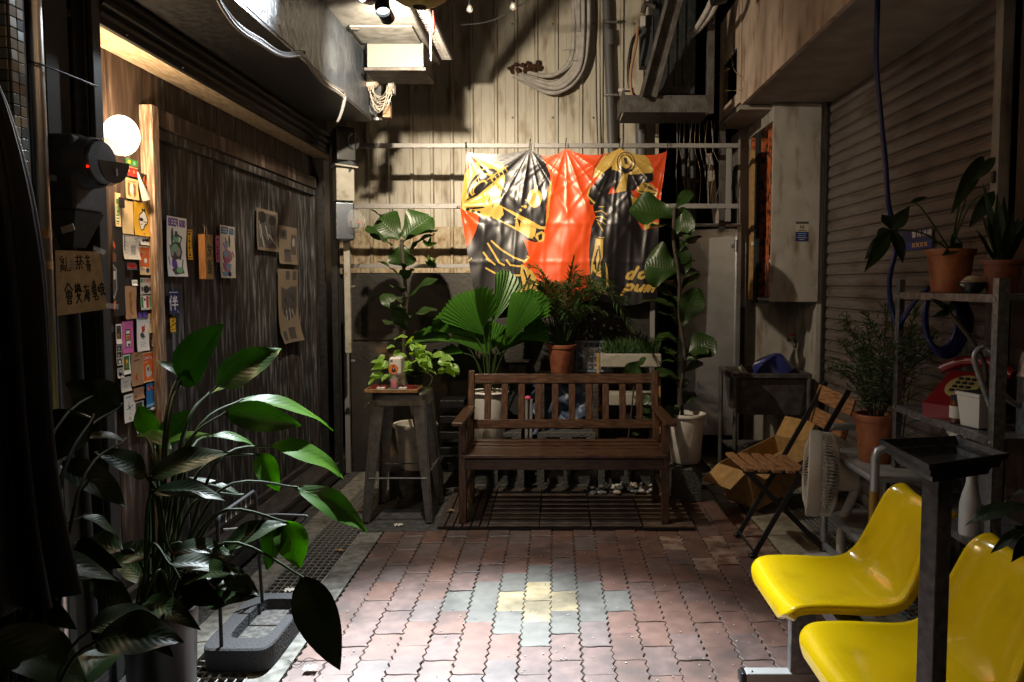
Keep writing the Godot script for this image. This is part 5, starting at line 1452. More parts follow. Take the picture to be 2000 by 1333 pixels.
func build_posters() -> void:
	var side := 1024
	var im := Image.create(side, side, false, Image.FORMAT_RGB8)
	im.fill(Color(0.75, 0.72, 0.66))
	var m := StandardMaterial3D.new()
	m.resource_name = "print"
	m.roughness = 0.62
	var place := Vector2i(0, 0)
	var row := 0
	# [name, label, category, x0, y0, x1, y1 on the picture of the wall, slope, ops]
	var P := [
		["sticker", "small brick-red and green street scene card right under the globe lamp", "card", 244, 308, 267, 342, 0.10, "r|0,0 100,100|B;r|0,0 100,38|g;e|30,18 12,10|y;e|72,20 10,12|m;p|10,100 10,55 50,40 92,55 92,100|r;r|20,62 36,78|t;r|60,62 78,80|t;l6|0,48 100,46|c"],
		["card", "black card with orange triangles half behind a white paper cone", "card", 273, 338, 292, 391, 0.16, "r|0,0 100,100|k;p|20,20 45,5 40,40|o;p|55,15 80,40 50,45|o;p|25,45 48,48 40,70|o;p|60,52 80,50 76,68|o;r|20,72 95,84|w;r|30,76 50,81|k;r|62,75 80,80|k"],
		["pendant", "oval cream pendant with brown bands hanging under the electricity meter", "ornament", 243, 346, 268, 387, 0.08, "r|0,0 100,100|c;p|20,20 42,25 34,60 40,92 18,80|e;p|62,18 82,30 84,70 66,92 60,60|e;e|50,48 14,26|w;l5|20,15 80,15|e"],
		["paper_strip", "cream paper strip with green figures beside the meter", "paper", 222, 376, 233, 442, 0.06, "r|0,0 100,100|c;l6|10,4 10,96|e;r|30,18 70,34|g;e|50,45 22,9|m;p|30,54 80,50 60,64|g;r|30,66 72,84|w;l8|30,66 72,66|g;l8|30,75 72,75|g;l8|30,84 72,84|g;r|40,90 70,93|B"],
		["paper", "plain cream sheet with faint writing left of the yellow card", "paper", 236, 390, 258, 456, 0.07, "r|0,0 100,100|c;l3|30,40 30,62|t;l3|42,38 42,60|t;l3|54,40 54,60|t"],
		["yellow_card", "yellow card with a white cat lying over a sleeping face", "card", 258, 393, 292, 459, 0.09, "r|0,0 100,100|y;p|32,55 36,36 52,26 50,14 60,20 68,16 72,32 84,48 82,62 70,68 58,82 44,84 36,70|k;p|35,55 39,38 53,30 60,24 68,30 80,50 78,60 66,64 56,79 46,81 39,68|w;p|33,50 46,44 60,50 52,56 38,55|k;l3|60,56 80,58|k;l3|44,66 52,64|k;r|54,92 66,95|B"],
		["black_flyer", "tall black flyer with an orange and white emblem next to the pillar", "poster", 218, 441, 242, 618, 0.04, "r|0,0 100,100|k;p|6,16 22,22 20,26 4,22|o;p|0,28 30,32 30,40 0,40|B;p|0,42 34,48 38,70 12,82 0,78|a;p|0,44 28,49 32,69 10,78 0,76|d;r|8,50 26,60|s;p|6,84 26,82 20,90 4,94|o"],
		["sketch", "grey pencil sketch of a room pinned under the yellow card", "drawing", 237, 458, 269, 506, 0.05, "r|0,0 100,100|s;l2|10,10 40,30 40,80 10,95|a;l2|40,30 85,24|a;l2|40,80 90,86|a;r|52,40 84,80|a;l2|52,50 84,50|d;l2|52,62 84,62|d;l2|60,40 60,80|d;l2|72,40 72,80|d;l3|12,24 36,38|d;l3|12,40 36,48|d;l3|70,10 80,16|d;l2|14,60 34,62|d;l2|14,78 36,70|d"],
		["torn_paper", "torn white paper with a black scrawl under the yellow card", "paper", 271, 459, 294, 478, 0.02, "r|0,0 100,100|w;p|20,60 26,30 40,44 50,26 62,40 74,28 80,56 60,66 44,58 30,70|k"],
		["photo_card", "orange tinted photo card beside the pencil sketch", "photo", 270, 480, 291, 537, 0.06, "r|0,0 100,100|c;r|8,6 92,72|o;e|40,24 20,9|t;p|40,60 60,34 84,60|t;r|12,26 34,34|r;e|60,50 14,8|w;e|74,84 14,9|n;r|20,78 50,84|a"],
		["name_card", "small dark card with a red scrawled word", "card", 245, 511, 265, 527, 0.03, "r|0,0 100,100|d;p|4,30 30,14 50,24 74,12 96,30 94,74 70,82 46,76 20,84 6,70|r;l5|20,40 34,60|k;l5|50,36 56,62|k;l5|76,40 70,60|k"],
		["comic_card", "comic card with a black round figure and coloured jars", "card", 272, 543, 295, 606, 0.05, "r|0,0 100,100|s;r|4,4 24,16|g;r|28,4 50,16|a;r|54,4 74,16|o;r|78,4 96,16|l;e|52,36 24,12|k;l4|20,52 84,52|k;r|10,28 26,42|d;r|78,28 92,42|d;r|6,60 26,94|g;r|30,58 48,94|w;r|52,58 72,94|r;r|76,60 95,94|m;l4|0,54 100,54|d;r|32,64 46,72|n"],
		["tag", "tiny white name tag on the dark board", "tag", 255, 547, 266, 558, 0.02, "r|0,0 100,100|w;l6|20,40 80,36|d;l6|26,64 74,62|d"],
		["tan_card", "tan card with a brown tiger drawing", "card", 242, 559, 264, 624, 0.05, "r|0,0 100,100|t;p|38,20 60,16 66,28 56,36 70,52 62,74 74,84 60,90 44,82 40,60 46,44 34,30|e;l3|44,50 60,48|B;l3|44,60 62,60|B;l3|46,70 60,72|B;l4|40,88 30,94 50,97|e"],
		["purple_strip", "small dark purple strip under the comic card", "sticker", 267, 610, 286, 623, 0.03, "r|0,0 100,100|n;r|10,20 40,90|v;r|60,10 90,80|v"],
		["cream_strip", "narrow cream card close to the door frame", "card", 287, 613, 299, 651, 0.03, "r|0,0 100,100|c;r|46,24 56,36|B;l4|30,46 76,46|B;l2|40,56 66,56|t"],
		["pink_card", "bright pink card with an arcade machine", "card", 236, 629, 258, 692, 0.04, "r|0,0 100,100|p;r|34,26 78,82|d;r|40,30 72,40|w;r|42,44 70,58|y;e|56,51 9,5|r;r|42,62 76,80|w;e|62,74 10,4|k;l2|0,34 34,34|v;l2|6,84 90,82|v"],
		["polaroid", "instant photo tucked between pillar and pink card", "photo", 224, 634, 235.5, 673, 0.03, "r|0,0 100,100|w;r|10,8 92,76|d;e|50,60 24,14|e;e|46,34 16,12|k"],
		["white_card", "white card with a small red cat drawing", "card", 265, 623, 289, 688, 0.03, "r|0,0 100,100|w;p|44,20 50,26 60,24 66,18 68,34 62,44 44,42 42,30|r;p|30,46 46,42 62,50 68,58 50,62 30,54|d;l3|36,60 60,66 74,56|a;l2|28,74 74,72|a;l2|26,80 80,78|a;l2|30,86 72,84|a"],
		["oval_sticker", "small oval black and white sticker on the door frame edge", "sticker", 293, 661, 302, 680, 0.0, "r|0,0 100,100|k;e|50,50 40,42|w;e|50,50 30,32|k;p|30,70 50,20 60,80|w"],
		["photo_strip", "strip of black and white photos beside the pillar", "photo", 225, 675, 236.7, 715, 0.03, "r|0,0 100,100|s;r|10,4 90,32|d;e|50,20 18,9|a;r|10,36 90,64|k;e|46,52 18,9|a;r|10,68 90,96|d;e|56,84 18,9|s"],
		["polaroid", "instant photo with a green scene below the pink card", "photo", 238, 694, 252, 733, 0.03, "r|0,0 100,100|w;r|10,8 90,80|g;r|20,20 50,76|e;e|60,36 14,10|y;l6|30,70 80,76|k"],
		["brown_card", "brown paper card with lettering and a small red triangle", "card", 254, 690, 276, 756, 0.03, "r|0,0 100,100|t;l5|40,12 60,10|B;l6|24,26 74,24|B;l3|50,36 60,54|m;l3|44,44 40,60|m;p|36,76 56,62 54,82|r;l3|34,80 64,84|r"],
		["orange_poster", "small orange poster with a white robot", "poster", 276.5, 690, 299, 749, 0.03, "r|0,0 100,100|c;r|6,4 94,96|o;r|10,14 90,26|r;p|30,50 46,40 60,46 66,62 80,70 70,84 54,80 44,88 30,76|s;p|40,52 56,50 54,64 42,62|d;l3|10,32 50,32|c"],
		["small_sticker", "small white cut-out sticker of a figure", "sticker", 227, 720, 240, 740, 0.02, "r|0,0 100,100|s;p|30,20 60,10 64,50 80,70 40,90 22,70|k;e|46,34 9,14|w"],
		["lilac_card", "pale lilac card with tiny grey drawings", "card", 234, 739, 254, 768, 0.02, "r|0,0 100,100|l;r|0,0 100,100|s;l4|30,36 70,32|n;l4|36,60 42,74|d;l4|60,58 58,74|d"],
		["cardboard_note", "small brown cardboard note", "note", 259, 760, 279, 783, 0.02, "r|0,0 100,100|t;r|14,64 30,84|B;l2|12,24 80,22|e"],
		["blue_poster", "blue poster with red characters along its top", "poster", 283.7, 751, 308, 806, 0.03, "r|0,0 100,100|b;r|8,10 32,26|r;r|38,9 62,25|r;r|68,8 92,24|r;l4|14,14 26,22|c;l4|44,13 56,21|c;l4|74,12 86,20|c;p|0,74 100,70 100,100 0,100|l;r|0,84 100,100|k;e|50,92 22,5|w;e|14,94 8,4|w;e|88,91 8,4|w"],
		["framed_print", "small print with a pale frame", "picture", 261, 787, 279, 812, 0.02, "r|0,0 100,100|s;r|14,10 86,90|d;e|50,50 22,26|e;e|54,40 9,10|y;l5|36,72 70,76|k"],
		["white_poster", "white poster with a branching black sketch low beside the pillar", "poster", 240, 773, 261, 828, 0.03, "r|0,0 100,100|w;l4|20,12 70,10|k;l4|50,30 56,50|k;l4|30,54 56,50 84,42|k;l4|40,40 62,58|k;l3|56,72 64,70|k;l4|50,84 54,96|k;l4|60,84 68,96|k"],
		["red_print", "small red framed print lowest on the board", "picture", 289, 815, 309, 844, 0.02, "r|0,0 100,100|r;r|10,8 90,92|t;e|44,40 18,16|o;e|60,62 20,20|e;l4|20,20 80,24|r"],
		["pale_card", "blank pale card lowest on the board beside the red print", "card", 264, 814, 285, 848, 0.02, "r|0,0 100,100|s;l2|20,30 70,28|a;l2|20,44 80,42|a"],
		["festival_poster", "white poster with purple lettering and a green armoured figure", "poster", 323, 421, 361, 540, 0.035, "r|0,0 100,100|w;l9|30,22 30,44|d;e|30,32 7,13|d;e|50,36 14,9|m;r|44,24 58,34|d;l5|58,30 78,34 72,42|d;p|20,48 40,42 72,42 82,58 74,72 60,70 40,74 22,66|d;e|46,52 16,7|m;e|62,58 12,8|a;p|28,70 52,74 56,84 36,88 26,80|v;e|30,58 10,8|a;p|24,88 50,84 80,84 86,94 40,97|d;e|64,89 16,5|m;l5|84,72 78,84|d;l4|10,68 16,80|d;l3|14,48 24,58|d"],
		["ticket", "narrow yellow ticket with black characters", "ticket", 364, 448, 373.5, 507, 0.04, "r|0,0 100,100|y;l6|8,6 8,94 92,94 92,6 8,6|B;l10|34,16 66,14|k;l10|50,24 42,32|k;l10|34,38 66,40|k;l10|50,48 60,54|k;l10|36,62 64,60|k;l10|46,70 60,78|k;l10|36,86 64,84|k"],
		["ticket", "narrow pink ticket with dark characters", "ticket", 419, 460, 427.5, 512, 0.05, "r|0,0 100,100|p;l6|10,6 10,94|v;l6|90,6 90,94|v;l10|36,16 66,14|k;l10|50,26 44,34|k;l10|36,42 64,44|k;l10|48,54 58,60|k;l10|36,70 64,68|k;l10|44,80 60,86|k"],
		["festival_poster", "white poster with blue lettering and a pink and blue figure", "poster", 427, 439, 456.5, 543, 0.06, "r|0,0 100,100|w;l8|66,20 66,38|d;e|66,28 6,10|d;e|46,36 12,8|l;l5|40,24 46,32|d;l6|24,34 40,44|p;p|20,52 44,44 78,50 84,62 66,70 40,72 24,62|p;e|44,54 16,6|l;e|64,58 12,6|a;l5|24,60 34,70|k;p|18,72 44,70 76,74 70,86 40,88 22,82|p;e|56,78 16,7|l;e|32,92 20,5|l;e|62,92 12,5|n;l5|84,50 90,58|d;l4|10,80 14,90|d"],
		["blue_card", "blue card with a big white character", "card", 328, 568, 346.5, 614, 0.0, "r|0,0 100,100|n;l4|6,8 50,8|w;l5|52,8 92,8|w;l4|90,86 94,96|w"],
		["yellow_sticker", "small yellow and black sticker under the blue card", "sticker", 329.5, 621, 342, 651, 0.0, "r|0,0 100,100|y;l7|4,4 96,4 96,96 4,96 4,4|k;l10|12,66 50,50 88,40|k;l10|40,20 60,30 70,10|k;l6|14,80 84,78|k"],
		["old_print", "yellowed print with one large dark engraving", "print", 499, 405, 540, 488, 0.10, "r|0,0 100,100|T;r|8,9 92,93|d;e|28,20 18,14|k;e|74,24 16,12|k;l5|20,40 34,90|a;l4|44,40 56,70|a;l3|12,30 20,70|a;l5|60,60 88,80|a;l4|30,60 60,92|k;l4|70,40 78,66|k"],
		["old_print", "yellowed print with three small dark pictures", "print", 542, 439, 577.5, 515, 0.06, "r|0,0 100,100|T;r|8,10 48,36|d;r|70,20 96,74|d;r|32,60 68,94|d;e|28,22 10,8|k;l4|34,66 66,64|k;e|84,40 7,12|a"],
		["old_print", "long yellowed print curling at its bottom corner", "print", 542, 525, 581, 673, 0.01, "r|0,0 100,100|T;r|38,3 58,15|d;r|72,3 92,16|d;p|16,24 40,28 60,24 92,24 92,50 84,64 50,70 26,62 16,50|d;l4|40,56 44,68|a;l4|56,54 60,68|a;l4|68,56 76,64|a;l3|30,40 44,48|k;l3|60,36 80,44|k;r|16,84 34,97|d;r|44,80 76,96|d"],
	]
	for i in P.size():
		var q = P[i]
		var wide: bool = q[5] - q[3] > 26.0
		var cell := Vector2i(128, 184) if wide else Vector2i(92, 138)
		if place.x + cell.x > side:
			place = Vector2i(0, place.y + row + 2)
			row = 0
		var box := Rect2(place, cell)
		row = maxi(row, cell.y)
		place.x += cell.x + 2
		paint(im, box, q[8])
		if q[0] == "festival_poster":
			var ink: Color = INK["v"] if q[1].contains("purple") else INK["b"]
			write(im, "BEER", box.position + box.size * Vector2(0.10, 0.04), box.size * Vector2(0.11, 0.11), Vector2(box.size.x * 0.128, 0), 5.5, ink)
			write(im, "GOD", box.position + box.size * Vector2(0.66, 0.05), box.size * Vector2(0.075, 0.10), Vector2(box.size.x * 0.098, 0), 5.0, ink)
		if q[0] == "orange_poster":
			write(im, "CONTAL", box.position + box.size * Vector2(0.14, 0.155), box.size * Vector2(0.10, 0.08), Vector2(box.size.x * 0.125, 0), 2.5, INK["w"])
		if q[0] == "brown_card":
			write(im, "CAT", box.position + box.size * Vector2(0.36, 0.07), box.size * Vector2(0.12, 0.07), Vector2(box.size.x * 0.16, 0), 2.5, INK["B"])
		if q[0] == "blue_card":
			write(im, "伴", box.position + box.size * Vector2(0.06, 0.22), box.size * Vector2(0.86, 0.62), Vector2.ZERO, 9, INK["w"])
		var xw := -1.672 if q[3] < 310 else -1.676
		var drop: float = (q[5] - q[3]) * (555.0 - q[4]) / (1085.0 - q[3])
		var lift: float = (q[5] - q[3]) * (555.0 - q[6]) / (1085.0 - q[3])
		var c := [onx(q[3], q[4], xw), onx(q[5], q[4] + drop, xw), onx(q[5] + 0.5, q[6] + lift, xw), onx(q[3] + 0.5, q[6], xw)]
		var base: Vector3 = (c[2] + c[3]) * 0.5
		var pin := Rect2((box.position + Vector2(0.6, 0.6)) / side, (box.size - Vector2(1.2, 1.2)) / side)
		var mb := MB.new().sheet(6, 8, func(u: float, v: float) -> Vector3:
			var p: Vector3 = c[0].lerp(c[1], u).lerp(c[3].lerp(c[2], u), v)
			var big := 1.6 if wide else 0.8
			if i == P.size() - 1:
				big = 7.0 * pow(v, 3.0)
			return p + V(0.0015 + 0.004 * big * (pow(absf(u - 0.5) * 2.0, 3.0) * 0.5 + pow(v, 5.0) + 0.35 * sin(v * 7.0 + i) * u * u), 0, 0), pin.position, pin.position + pin.size)
		single(q[0], q[1], q[2], mb, m, base, "prints pinned to the shopfront")
	m.albedo_texture = ImageTexture.create_from_image(im)
	# white paper cone and the black clip
	var co := onx(268, 336, -1.655)
	var cone_tip := onx(285, 390, -1.648)
	single("paper_cone", "white rolled paper cone slanting over the black card", "paper", MB.new().tube([co, cone_tip], [0.002, 0.017], 10, false), M.paper, cone_tip, "")
	var cl := onx(237, 396, -1.66)
	single("bulldog_clip", "black clip holding the cream sheet", "clip", MB.new().box(cl, V(0.012, 0.04, 0.03), 0.003), M.black_plastic, cl)
	# the wooden sign, a thick block hung from a ring
	var sg := thing("wooden_sign", "orange wooden block sign with two black brush-written characters", "sign", onx(402, 545, -1.66))
	var a := onx(402, 459, -1.655)
	var b := onx(402, 546, -1.655)
	var z0 := onx(401, 500, -1.635).z
	var z1 := onx(415.5, 500, -1.635).z
	part(sg, "block", MB.new().box(V(-1.652, (a.y + b.y) * 0.5, (z0 + z1) * 0.5), V(0.034, a.y - b.y, z0 - z1), 0.003), M.sign_wood)
	var si := Image.create(128, 384, false, Image.FORMAT_RGB8)
	var nz := noise(92, 0.02, 4)
	for y in 384:
		for x in 128:
			var k := nz.get_noise_2d(x * 3.0, y * 0.25) * 0.5 + 0.5
			si.set_pixel(x, y, Color(0.52, 0.42, 0.24).lerp(Color(0.66, 0.55, 0.34), k))
	stroke(si, PackedVector2Array([Vector2(38, 8), Vector2(34, 40)]), 10, Color(0.45, 0.24, 0.1))
	stroke(si, PackedVector2Array([Vector2(84, 8), Vector2(86, 40)]), 10, Color(0.45, 0.24, 0.1))
	write(si, "放", Vector2(20, 76), Vector2(94, 118), Vector2.ZERO, 12, INK["k"])
	write(si, "飯", Vector2(16, 210), Vector2(98, 138), Vector2.ZERO, 11, INK["k"])
	var sm := StandardMaterial3D.new()
	sm.resource_name = "sign_face"
	sm.albedo_texture = ImageTexture.create_from_image(si)
	sm.roughness = 0.6
	var xf := -1.6335
	part(sg, "face", MB.new().quad_of(V(xf, b.y + 0.003, z0 - 0.002), V(xf, b.y + 0.003, z1 + 0.002), V(xf, a.y - 0.003, z1 + 0.002), V(xf, a.y - 0.003, z0 - 0.002)), sm)
	part(sg, "hanger", MB.new().tube(curve([V(-1.65, a.y - 0.004, (z0 + z1) * 0.5 + 0.012), V(-1.65, a.y + 0.03, (z0 + z1) * 0.5 + 0.01), V(-1.662, a.y + 0.048, (z0 + z1) * 0.5), V(-1.65, a.y + 0.03, (z0 + z1) * 0.5 - 0.01), V(-1.65, a.y - 0.004, (z0 + z1) * 0.5 - 0.012)], 5), 0.0018, 6), M.steel_pipe)

func build_bench_area() -> void:
	# garden bench
	var b := thing("garden_bench", "dark brown slatted wooden garden bench in front of the banner", "bench", V(0.05, 0, -4.72))
	var xl := -0.517
	var xr := 0.612
	for x in [xl, xr]:
		var s := signf(x)
		part(b, "front_leg", MB.new().bar(V(x, 0.025, -4.50), V(x, 0.588, -4.50), 0.042, 0.042, Vector3.FORWARD, 0.004), M.bench_wood_up)
		part(b, "back_post", MB.new().bar(V(x, 0.025, -4.93), V(x, 0.43, -4.93), 0.042, 0.05, Vector3.FORWARD, 0.004), M.bench_wood_up)
		part(b, "back_post", MB.new().bar(V(x, 0.42, -4.93), V(x, 0.826, -5.04), 0.042, 0.045, Vector3.FORWARD, 0.008), M.bench_wood_up)
		part(b, "armrest", MB.new().bar(V(x + s * 0.006, 0.605, -4.97), V(x + s * 0.018, 0.596, -4.41), 0.068, 0.026, Vector3.UP, 0.008), M.bench_wood_up)
		part(b, "side_stretcher", MB.new().bar(V(x, 0.20, -4.52), V(x, 0.20, -4.91), 0.022, 0.04, Vector3.UP, 0.003), M.bench_wood_up)
		part(b, "seat_side", MB.new().bar(V(x - s * 0.03, 0.375, -4.49), V(x - s * 0.03, 0.375, -4.94), 0.022, 0.06, Vector3.UP, 0.003), M.bench_wood_up)
	part(b, "front_apron", MB.new().box(V(0.048, 0.362, -4.486), V(1.10, 0.062, 0.024), 0.004), M.bench_wood)
	for i in 6:
		part(b, "seat_slat", MB.new().box(V(0.048, 0.412 - 0.010 * sin(PI * i / 5.0), -4.475 - i * 0.083), V(1.14, 0.02, 0.062), 0.004), M.bench_wood)
	part(b, "top_rail", MB.new().box(V(0.048, 0.776, -5.028), V(1.10, 0.062, 0.026), 0.006, Basis(Vector3.RIGHT, -0.26)), M.bench_wood)
	part(b, "lower_back_rail", MB.new().box(V(0.048, 0.506, -4.957), V(1.10, 0.056, 0.026), 0.005, Basis(Vector3.RIGHT, -0.26)), M.bench_wood)
	var slat := MB.new().box(Vector3.ZERO, V(0.041, 0.225, 0.014), 0.003).done()
	for i in 10:
		piece(b, "back_slat", slat, M.bench_wood_up, Transform3D(Basis(Vector3.RIGHT, -0.26), V(-0.416 + i * 0.1035, 0.641, -4.993) - b.position))
	# deck tiles under it
	var r := RandomNumberGenerator.new()
	r.seed = 21
	var across := ["nearest the stool", "second from the stool", "in the middle", "second from the fig tree", "nearest the fig tree"]
	for row in 3:
		for c in 5:
			var p := V(-0.52 + c * 0.288 + r.randf_range(-0.004, 0.004), 0.002, -4.588 - row * 0.288 + r.randf_range(-0.005, 0.005))
			if row == 0 and c == 4:
				p.z += 0.012
			var t := thing("deck_tile", "dark slatted deck tile under the bench, %s row, %s" % [["front", "middle", "back"][row], across[c]], "deck tile", p, "deck tiles under the bench")
			part(t, "plastic_base", MB.new().box(p + V(0, 0.006, 0), V(0.28, 0.012, 0.28), 0.0), M.black_plastic)
			for i in 6:
				var o := -0.12 + i * 0.048
				if c == 0:
					part(t, "slat", MB.new().box(p + V(o, 0.018, 0), V(0.041, 0.013, 0.282), 0.003), M.deck_wood)
				else:
					part(t, "slat", MB.new().box(p + V(0, 0.018 + r.randf_range(0, 0.001), o), V(0.282, 0.013, 0.036), 0.004), M.acacia_worn if c == 4 and M.has("acacia_worn") else M.deck_wood)
	# cinder blocks
	var blocks := [["concrete_block", "hollow concrete block behind the bench legs at the stool's end", V(-0.40, 0, -5.40)], ["concrete_block", "hollow concrete block behind the middle of the bench", V(0.077, 0, -5.40)], ["concrete_block", "hollow concrete block behind the pile of pebbles", V(0.475, 0, -5.40)], ["concrete_block", "upper concrete block stacked on the middle one behind the bench", V(0.07, 0.192, -5.45)], ["concrete_block", "concrete block lying under the fan palm's white pot", V(-0.42, 0.192, -5.45)]]
	for q in blocks:
		var p: Vector3 = q[2]
		var t := thing(q[0], q[1], "concrete block", p, "hollow concrete blocks")
		hollow_block(t, p)
	var sb := V(0.80, 0, -5.20)
	var st := thing("concrete_block", "rough dark block turned on edge under the right fig tree's pot", "concrete block", sb, "hollow concrete blocks")
	part(st, "body", MB.new().box(sb + V(0, 0.105, 0), V(0.19, 0.21, 0.36), 0.006, Basis(Vector3.UP, 0.12)), M.block)
	# pebbles
	var forms := []
	for k in 3:
		forms.append(MB.new().ball(Vector3.ZERO, [V(0.022, 0.013, 0.016), V(0.027, 0.014, 0.018), V(0.018, 0.012, 0.015)][k], 10).done())
	for i in 62:
		var u := r.randf()
		var p := V(lerpf(0.22, 0.63, pow(u, 0.8)), 0.0, -5.10 - r.randf() * 0.16)
		if i > 50:
			p = V(r.randf_range(0.68, 0.82), 0.0, -5.02 - r.randf() * 0.08)
		p.y = 0.03 + 0.028 * r.randf() * smoothstep(0.2, 0.4, u) + 0.02 * (-5.08 - p.z) * 4.0
		var tone: String = ["white_pebble", "white_pebble", "white_pebble", "tan_pebble", "grey_pebble"][r.randi() % 5]
		if i < 40 and u < 0.25:
			tone = "grey_pebble"
		var o := MeshInstance3D.new()
		o.name = numbered("pebble")
		o.mesh = forms[r.randi() % 3]
		o.material_override = M[tone]
		o.position = p
		o.basis = Basis(Vector3.UP, r.randf() * TAU) * Basis(Vector3.RIGHT, r.randf_range(-0.4, 0.4))
		add_child(o, true)
		tag(o, {"white_pebble": "smooth white pebble piled behind the deck tiles", "tan_pebble": "smooth tan pebble piled behind the deck tiles", "grey_pebble": "smooth dark grey pebble piled behind the deck tiles"}[tone], "pebble", {"white_pebble": "white pebbles", "tan_pebble": "tan pebbles", "grey_pebble": "grey pebbles"}[tone])
	# bar stool of sheet steel
	var sc := V(-0.893, 0, -4.765)
	var s := thing("bar_stool", "tall gunmetal sheet steel bar stool with rust-worn top edge", "stool", sc)
	var sq := func(hx: float, e: float) -> Array:
		var p := []
		for i in 40:
			var a := TAU * i / 40.0
			p.append(Vector2(signf(cos(a)) * pow(absf(cos(a)), e) * hx, signf(sin(a)) * pow(absf(sin(a)), e) * hx))
		return p
	var top := MB.new()
	var lv := [[0.142, 0.745, 0.4], [0.155, 0.742, 0.4], [0.162, 0.732, 0.38], [0.162, 0.70, 0.38], [0.166, 0.672, 0.36]]
	for k in lv.size() - 1:
		var p0: Array = sq.call(lv[k][0], lv[k][2])
		var p1: Array = sq.call(lv[k + 1][0], lv[k + 1][2])
		for i in 40:
			var j := (i + 1) % 40
			top.quad(sc + V(p0[j].x, lv[k][1], p0[j].y), sc + V(p0[i].x, lv[k][1], p0[i].y), sc + V(p1[i].x, lv[k + 1][1], p1[i].y), sc + V(p1[j].x, lv[k + 1][1], p1[j].y))
	part(s, "seat_pan", MB.new().prism(sq.call(0.143, 0.4), Transform3D(Basis(Vector3.RIGHT, Vector3.FORWARD, Vector3.UP), sc + V(0, 0.732, 0)), 0.009), M.gun_metal)
	part(s, "seat_rim", top, M.gun_metal)
	for sx in [-1.0, 1.0]:
		for sz in [-1.0, 1.0]:
			var lg := MB.new()
			# folded leg: two faces meeting at the corner edge
			var lo := V(sx * 0.196, 0.004, sz * 0.218)
			var hi := V(sx * 0.150, 0.70, sz * 0.150)
			var inx := V(-sx, 0, 0)
			var inz := V(0, 0, -sz)
			for f in [inx, inz]:
				var a: Vector3 = sc + hi
				var a2: Vector3 = sc + hi + f * 0.072
				var c: Vector3 = sc + lo
				var c2: Vector3 = sc + lo + f * 0.034
				var d := V(-sx, 0, -sz) * 0.003
				lg.quad(c, c2, a2, a)
				lg.quad(c2 + d, c + d, a + d, a2 + d)
				lg.quad(c2, c2 + d, a2 + d, a2)
			lg.tube([sc + lo, sc + hi], 0.007, 8)
			part(s, "leg", lg, M.gun_metal)
			part(s, "foot", MB.new().box(sc + lo + V(-sx * 0.012, 0.008, -sz * 0.012), V(0.034, 0.018, 0.034), 0.004), M.black_plastic)
	for q in [[V(-0.165, 0.262, 0.19), V(0.165, 0.262, 0.19)], [V(-0.165, 0.262, -0.19), V(0.165, 0.262, -0.19)], [V(0.175, 0.30, -0.18), V(0.175, 0.30, 0.18)], [V(-0.175, 0.30, -0.18), V(-0.175, 0.30, 0.18)]]:
		part(s, "footrest", MB.new().bar(sc + q[0], sc + q[1], 0.02, 0.006, Vector3.UP, 0.002), M.galv)
	var ct := MB.new().tube([sc + V(-0.15, 0.69, 0.15), sc + V(-0.18, 0.682, 0.155), sc + V(-0.19, 0.66, 0.155)], 0.0015, 5)
	part(s, "wire_hook", ct, M.steel_pipe)
	build_stool_top(sc)
	# dark mat and board under the stool
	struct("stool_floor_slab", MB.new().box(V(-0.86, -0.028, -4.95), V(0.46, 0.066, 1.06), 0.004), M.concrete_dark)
	# white bucket behind the stool, on a block
	var bp := at(812, 914, 5.2)
	var bk := thing("white_bucket", "dirty white plastic bucket standing behind the bar stool", "bucket", bp)
	part(bk, "body", MB.new().lathe([Vector2(0.0, 0.002), Vector2(0.092, 0.0), Vector2(0.098, 0.01), Vector2(0.13, 0.27), Vector2(0.125, 0.27), Vector2(0.095, 0.02)], bp, 28), M.bucket)
	part(bk, "rim", MB.new().lathe([Vector2(0.128, 0.262), Vector2(0.142, 0.268), Vector2(0.145, 0.282), Vector2(0.138, 0.292), Vector2(0.125, 0.288), Vector2(0.124, 0.262)], bp, 28), M.bucket)
	part(bk, "soil", MB.new().lathe([Vector2(0.12, 0.24), Vector2(0.0, 0.25)], bp, 20), M.soil)
	var bb := V(bp.x, 0, bp.z)
	var bl := thing("concrete_block", "dark concrete block under the white bucket", "concrete block", bb, "hollow concrete blocks")
	part(bl, "body", MB.new().box(bb + V(0, bp.y * 0.5 - 0.001, 0), V(0.34, bp.y - 0.002, 0.19), 0.005, Basis(Vector3.UP, 0.2)), M.concrete_dark)

func hollow_block(t: Node3D, p: Vector3) -> void:
	# front shell with two rounded holes, back shell and three webs
	var w := 0.39
	var h := 0.188
	var d := 0.19
	var shell := MB.new()
	for k in 2:
		var z := d * 0.5 - 0.015 if k == 0 else -d * 0.5 + 0.015
		shell.box(p + V(0, 0.02, z), V(w, 0.04, 0.03), 0.004)
		shell.box(p + V(0, h - 0.016, z), V(w, 0.032, 0.0305), 0.004)
		for x in [-0.172, 0.0, 0.172]:
			shell.box(p + V(x, h * 0.5, z), V(0.046, h - 0.001, 0.031), 0.004)
		for x in [-0.143, -0.028, 0.028, 0.143]:
			for y in [0.045, h - 0.037]:
				shell.box(p + V(x, y, z), V(0.022, 0.022, 0.0298), 0.003, Basis(Vector3.FORWARD, PI * 0.25))
	part(t, "shell", shell, M.block)
	part(t, "core", MB.new().box(p + V(0, h * 0.5, 0), V(w - 0.01, h - 0.004, d - 0.07), 0.003), M.concrete_dark)

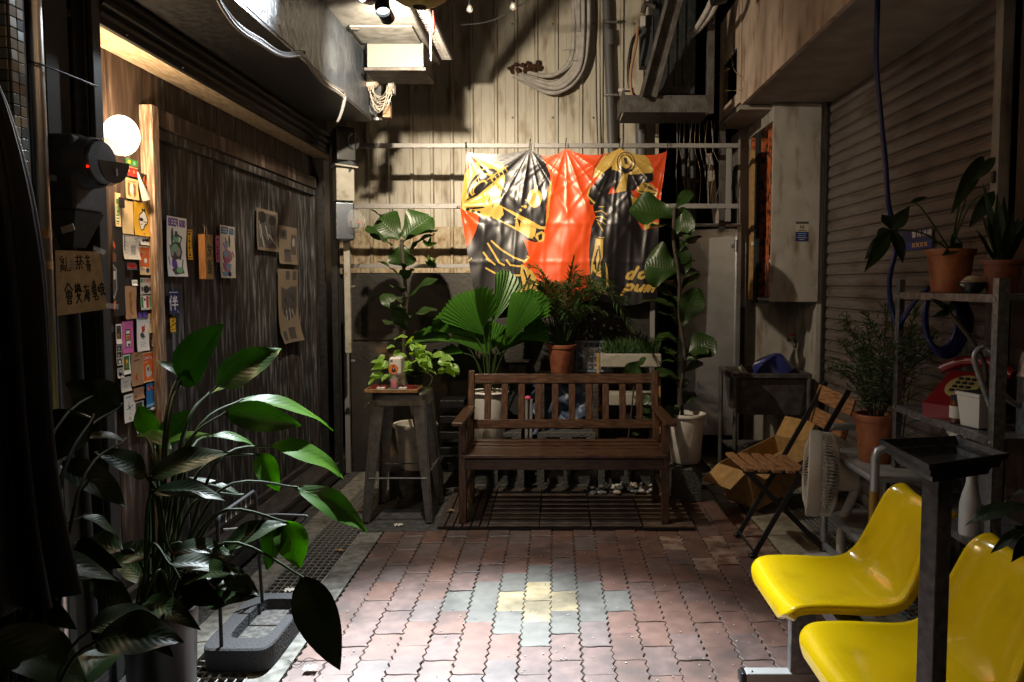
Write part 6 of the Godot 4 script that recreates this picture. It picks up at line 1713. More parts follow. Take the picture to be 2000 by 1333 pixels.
func build_stool_top(sc: Vector3) -> void:
	# tray with a soap dispenser and small boxes
	var tp := V(-0.925, 0.747, -4.665)
	var tr := thing("wooden_tray", "shallow wooden tray on the bar stool", "tray", tp)
	part(tr, "base", MB.new().box(tp + V(0, 0.005, 0), V(0.296, 0.008, 0.20), 0.003), M.tray_wood)
	for q in [[V(0, 0.012, 0.098), V(0.30, 0.02, 0.008)], [V(0, 0.012, -0.098), V(0.30, 0.02, 0.008)], [V(0.148, 0.012, 0), V(0.008, 0.02, 0.189)], [V(-0.148, 0.012, 0), V(0.008, 0.02, 0.189)]]:
		part(tr, "edge", MB.new().box(tp + q[0], q[1], 0.003, Basis()), M.tray_wood)
	var dp := tp + V(0.005, 0.009, -0.01)
	var d := thing("soap_dispenser", "white automatic soap dispenser with a round orange sticker", "soap dispenser", dp)
	part(d, "base_plate", MB.new().box(dp + V(0, 0.005, 0.02), V(0.075, 0.01, 0.11), 0.003), M.grey_plastic)
	part(d, "back_column", MB.new().box(dp + V(0.02, 0.085, -0.035), V(0.06, 0.15, 0.035), 0.012), M.white_plastic)
	part(d, "head", MB.new().box(dp + V(0.008, 0.138, 0.0), V(0.078, 0.105, 0.10), 0.016), M.white_plastic)
	part(d, "sensor", MB.new().box(dp + V(-0.01, 0.168, 0.0505), V(0.012, 0.008, 0.003), 0.001), M.black_plastic)
	part(d, "top_button", MB.new().lathe([Vector2(0.014, 0), Vector2(0.014, 0.003), Vector2(0, 0.003)], dp + V(-0.005, 0.1905, 0.02), 16), M.black_plastic)
	var im := Image.create(128, 128, false, Image.FORMAT_RGB8)
	im.fill(Color(0.86, 0.85, 0.82))
	fill_poly(im, ellipse(Vector2(64, 64), Vector2(62, 62)), INK["o"])
	fill_poly(im, ellipse(Vector2(64, 64), Vector2(55, 55)), Color(0.84, 0.47, 0.14))
	paint(im, Rect2(0, 0, 128, 128), "p|44,12 58,10 60,26 46,26|k;p|40,30 60,28 70,50 78,62 66,82 42,84 26,66 34,56|d;p|48,34 58,34 54,58|w;e|54,72 12,10|k")
	var fm := StandardMaterial3D.new()
	fm.resource_name = "round_sticker"
	fm.albedo_texture = ImageTexture.create_from_image(im)
	fm.roughness = 0.5
	var disc := MB.new()
	var c0 := disc.vert(dp + V(0.0, 0.122, 0.0512), Vector3.BACK, Vector2(0.5, 0.5))
	for i in 25:
		var a := TAU * i / 24.0
		disc.vert(dp + V(0.0 + cos(a) * 0.028, 0.122 + sin(a) * 0.028, 0.0512), Vector3.BACK, Vector2(0.5 + cos(a) * 0.49, 0.5 - sin(a) * 0.49))
	for i in 24:
		disc.tri(c0, c0 + 1 + i, c0 + 2 + i)
	part(d, "sticker", disc, fm)
	part(d, "bottle", MB.new().lathe([Vector2(0.02, 0.0), Vector2(0.023, 0.01), Vector2(0.023, 0.055), Vector2(0.012, 0.075), Vector2(0.0, 0.076)], dp + V(0, 0.011, 0.034), 20), M.glass)
	part(d, "liquid", MB.new().lathe([Vector2(0.0, 0.003), Vector2(0.017, 0.003), Vector2(0.017, 0.05), Vector2(0, 0.05)], dp + V(0, 0.011, 0.034), 16), M.pink)
	for k in 2:
		var x := -0.088 if k == 0 else 0.085
		var p := tp + V(x, 0.009, -0.03)
		var z := thing("red_toothed_board", ["dark red toothed strip on the tray, on the window side of the dispenser", "dark red toothed strip on the tray, on the bench side of the dispenser"][k], "ornament", p)
		var poly := [Vector2(-0.045, 0)]
		for i in 11:
			poly.append(Vector2(0.045 - i * 0.009, 0.026 if i % 2 == 0 else 0.020))
		poly.insert(1, Vector2(0.045, 0))
		part(z, "strip", MB.new().prism(poly, Transform3D(Basis(), p), 0.012), mat("red_wood_%d" % k, lin(0.16, 0.012, 0.012), 0.6))
		var bx := tp + V(-0.062 if k == 0 else 0.062, 0.009, 0.062)
		var w := thing("small_white_box", ["small white box on the front edge of the tray, nearer the shopfront", "small white box on the front edge of the tray, nearer the bench"][k], "box", bx)
		part(w, "body", MB.new().box(bx + V(0, 0.011, 0), V(0.045, 0.022, 0.03), 0.002), M.white_plastic)
		part(w, "print", MB.new().box(bx + V(0, 0.0225, -0.004), V(0.014, 0.0012, 0.006)), M.black_matte)

# ---------------------------------------------------------------- foliage
# one leaf from its stalk to its tip; shape 0 egg-shaped, 1 fiddle-shaped, 2 heart-shaped, 3 lance-shaped
func leaf(mb: MB, base: Vector3, tip: Vector3, hw: float, facing: Vector3, droop := 0.08, fold := 0.25, shape := 0, wave := 0.04) -> MB:
	var axis := tip - base
	var len := axis.length()
	axis /= len
	var nrm := facing - axis * facing.dot(axis)
	nrm = nrm.normalized() if nrm.length() > 0.01 else axis.cross(Vector3.RIGHT).normalized()
	var side := axis.cross(nrm)
	var ph := base.x * 37.0 + tip.y * 53.0
	return mb.sheet(11, 6, func(u: float, v: float) -> Vector3:
		var s := v * 2.0 - 1.0
		var w := 0.0
		var back := 0.0
		match shape:
			1:
				w = pow(sin(PI * minf(pow(u, 1.35) * 0.93 + 0.03, 1.0)), 0.75) * (0.72 + 0.28 * u)
			2:
				w = pow(sin(PI * pow(clampf(u * 0.97 + 0.03, 0.0, 1.0), 0.62)), 0.85)
				back = -0.16 * absf(s) * (1.0 - u) * (1.0 - u)
			3:
				w = pow(sin(PI * pow(u * 0.98 + 0.01, 0.8)), 1.15)
			_:
				w = pow(sin(PI * pow(u * 0.985 + 0.01, 0.72)), 0.9)
		var p := base + axis * len * (u + back)
		p += nrm * len * droop * 4.0 * u * (1.0 - u)
		p += side * s * w * hw * (1.0 - 0.12 * fold)
		p += nrm * (absf(s) * w * hw * fold + wave * hw * sin(u * 11.0 + ph + s) * s * s)
		return p)

func leaf_part(root: Node, b: Vector3, t: Vector3, hw: float, facing: Vector3, m: Material, droop := 0.08, fold := 0.25, shape := 0, wave := 0.06) -> void:
	part(root, "leaf", leaf(MB.new(), b, t, hw, facing, droop, fold, shape, wave), m)

func fan_leaf(root: Node, hub: Vector3, axis: Vector3, nrm: Vector3, spread: float, r: float, m: Material, cup := 0.12) -> void:
	axis = axis.normalized()
	nrm = (nrm - axis * nrm.dot(axis)).normalized()
	var side := axis.cross(nrm)
	var pleats := int(spread * 2.0 / 0.085)
	part(root, "fan_leaf", MB.new().sheet(7, pleats * 2, func(u: float, v: float) -> Vector3:
		var k := int(round(v * pleats * 2))
		var phi := (v - 0.5) * 2.0 * spread
		var rr := r * (1.0 - 0.10 * pow(absf(v - 0.5) * 2.0, 2.0))
		if k % 2 == 0:
			rr *= 1.0 - 0.06 * u * u
		var rho := rr * (0.03 + 0.97 * u)
		var z := (0.034 if k % 2 == 0 else -0.034) * rho * (1.2 - 0.4 * u) - cup * rho * u + 0.18 * rho * absf(phi) / maxf(spread, 0.1) * 0.6
		return hub + (axis * cos(phi) + side * sin(phi)) * rho + nrm * z).faceted(), m)

func frond(root: Node, base: Vector3, tip: Vector3, lift: float, n: int, len: float, m: Material, stem: Material) -> void:
	var mid := base.lerp(tip, 0.55) + V(0, lift, 0)
	var c := curve([base, mid, tip], 8)
	var mb := MB.new()
	mb.tube(c, [0.004, 0.004, 0.0038, 0.0035, 0.0035, 0.003, 0.003, 0.003, 0.0026, 0.0024, 0.0022, 0.002, 0.002, 0.0016, 0.0014, 0.0012, 0.001], 5, false)
	var o := part(root, "frond", leaflets(c, n, len), m)
	part(o, "stalk", mb, stem)

func leaflets(c: Array, n: int, len: float) -> MB:
	var mb := MB.new().tube(c.slice(5), 0.0012, 4, false)
	for i in n:
		var u := lerpf(0.32, 1.0, float(i) / (n - 1))
		var q := u * (c.size() - 1)
		var k := mini(int(q), c.size() - 2)
		var p: Vector3 = c[k].lerp(c[k + 1], q - k)
		var d: Vector3 = (c[k + 1] - c[k]).normalized()
		var side := d.cross(Vector3.UP).normalized()
		for s in [-1.0, 1.0]:
			var l := len * (0.55 + 0.45 * sin(PI * clampf(u * 1.1 - 0.1, 0.0, 1.0))) * rng.randf_range(0.85, 1.12)
			var dir: Vector3 = (d * rng.randf_range(0.5, 0.8) + side * s * 0.85 + V(0, rng.randf_range(-0.35, 0.25), 0)).normalized()
			blade(mb, p, p + dir * l, l * 0.055, V(0, 1, 0.3))
	return mb

func blade(mb: MB, a: Vector3, b: Vector3, w: float, facing: Vector3) -> void:
	var d := (b - a).normalized()
	var n := (facing - d * facing.dot(d)).normalized()
	var s := d.cross(n) * w
	var mid := a.lerp(b, 0.4) + n * w * 0.8
	var e := b - V(0, a.distance_to(b) * 0.14, 0)
	var i := mb.vert(a, n)
	mb.vert(mid - s, (n - s.normalized() * 0.4).normalized())
	mb.vert(mid + s, (n + s.normalized() * 0.4).normalized())
	mb.vert(e, n)
	mb.vert(mid - n * w * 0.5, n)
	mb.tri(i, i + 1, i + 4)
	mb.tri(i, i + 4, i + 2)
	mb.tri(i + 1, i + 3, i + 4)
	mb.tri(i + 4, i + 3, i + 2)

func pot(root: Node, p: Vector3, r0: float, r1: float, h: float, m: Material, lip := 0.012) -> void:
	part(root, "pot", MB.new().lathe([Vector2(0, 0.002), Vector2(r0 * 0.96, 0), Vector2(r0, 0.006), Vector2(lerpf(r0, r1, 0.86), h * 0.86), Vector2(lerpf(r0, r1, 0.86) + lip * 0.7, h * 0.865), Vector2(r1 + lip, h - 0.004), Vector2(r1 + lip * 0.8, h), Vector2(r1 - 0.006, h), Vector2(r1 - 0.012, h * 0.9)], p, 28), m)
	part(root, "soil", MB.new().lathe([Vector2(r1 - 0.008, h * 0.91), Vector2(0, h * 0.93)], p, 20), M.soil)

func build_plants_centre() -> void:
	var cam := V(0, 0.15, 1)
	# fiddle leaf fig in the bucket
	var f1 := thing("fiddle_leaf_fig", "slim fiddle leaf fig rising from the white bucket behind the stool", "potted plant", at(812, 830, 5.2), "fiddle leaf figs")
	var z := 5.2
	part(f1, "trunk", MB.new().tube(curve([at(812, 836, z), at(796, 760, z), at(788, 680, z), at(793, 590, z), at(788, 520, z), at(784, 468, z)], 6), 0.011, 8), M.bark)
	for q in [[765, 481, 713, 447, 20, 0.3], [781, 467, 738, 428, 27, 0.6], [786, 465, 842, 424, 27, 0.6], [786, 474, 854, 453, 19, 0.2], [800, 489, 849, 459, 13, 0.1], [784, 478, 788, 520, 22, 1.0], [746, 427, 722, 410, 7, 0.2], [780, 540, 737, 511, 10, 0.2], [796, 582, 856, 546, 13, 0.3], [774, 613, 748, 574, 12, 0.7], [790, 645, 778, 596, 14, 0.8], [797, 621, 854, 608, 13, 0.3]]:
		var dz := rng.randf_range(-0.10, 0.10)
		leaf_part(f1, at(q[0], q[1], z), at(q[2], q[3], z - dz), q[4] * 1.5 / FOCAL * z, V(rng.randf_range(-0.3, 0.3), 1.0 - q[5], q[5]), M.leaf_fig, 0.06, 0.22, 1, 0.14)
	for i in 7:
		var b := at(788 + rng.randf_range(-4, 6), 500 + i * 24, z)
		var a := rng.randf() * TAU
		leaf_part(f1, b, b + V(cos(a) * 0.17, rng.randf_range(0.0, 0.12), sin(a) * 0.14), 0.06, V(0, 1, 0.4), M.leaf_fig, 0.06, 0.22, 1, 0.14)
	# fiddle leaf fig in the big white pot
	var pp := at(1339, 903, 5.2)
	var f2 := thing("fiddle_leaf_fig", "tall fiddle leaf fig in a clean white pot at the bench's end", "potted plant", pp, "fiddle leaf figs")
	part(f2, "pot", MB.new().lathe([Vector2(0, 0.002), Vector2(0.085, 0), Vector2(0.093, 0.008), Vector2(0.119, 0.29), Vector2(0.128, 0.294), Vector2(0.134, 0.305), Vector2(0.13, 0.318), Vector2(0.118, 0.32), Vector2(0.114, 0.29)], pp, 32), M.clean_white)
	part(f2, "soil", MB.new().lathe([Vector2(0.117, 0.29), Vector2(0, 0.295)], pp, 20), M.soil)
	part(f2, "trunk", MB.new().tube(curve([at(1333, 812, z), at(1330, 760, z), at(1338, 700, z), at(1328, 620, z), at(1326, 540, z), at(1316, 470, z), at(1318, 405, z)], 6), 0.012, 8), M.bark)
	for q in [[1318, 421, 1230, 410, 29, 0.55], [1320, 408, 1351, 374, 11, 0.5], [1318, 448, 1358, 436, 23, 0.8], [1312, 442, 1270, 446, 10, 0.3], [1318, 425, 1345, 412, 10, 0.5], [1330, 468, 1333, 534, 15, 0.9], [1322, 531, 1260, 517, 36, 0.75], [1327, 571, 1367, 536, 10, 0.4], [1325, 606, 1251, 587, 10, 0.15], [1330, 636, 1362, 562, 19, 0.85], [1325, 626, 1285, 611, 8, 0.2], [1335, 672, 1279, 663, 9, 0.2], [1338, 702, 1397, 664, 23, 0.6], [1340, 690, 1384, 690, 14, 0.3], [1333, 710, 1289, 707, 6, 0.15], [1338, 727, 1371, 707, 9, 0.4], [1338, 746, 1288, 732, 9, 0.3], [1332, 790, 1354, 767, 11, 0.7], [1326, 800, 1300, 812, 12, 0.6], [1330, 800, 1324, 790, 8, 0.6]]:
		var dz := rng.randf_range(-0.12, 0.12)
		leaf_part(f2, at(q[0], q[1], z), at(q[2], q[3], z - dz), q[4] * 1.5 / FOCAL * z, V(rng.randf_range(-0.35, 0.2), 1.0 - q[5], q[5]), M.leaf_fig, 0.05, 0.2, 1, 0.14)
	for i in 14:
		var b := at(1325 + rng.randf_range(-5, 8), 440 + i * 25, z)
		var a := rng.randf() * TAU
		leaf_part(f2, b, b + V(cos(a) * 0.15, rng.randf_range(0.0, 0.12), sin(a) * 0.13), 0.055, V(0, 1, 0.4), M.leaf_fig, 0.06, 0.22, 1, 0.14)
	# small fig beside it, in a clay bowl
	var f3 := thing("small_fig", "small fig sapling in a shallow clay bowl behind the bench slats", "potted plant", at(1224, 880, 5.4))
	part(f3, "pot", MB.new().lathe([Vector2(0, 0), Vector2(0.06, 0), Vector2(0.088, 0.06), Vector2(0.094, 0.066), Vector2(0.082, 0.066)], at(1224, 880, 5.4), 24), M.terracotta)
	part(f3, "stem", MB.new().tube(curve([at(1226, 866, 5.4), at(1234, 800, 5.4), at(1240, 740, 5.4), at(1248, 705, 5.4)], 4), 0.006, 6), M.bark)
	for q in [[1248, 706, 1226, 738, 22, 0.9], [1246, 716, 1262, 700, 9, 0.5], [1240, 790, 1272, 778, 12, 0.6], [1238, 815, 1268, 822, 10, 0.4], [1236, 846, 1244, 852, 9, 0.4], [1238, 775, 1268, 808, 12, 0.8]]:
		leaf_part(f3, at(q[0], q[1], 5.4), at(q[2], q[3], 5.35), q[4] / FOCAL * 5.4, V(0.2, 1.0 - q[5], q[5]), M.leaf_fig, 0.05, 0.2, 1, 0.1)
	# fan palm
	var fp := at(955, 858, 5.4)
	var fan := thing("fan_palm", "fan palm with broad pleated leaves in a white pot behind the bench", "potted plant", fp)
	part(fan, "pot", MB.new().lathe([Vector2(0, 0.002), Vector2(0.098, 0), Vector2(0.106, 0.008), Vector2(0.118, 0.30), Vector2(0.13, 0.304), Vector2(0.136, 0.316), Vector2(0.128, 0.326), Vector2(0.114, 0.32)], fp, 28), M.clean_white)
	part(fan, "soil", MB.new().lathe([Vector2(0.114, 0.30), Vector2(0, 0.305)], fp, 20), M.soil)
	var zf := 5.4
	var fans := [[945, 656, 893, 585, 0.62, V(0.1, 0.35, 1), -0.05], [960, 634, 996, 540, 0.36, V(0.75, 0.2, 0.75), 0.0], [986, 676, 1032, 583, 0.40, V(-0.5, 0.3, 1), -0.1], [952, 694, 930, 628, 0.95, V(0.1, 0.9, 0.55), 0.12], [890, 668, 800, 652, 0.55, V(0.1, 1.0, 0.45), 0.15], [1018, 664, 1062, 632, 0.72, V(0.2, 0.2, 1), 0.05], [942, 640, 950, 580, 0.32, V(-0.4, 0.1, 1), -0.3], [930, 660, 862, 610, 0.5, V(-0.1, 0.6, 0.9), 0.1], [975, 690, 1000, 640, 0.7, V(0.1, 0.8, 0.7), 0.15], [1000, 640, 1058, 585, 0.45, V(-0.2, 0.4, 1), -0.1], [905, 690, 840, 690, 0.5, V(0, 1, 0.5), 0.2]]
	for q in fans:
		var hub := at(q[0], q[1], zf - 0.02)
		var tip := at(q[2], q[3], zf + q[6])
		part(fan, "leaf_stalk", MB.new().tube(curve([fp + V(rng.randf_range(-0.02, 0.02), 0.30, 0), fp.lerp(hub, 0.6) + V((hub.x - fp.x) * -0.12, 0.18, 0), hub], 6), 0.0045, 6), M.stem_green)
		fan_leaf(fan, hub, tip - hub, q[5], q[4], (tip - hub).length() * 1.12, M.palm_leaf)
	# areca palm in its clay pot
	var ap := at(1097, 728, 5.5)
	var ar := thing("parlour_palm", "feathery parlour palm in a brown-red pot in front of the banner", "potted plant", ap)
	pot(ar, ap, 0.073, 0.092, 0.19, M.terracotta, 0.01)
	for i in 30:
		var a := TAU * i / 30.0 + rng.randf() * 0.3
		var reach := rng.randf_range(0.10, 0.30)
		var h := rng.randf_range(0.22, 0.55)
		var base := ap + V(cos(a) * 0.03, 0.17, sin(a) * 0.03)
		frond(ar, base, ap + V(cos(a) * reach + 0.02, 0.17 + h, sin(a) * reach * 0.8), 0.10, 15, 0.13, M.areca_leaf, M.stem_green)
	for q in [[1236, 640, 5.3, 0.30], [1225, 585, 5.45, 0.16], [1022, 560, 5.4, 0.18], [1035, 520, 5.55, 0.16], [1120, 508, 5.5, 0.10], [1190, 560, 5.2, 0.2]]:
		frond(ar, ap + V(0.01, 0.17, 0), at(q[0], q[1], q[2]), q[3], 15, 0.13, M.areca_leaf, M.stem_green)
	# pothos on the stool
	var po := V(-0.84, 0.745, -4.86)
	var ph := thing("pothos", "bright lime green pothos trailing behind the soap dispenser", "potted plant", po)
	pot(ph, po, 0.04, 0.055, 0.075, M.black_matte, 0.005)
	for i in 64:
		var a := rng.randf() * TAU
		var rr := rng.randf_range(0.02, 0.215)
		var tgt := po + V(cos(a) * rr * 1.05 + 0.015, 0.08 + rng.randf_range(0.0, 0.23) * (1.15 - rr * 3.2) - 0.03 * rr * 10.0 * float(i % 4 == 0), sin(a) * rr * 0.65 + 0.03)
		if tgt.x < -1.0 and tgt.z > -4.75:
			tgt.z -= 0.12
		var d := V(cos(a), rng.randf_range(-0.75, 0.1), sin(a) * 0.6 + 0.35).normalized()
		var l := rng.randf_range(0.05, 0.085)
		part(ph, "stalk", MB.new().tube([po + V(0, 0.07, 0), po.lerp(tgt, 0.6) + V(0, 0.04, 0), tgt], 0.0014, 5, false), M.stem_green)
		leaf_part(ph, tgt, tgt + d * l, l * 0.40, V(rng.randf_range(-0.5, 0.5), 1.0, rng.randf_range(0.1, 0.9)), M.leaf_lime, 0.12, 0.3, 2, 0.1)
	part(ph, "vine", MB.new().tube(curve([po + V(0.03, 0.10, 0.05), po + V(0.12, 0.08, 0.12), po + V(0.10, 0.02, 0.16), po + V(0.02, 0.03, 0.18)], 6), 0.0028, 6), M.stem_green)
	# planter trough rack with grasses, crate and odds and ends behind the bench
	var rk := thing("planter_rack", "yellowish metal rack with two narrow beige troughs behind the bench", "plant stand", at(1230, 860, 5.55))
	for x in [1168, 1288]:
		part(rk, "upright", MB.new().bar(at(x, 690, 5.6), at(x, 955, 5.6), 0.02, 0.02, Vector3.FORWARD, 0.003), M.cardboard)
	for q in [[1172, 690, 1290, 716], [1186, 766, 1284, 790]]:
		part(rk, "trough", MB.new().box((at(q[0], q[1], 5.55) + at(q[2], q[3], 5.55)) * 0.5, V((q[2] - q[0]) / FOCAL * 5.55, (q[3] - q[1]) / FOCAL * 5.55, 0.16), 0.008), M.pale_box)
	var gr2 := MB.new()
	for i in 420:
		var b := at(rng.randf_range(1180, 1284), 692, 5.55 + rng.randf_range(-0.05, 0.05))
		blade(gr2, b, b + V(rng.randf_range(-0.05, 0.05), rng.randf_range(0.04, 0.15), rng.randf_range(-0.05, 0.05)), 0.004, cam)
	stuff(part(rk, "grass", gr2, M.areca_leaf))
	var cr := thing("plastic_crate", "grey-blue plastic crate with a lattice side beside the parlour palm", "crate", at(1160, 726, 5.62))
	var cm := mat("crate_grey", lin(0.13, 0.16, 0.22), 0.5)
	for i in 7:
		part(cr, "bar", MB.new().box(at(1126 + i * 11.5, 697, 5.6), V(0.008, 0.19, 0.01), 0.002), cm)
	for y in [668, 682, 697, 711, 725]:
		part(cr, "rail", MB.new().box(at(1160, y, 5.598), V(0.265, 0.016 if y in [668, 725] else 0.006, 0.012), 0.002), cm)
	part(cr, "liner", MB.new().box(at(1165, 700, 5.66), V(0.18, 0.15, 0.01)), M.white_plastic)
	part(cr, "back", MB.new().box(at(1160, 697, 5.85), V(0.26, 0.19, 0.01)), cm)
	var tb := thing("plank_table", "low dark plank table that carries the parlour palm behind the bench", "table", at(1110, 950, 5.6))
	part(tb, "top", MB.new().box(at(1110, 733, 5.58), V(0.42, 0.024, 0.36), 0.004), M.deck_wood)
	for x in [-0.18, 0.18]:
		for zz in [-0.15, 0.15]:
			part(tb, "leg", MB.new().box(V(at(1110, 733, 5.58).x + x, 0.36, -5.58 + zz), V(0.04, 0.72, 0.04), 0.004), M.deck_wood)
	var tp := thing("blue_tarpaulin", "crumpled grey-blue tarpaulin stuffed under the plank table", "tarpaulin", at(1108, 850, 5.5))
	part(tp, "cloth", MB.new().sheet(14, 14, func(u: float, v: float) -> Vector3:
		return at(lerpf(1040, 1170, u), lerpf(752, 850, v), 5.5) + V(0.02 * sin(v * 23.0 + u * 7.0), 0.012 * sin(u * 19.0), 0.05 * sin(u * 13.0 + v * 4.0) * cos(v * 9.0 - u * 5.0))), M.tarp_blue)
	for k in 2:
		var x := 1029 + k * 9
		var uo := thing("walking_umbrella", ["folded umbrella with pink handle leaning behind the bench slats", "thin grey pole leaning beside the pink-handled umbrella"][k], ["umbrella", "pole"][k], at(x, 864, 5.3))
		part(uo, "shaft", MB.new().tube([at(x - 1, 866, 5.3), at(x, 780, 5.3)], 0.011, 10), M.aluminium)
		if k == 0:
			part(uo, "handle", MB.new().ball(at(x + 2, 778, 5.3), V(0.022, 0.016, 0.016), 12), M.pink)
			part(uo, "tip", MB.new().ball(at(x, 864, 5.3), V(0.028, 0.012, 0.016), 10), M.pink)
	var yb := thing("yellow_ball", "dull yellow ball between the bench slats", "ball", at(1162, 806, 5.5))
	part(yb, "ball", MB.new().ball(at(1164, 800, 5.55), Vector3.ONE * 0.05, 16), mat("dull_yellow", lin(0.30, 0.17, 0.015), 0.5))
	var db := thing("black_crate", "black plastic crate in the shade between stool and bench", "crate", at(885, 930, 5.4))
	for i in 5:
		part(db, "slat", MB.new().box(at(886, 786 + i * 30, 5.42), V(0.16, 0.05, 0.2), 0.004), M.black_plastic)
	var ml := thing("metal_lid_bin", "dark bin with a pale flat lid behind the bench", "bin", at(1010, 860, 5.62))
	part(ml, "body", MB.new().box(at(1011, 760, 5.68), V(0.13, 0.36, 0.13), 0.01), M.black_matte)
	part(ml, "lid", MB.new().box(at(1011, 705, 5.66), V(0.165, 0.008, 0.15), 0.002), M.galv)

func build_overhead_things() -> void:
	var Z := func(x: float, y: float, d: float) -> Vector3: return at(850 + x / 2.962, y / 2.962, d)
	# cables slung under the painted beam
	var cb := thing("beam_cables", "bundle of pale cables slung along the lower edge of the painted beam", "cable", onx(590, 105, -1.14))
	for k in 3:
		var pts := []
		for q in [[60, -60], [80, 0], [160, 110], [230, 180], [310, 235], [400, 300], [470, 318], [560, 312], [595, 350], [640, 410], [700, 480], [780, 535], [802, 570], [790, 640], [770, 700]]:
			pts.append(onx(400 + (q[0] + (k - 1) * 11.0 * sin(q[0] * 0.013 + k)) / 2.962, (q[1] + (k - 1) * 10.0) / 2.962, -1.128 + 0.006 * k))
		part(cb, "cable", MB.new().tube(curve(pts, 5), 0.0065, 7), M.cable_white if k == 1 else M.pipe_grey)
	for q in [[560, 312], [790, 535]]:
		part(cb, "hook", MB.new().tube([onx(400 + q[0] / 2.962 - 3, q[1] / 2.962 - 6, -1.13), onx(400 + q[0] / 2.962 + 6, q[1] / 2.962 - 5, -1.12), onx(400 + q[0] / 2.962 + 5, q[1] / 2.962 + 8, -1.12)], 0.004, 6), M.rusty_steel)
	# chain-drive motor of the rolled shutter on the end of the beam
	var mz := 5.14
	var mo := thing("shutter_motor", "grimy shutter motor with tan cap and looped chain at the beam's end", "motor", at(735, 230, mz))
	part(mo, "housing", MB.new().lathe([Vector2(0.0, -0.1), Vector2(0.062, -0.1), Vector2(0.062, 0.02), Vector2(0, 0.02)], at(722, 158, mz), 24, turn_to(V(-0.05, 0.05, 1))), M.dark_machine)
	part(mo, "cap", MB.new().lathe([Vector2(0.064, -0.02), Vector2(0.064, 0.02), Vector2(0.058, 0.03), Vector2(0.02, 0.033), Vector2(0.018, 0.038), Vector2(0.0, 0.038)], at(721, 153, mz - 0.03), 28, turn_to(V(-0.12, 0.0, 1))), M.tan_cover)
	part(mo, "plate", MB.new().prism([Vector2(-0.05, 0.06), Vector2(0.06, 0.06), Vector2(0.05, -0.14), Vector2(0.02, -0.19), Vector2(-0.02, -0.16)], Transform3D(Basis(), at(727, 168, mz + 0.02)), 0.012), M.dark_machine)
	part(mo, "gear_case", MB.new().box(at(755, 135, mz), V(0.07, 0.06, 0.07), 0.008, Basis(Vector3.FORWARD, 0.3)), M.dark_machine)
	part(mo, "brake", MB.new().box(at(765, 172, mz), V(0.04, 0.08, 0.06), 0.006), M.conduit)
	part(mo, "wooden_block", MB.new().box(at(756, 217, mz), V(0.05, 0.085, 0.05), 0.003), M.tray_wood)
	part(mo, "socket", MB.new().box(at(757, 199, mz - 0.02), V(0.04, 0.026, 0.05), 0.008), M.white_plastic)
	part(mo, "base_cup", MB.new().lathe([Vector2(0.028, 0), Vector2(0.03, 0.014), Vector2(0.0, 0.016)], at(737, 236, mz), 16), M.galv)
	var ch := MB.new()
	for k in 9:
		var pts := []
		var w := 0.05 + 0.006 * (k % 4)
		var d := 0.085 + 0.016 * k
		for i in 23:
			var t := PI * i / 22.0
			pts.append(at(741, 168, mz - 0.06 - 0.004 * k) + V(-cos(t) * w + 0.0045 * (i % 2) + 0.01 * sin(k * 2.1), -sin(t) * d * 0.75 + 0.004 * (i % 2), 0.012 * sin(t * 3.0 + k) + 0.004 * (i % 2)))
		ch.tube(pts, 0.0032, 5, false)
	part(mo, "chain", ch, M.chain)
	part(mo, "cables", MB.new().tube(curve([at(750, 130, mz), at(768, 150, mz - 0.04), at(762, 185, mz - 0.03), at(748, 205, mz)], 5), 0.007, 6), M.cable)
	# paper lantern over the frame's edge
	var lc := V(-0.628, 2.77, -3.88)
	var la := thing("paper_lantern", "dull yellow ribbed paper lantern hanging at the top of the alley", "lantern", lc)
	part(la, "shade", MB.new().sheet(36, 40, func(u: float, v: float) -> Vector3:
		var th := PI * (0.06 + 0.88 * v)
		var rib := 1.0 + 0.022 * absf(sin(u * TAU * 9.0))
		return lc + V(sin(th) * cos(TAU * u) * 0.165 * rib, cos(th) * 0.135, sin(th) * sin(TAU * u) * 0.165 * rib)), M.lantern)
	part(la, "rim", MB.new().lathe([Vector2(0.03, -0.136), Vector2(0.036, -0.13), Vector2(0.03, -0.124)], lc, 20), M.black_plastic)
	part(la, "cord", MB.new().tube([lc + V(0, 0.12, 0), lc + V(0, 0.9, 0)], 0.003, 5), M.black_plastic)
	var rb := thing("hanging_ribbons", "red and white ribbons dangling from the mesh edge beside the lantern", "ribbon", at(842, 118, 4.2))
	part(rb, "red_ribbon", MB.new().tube(curve([at(846, 20, 4.1), at(848, 45, 4.12), at(846, 66, 4.12)], 5), 0.006, 6), M.red_cord)
	part(rb, "white_ribbon", MB.new().tube(curve([at(836, 30, 4.2), at(839, 50, 4.2), at(841, 78, 4.22), at(842, 119, 4.22)], 5), 0.004, 6), M.white_plastic)
	part(rb, "thread", MB.new().tube(curve([at(836, 40, 4.2), at(846, 52, 4.18), at(854, 62, 4.2)], 5), 0.0012, 5), M.white_plastic)
	# conduits with the foam plug
	var co := thing("conduit_bundle", "thick bundle of pale conduits curving down into a foam plug in the wall", "conduit", Z.call(650, 520, 6.45))
	var ways := [[[800, -120], [800, 0], [800, 200], [788, 330], [725, 412], [640, 440], [535, 418]], [[832, -120], [830, 0], [828, 200], [815, 350], [760, 438], [680, 484], [590, 468], [490, 432]], [[858, -120], [856, 0], [855, 200], [840, 370], [780, 466], [700, 510], [600, 488], [500, 438]], [[890, -120], [888, 0], [886, 180], [862, 370], [800, 480], [712, 532], [640, 532], [555, 494], [450, 436]], [[815, -120], [812, 0], [842, 240], [830, 360], [770, 450], [690, 500], [620, 500], [470, 445]]]
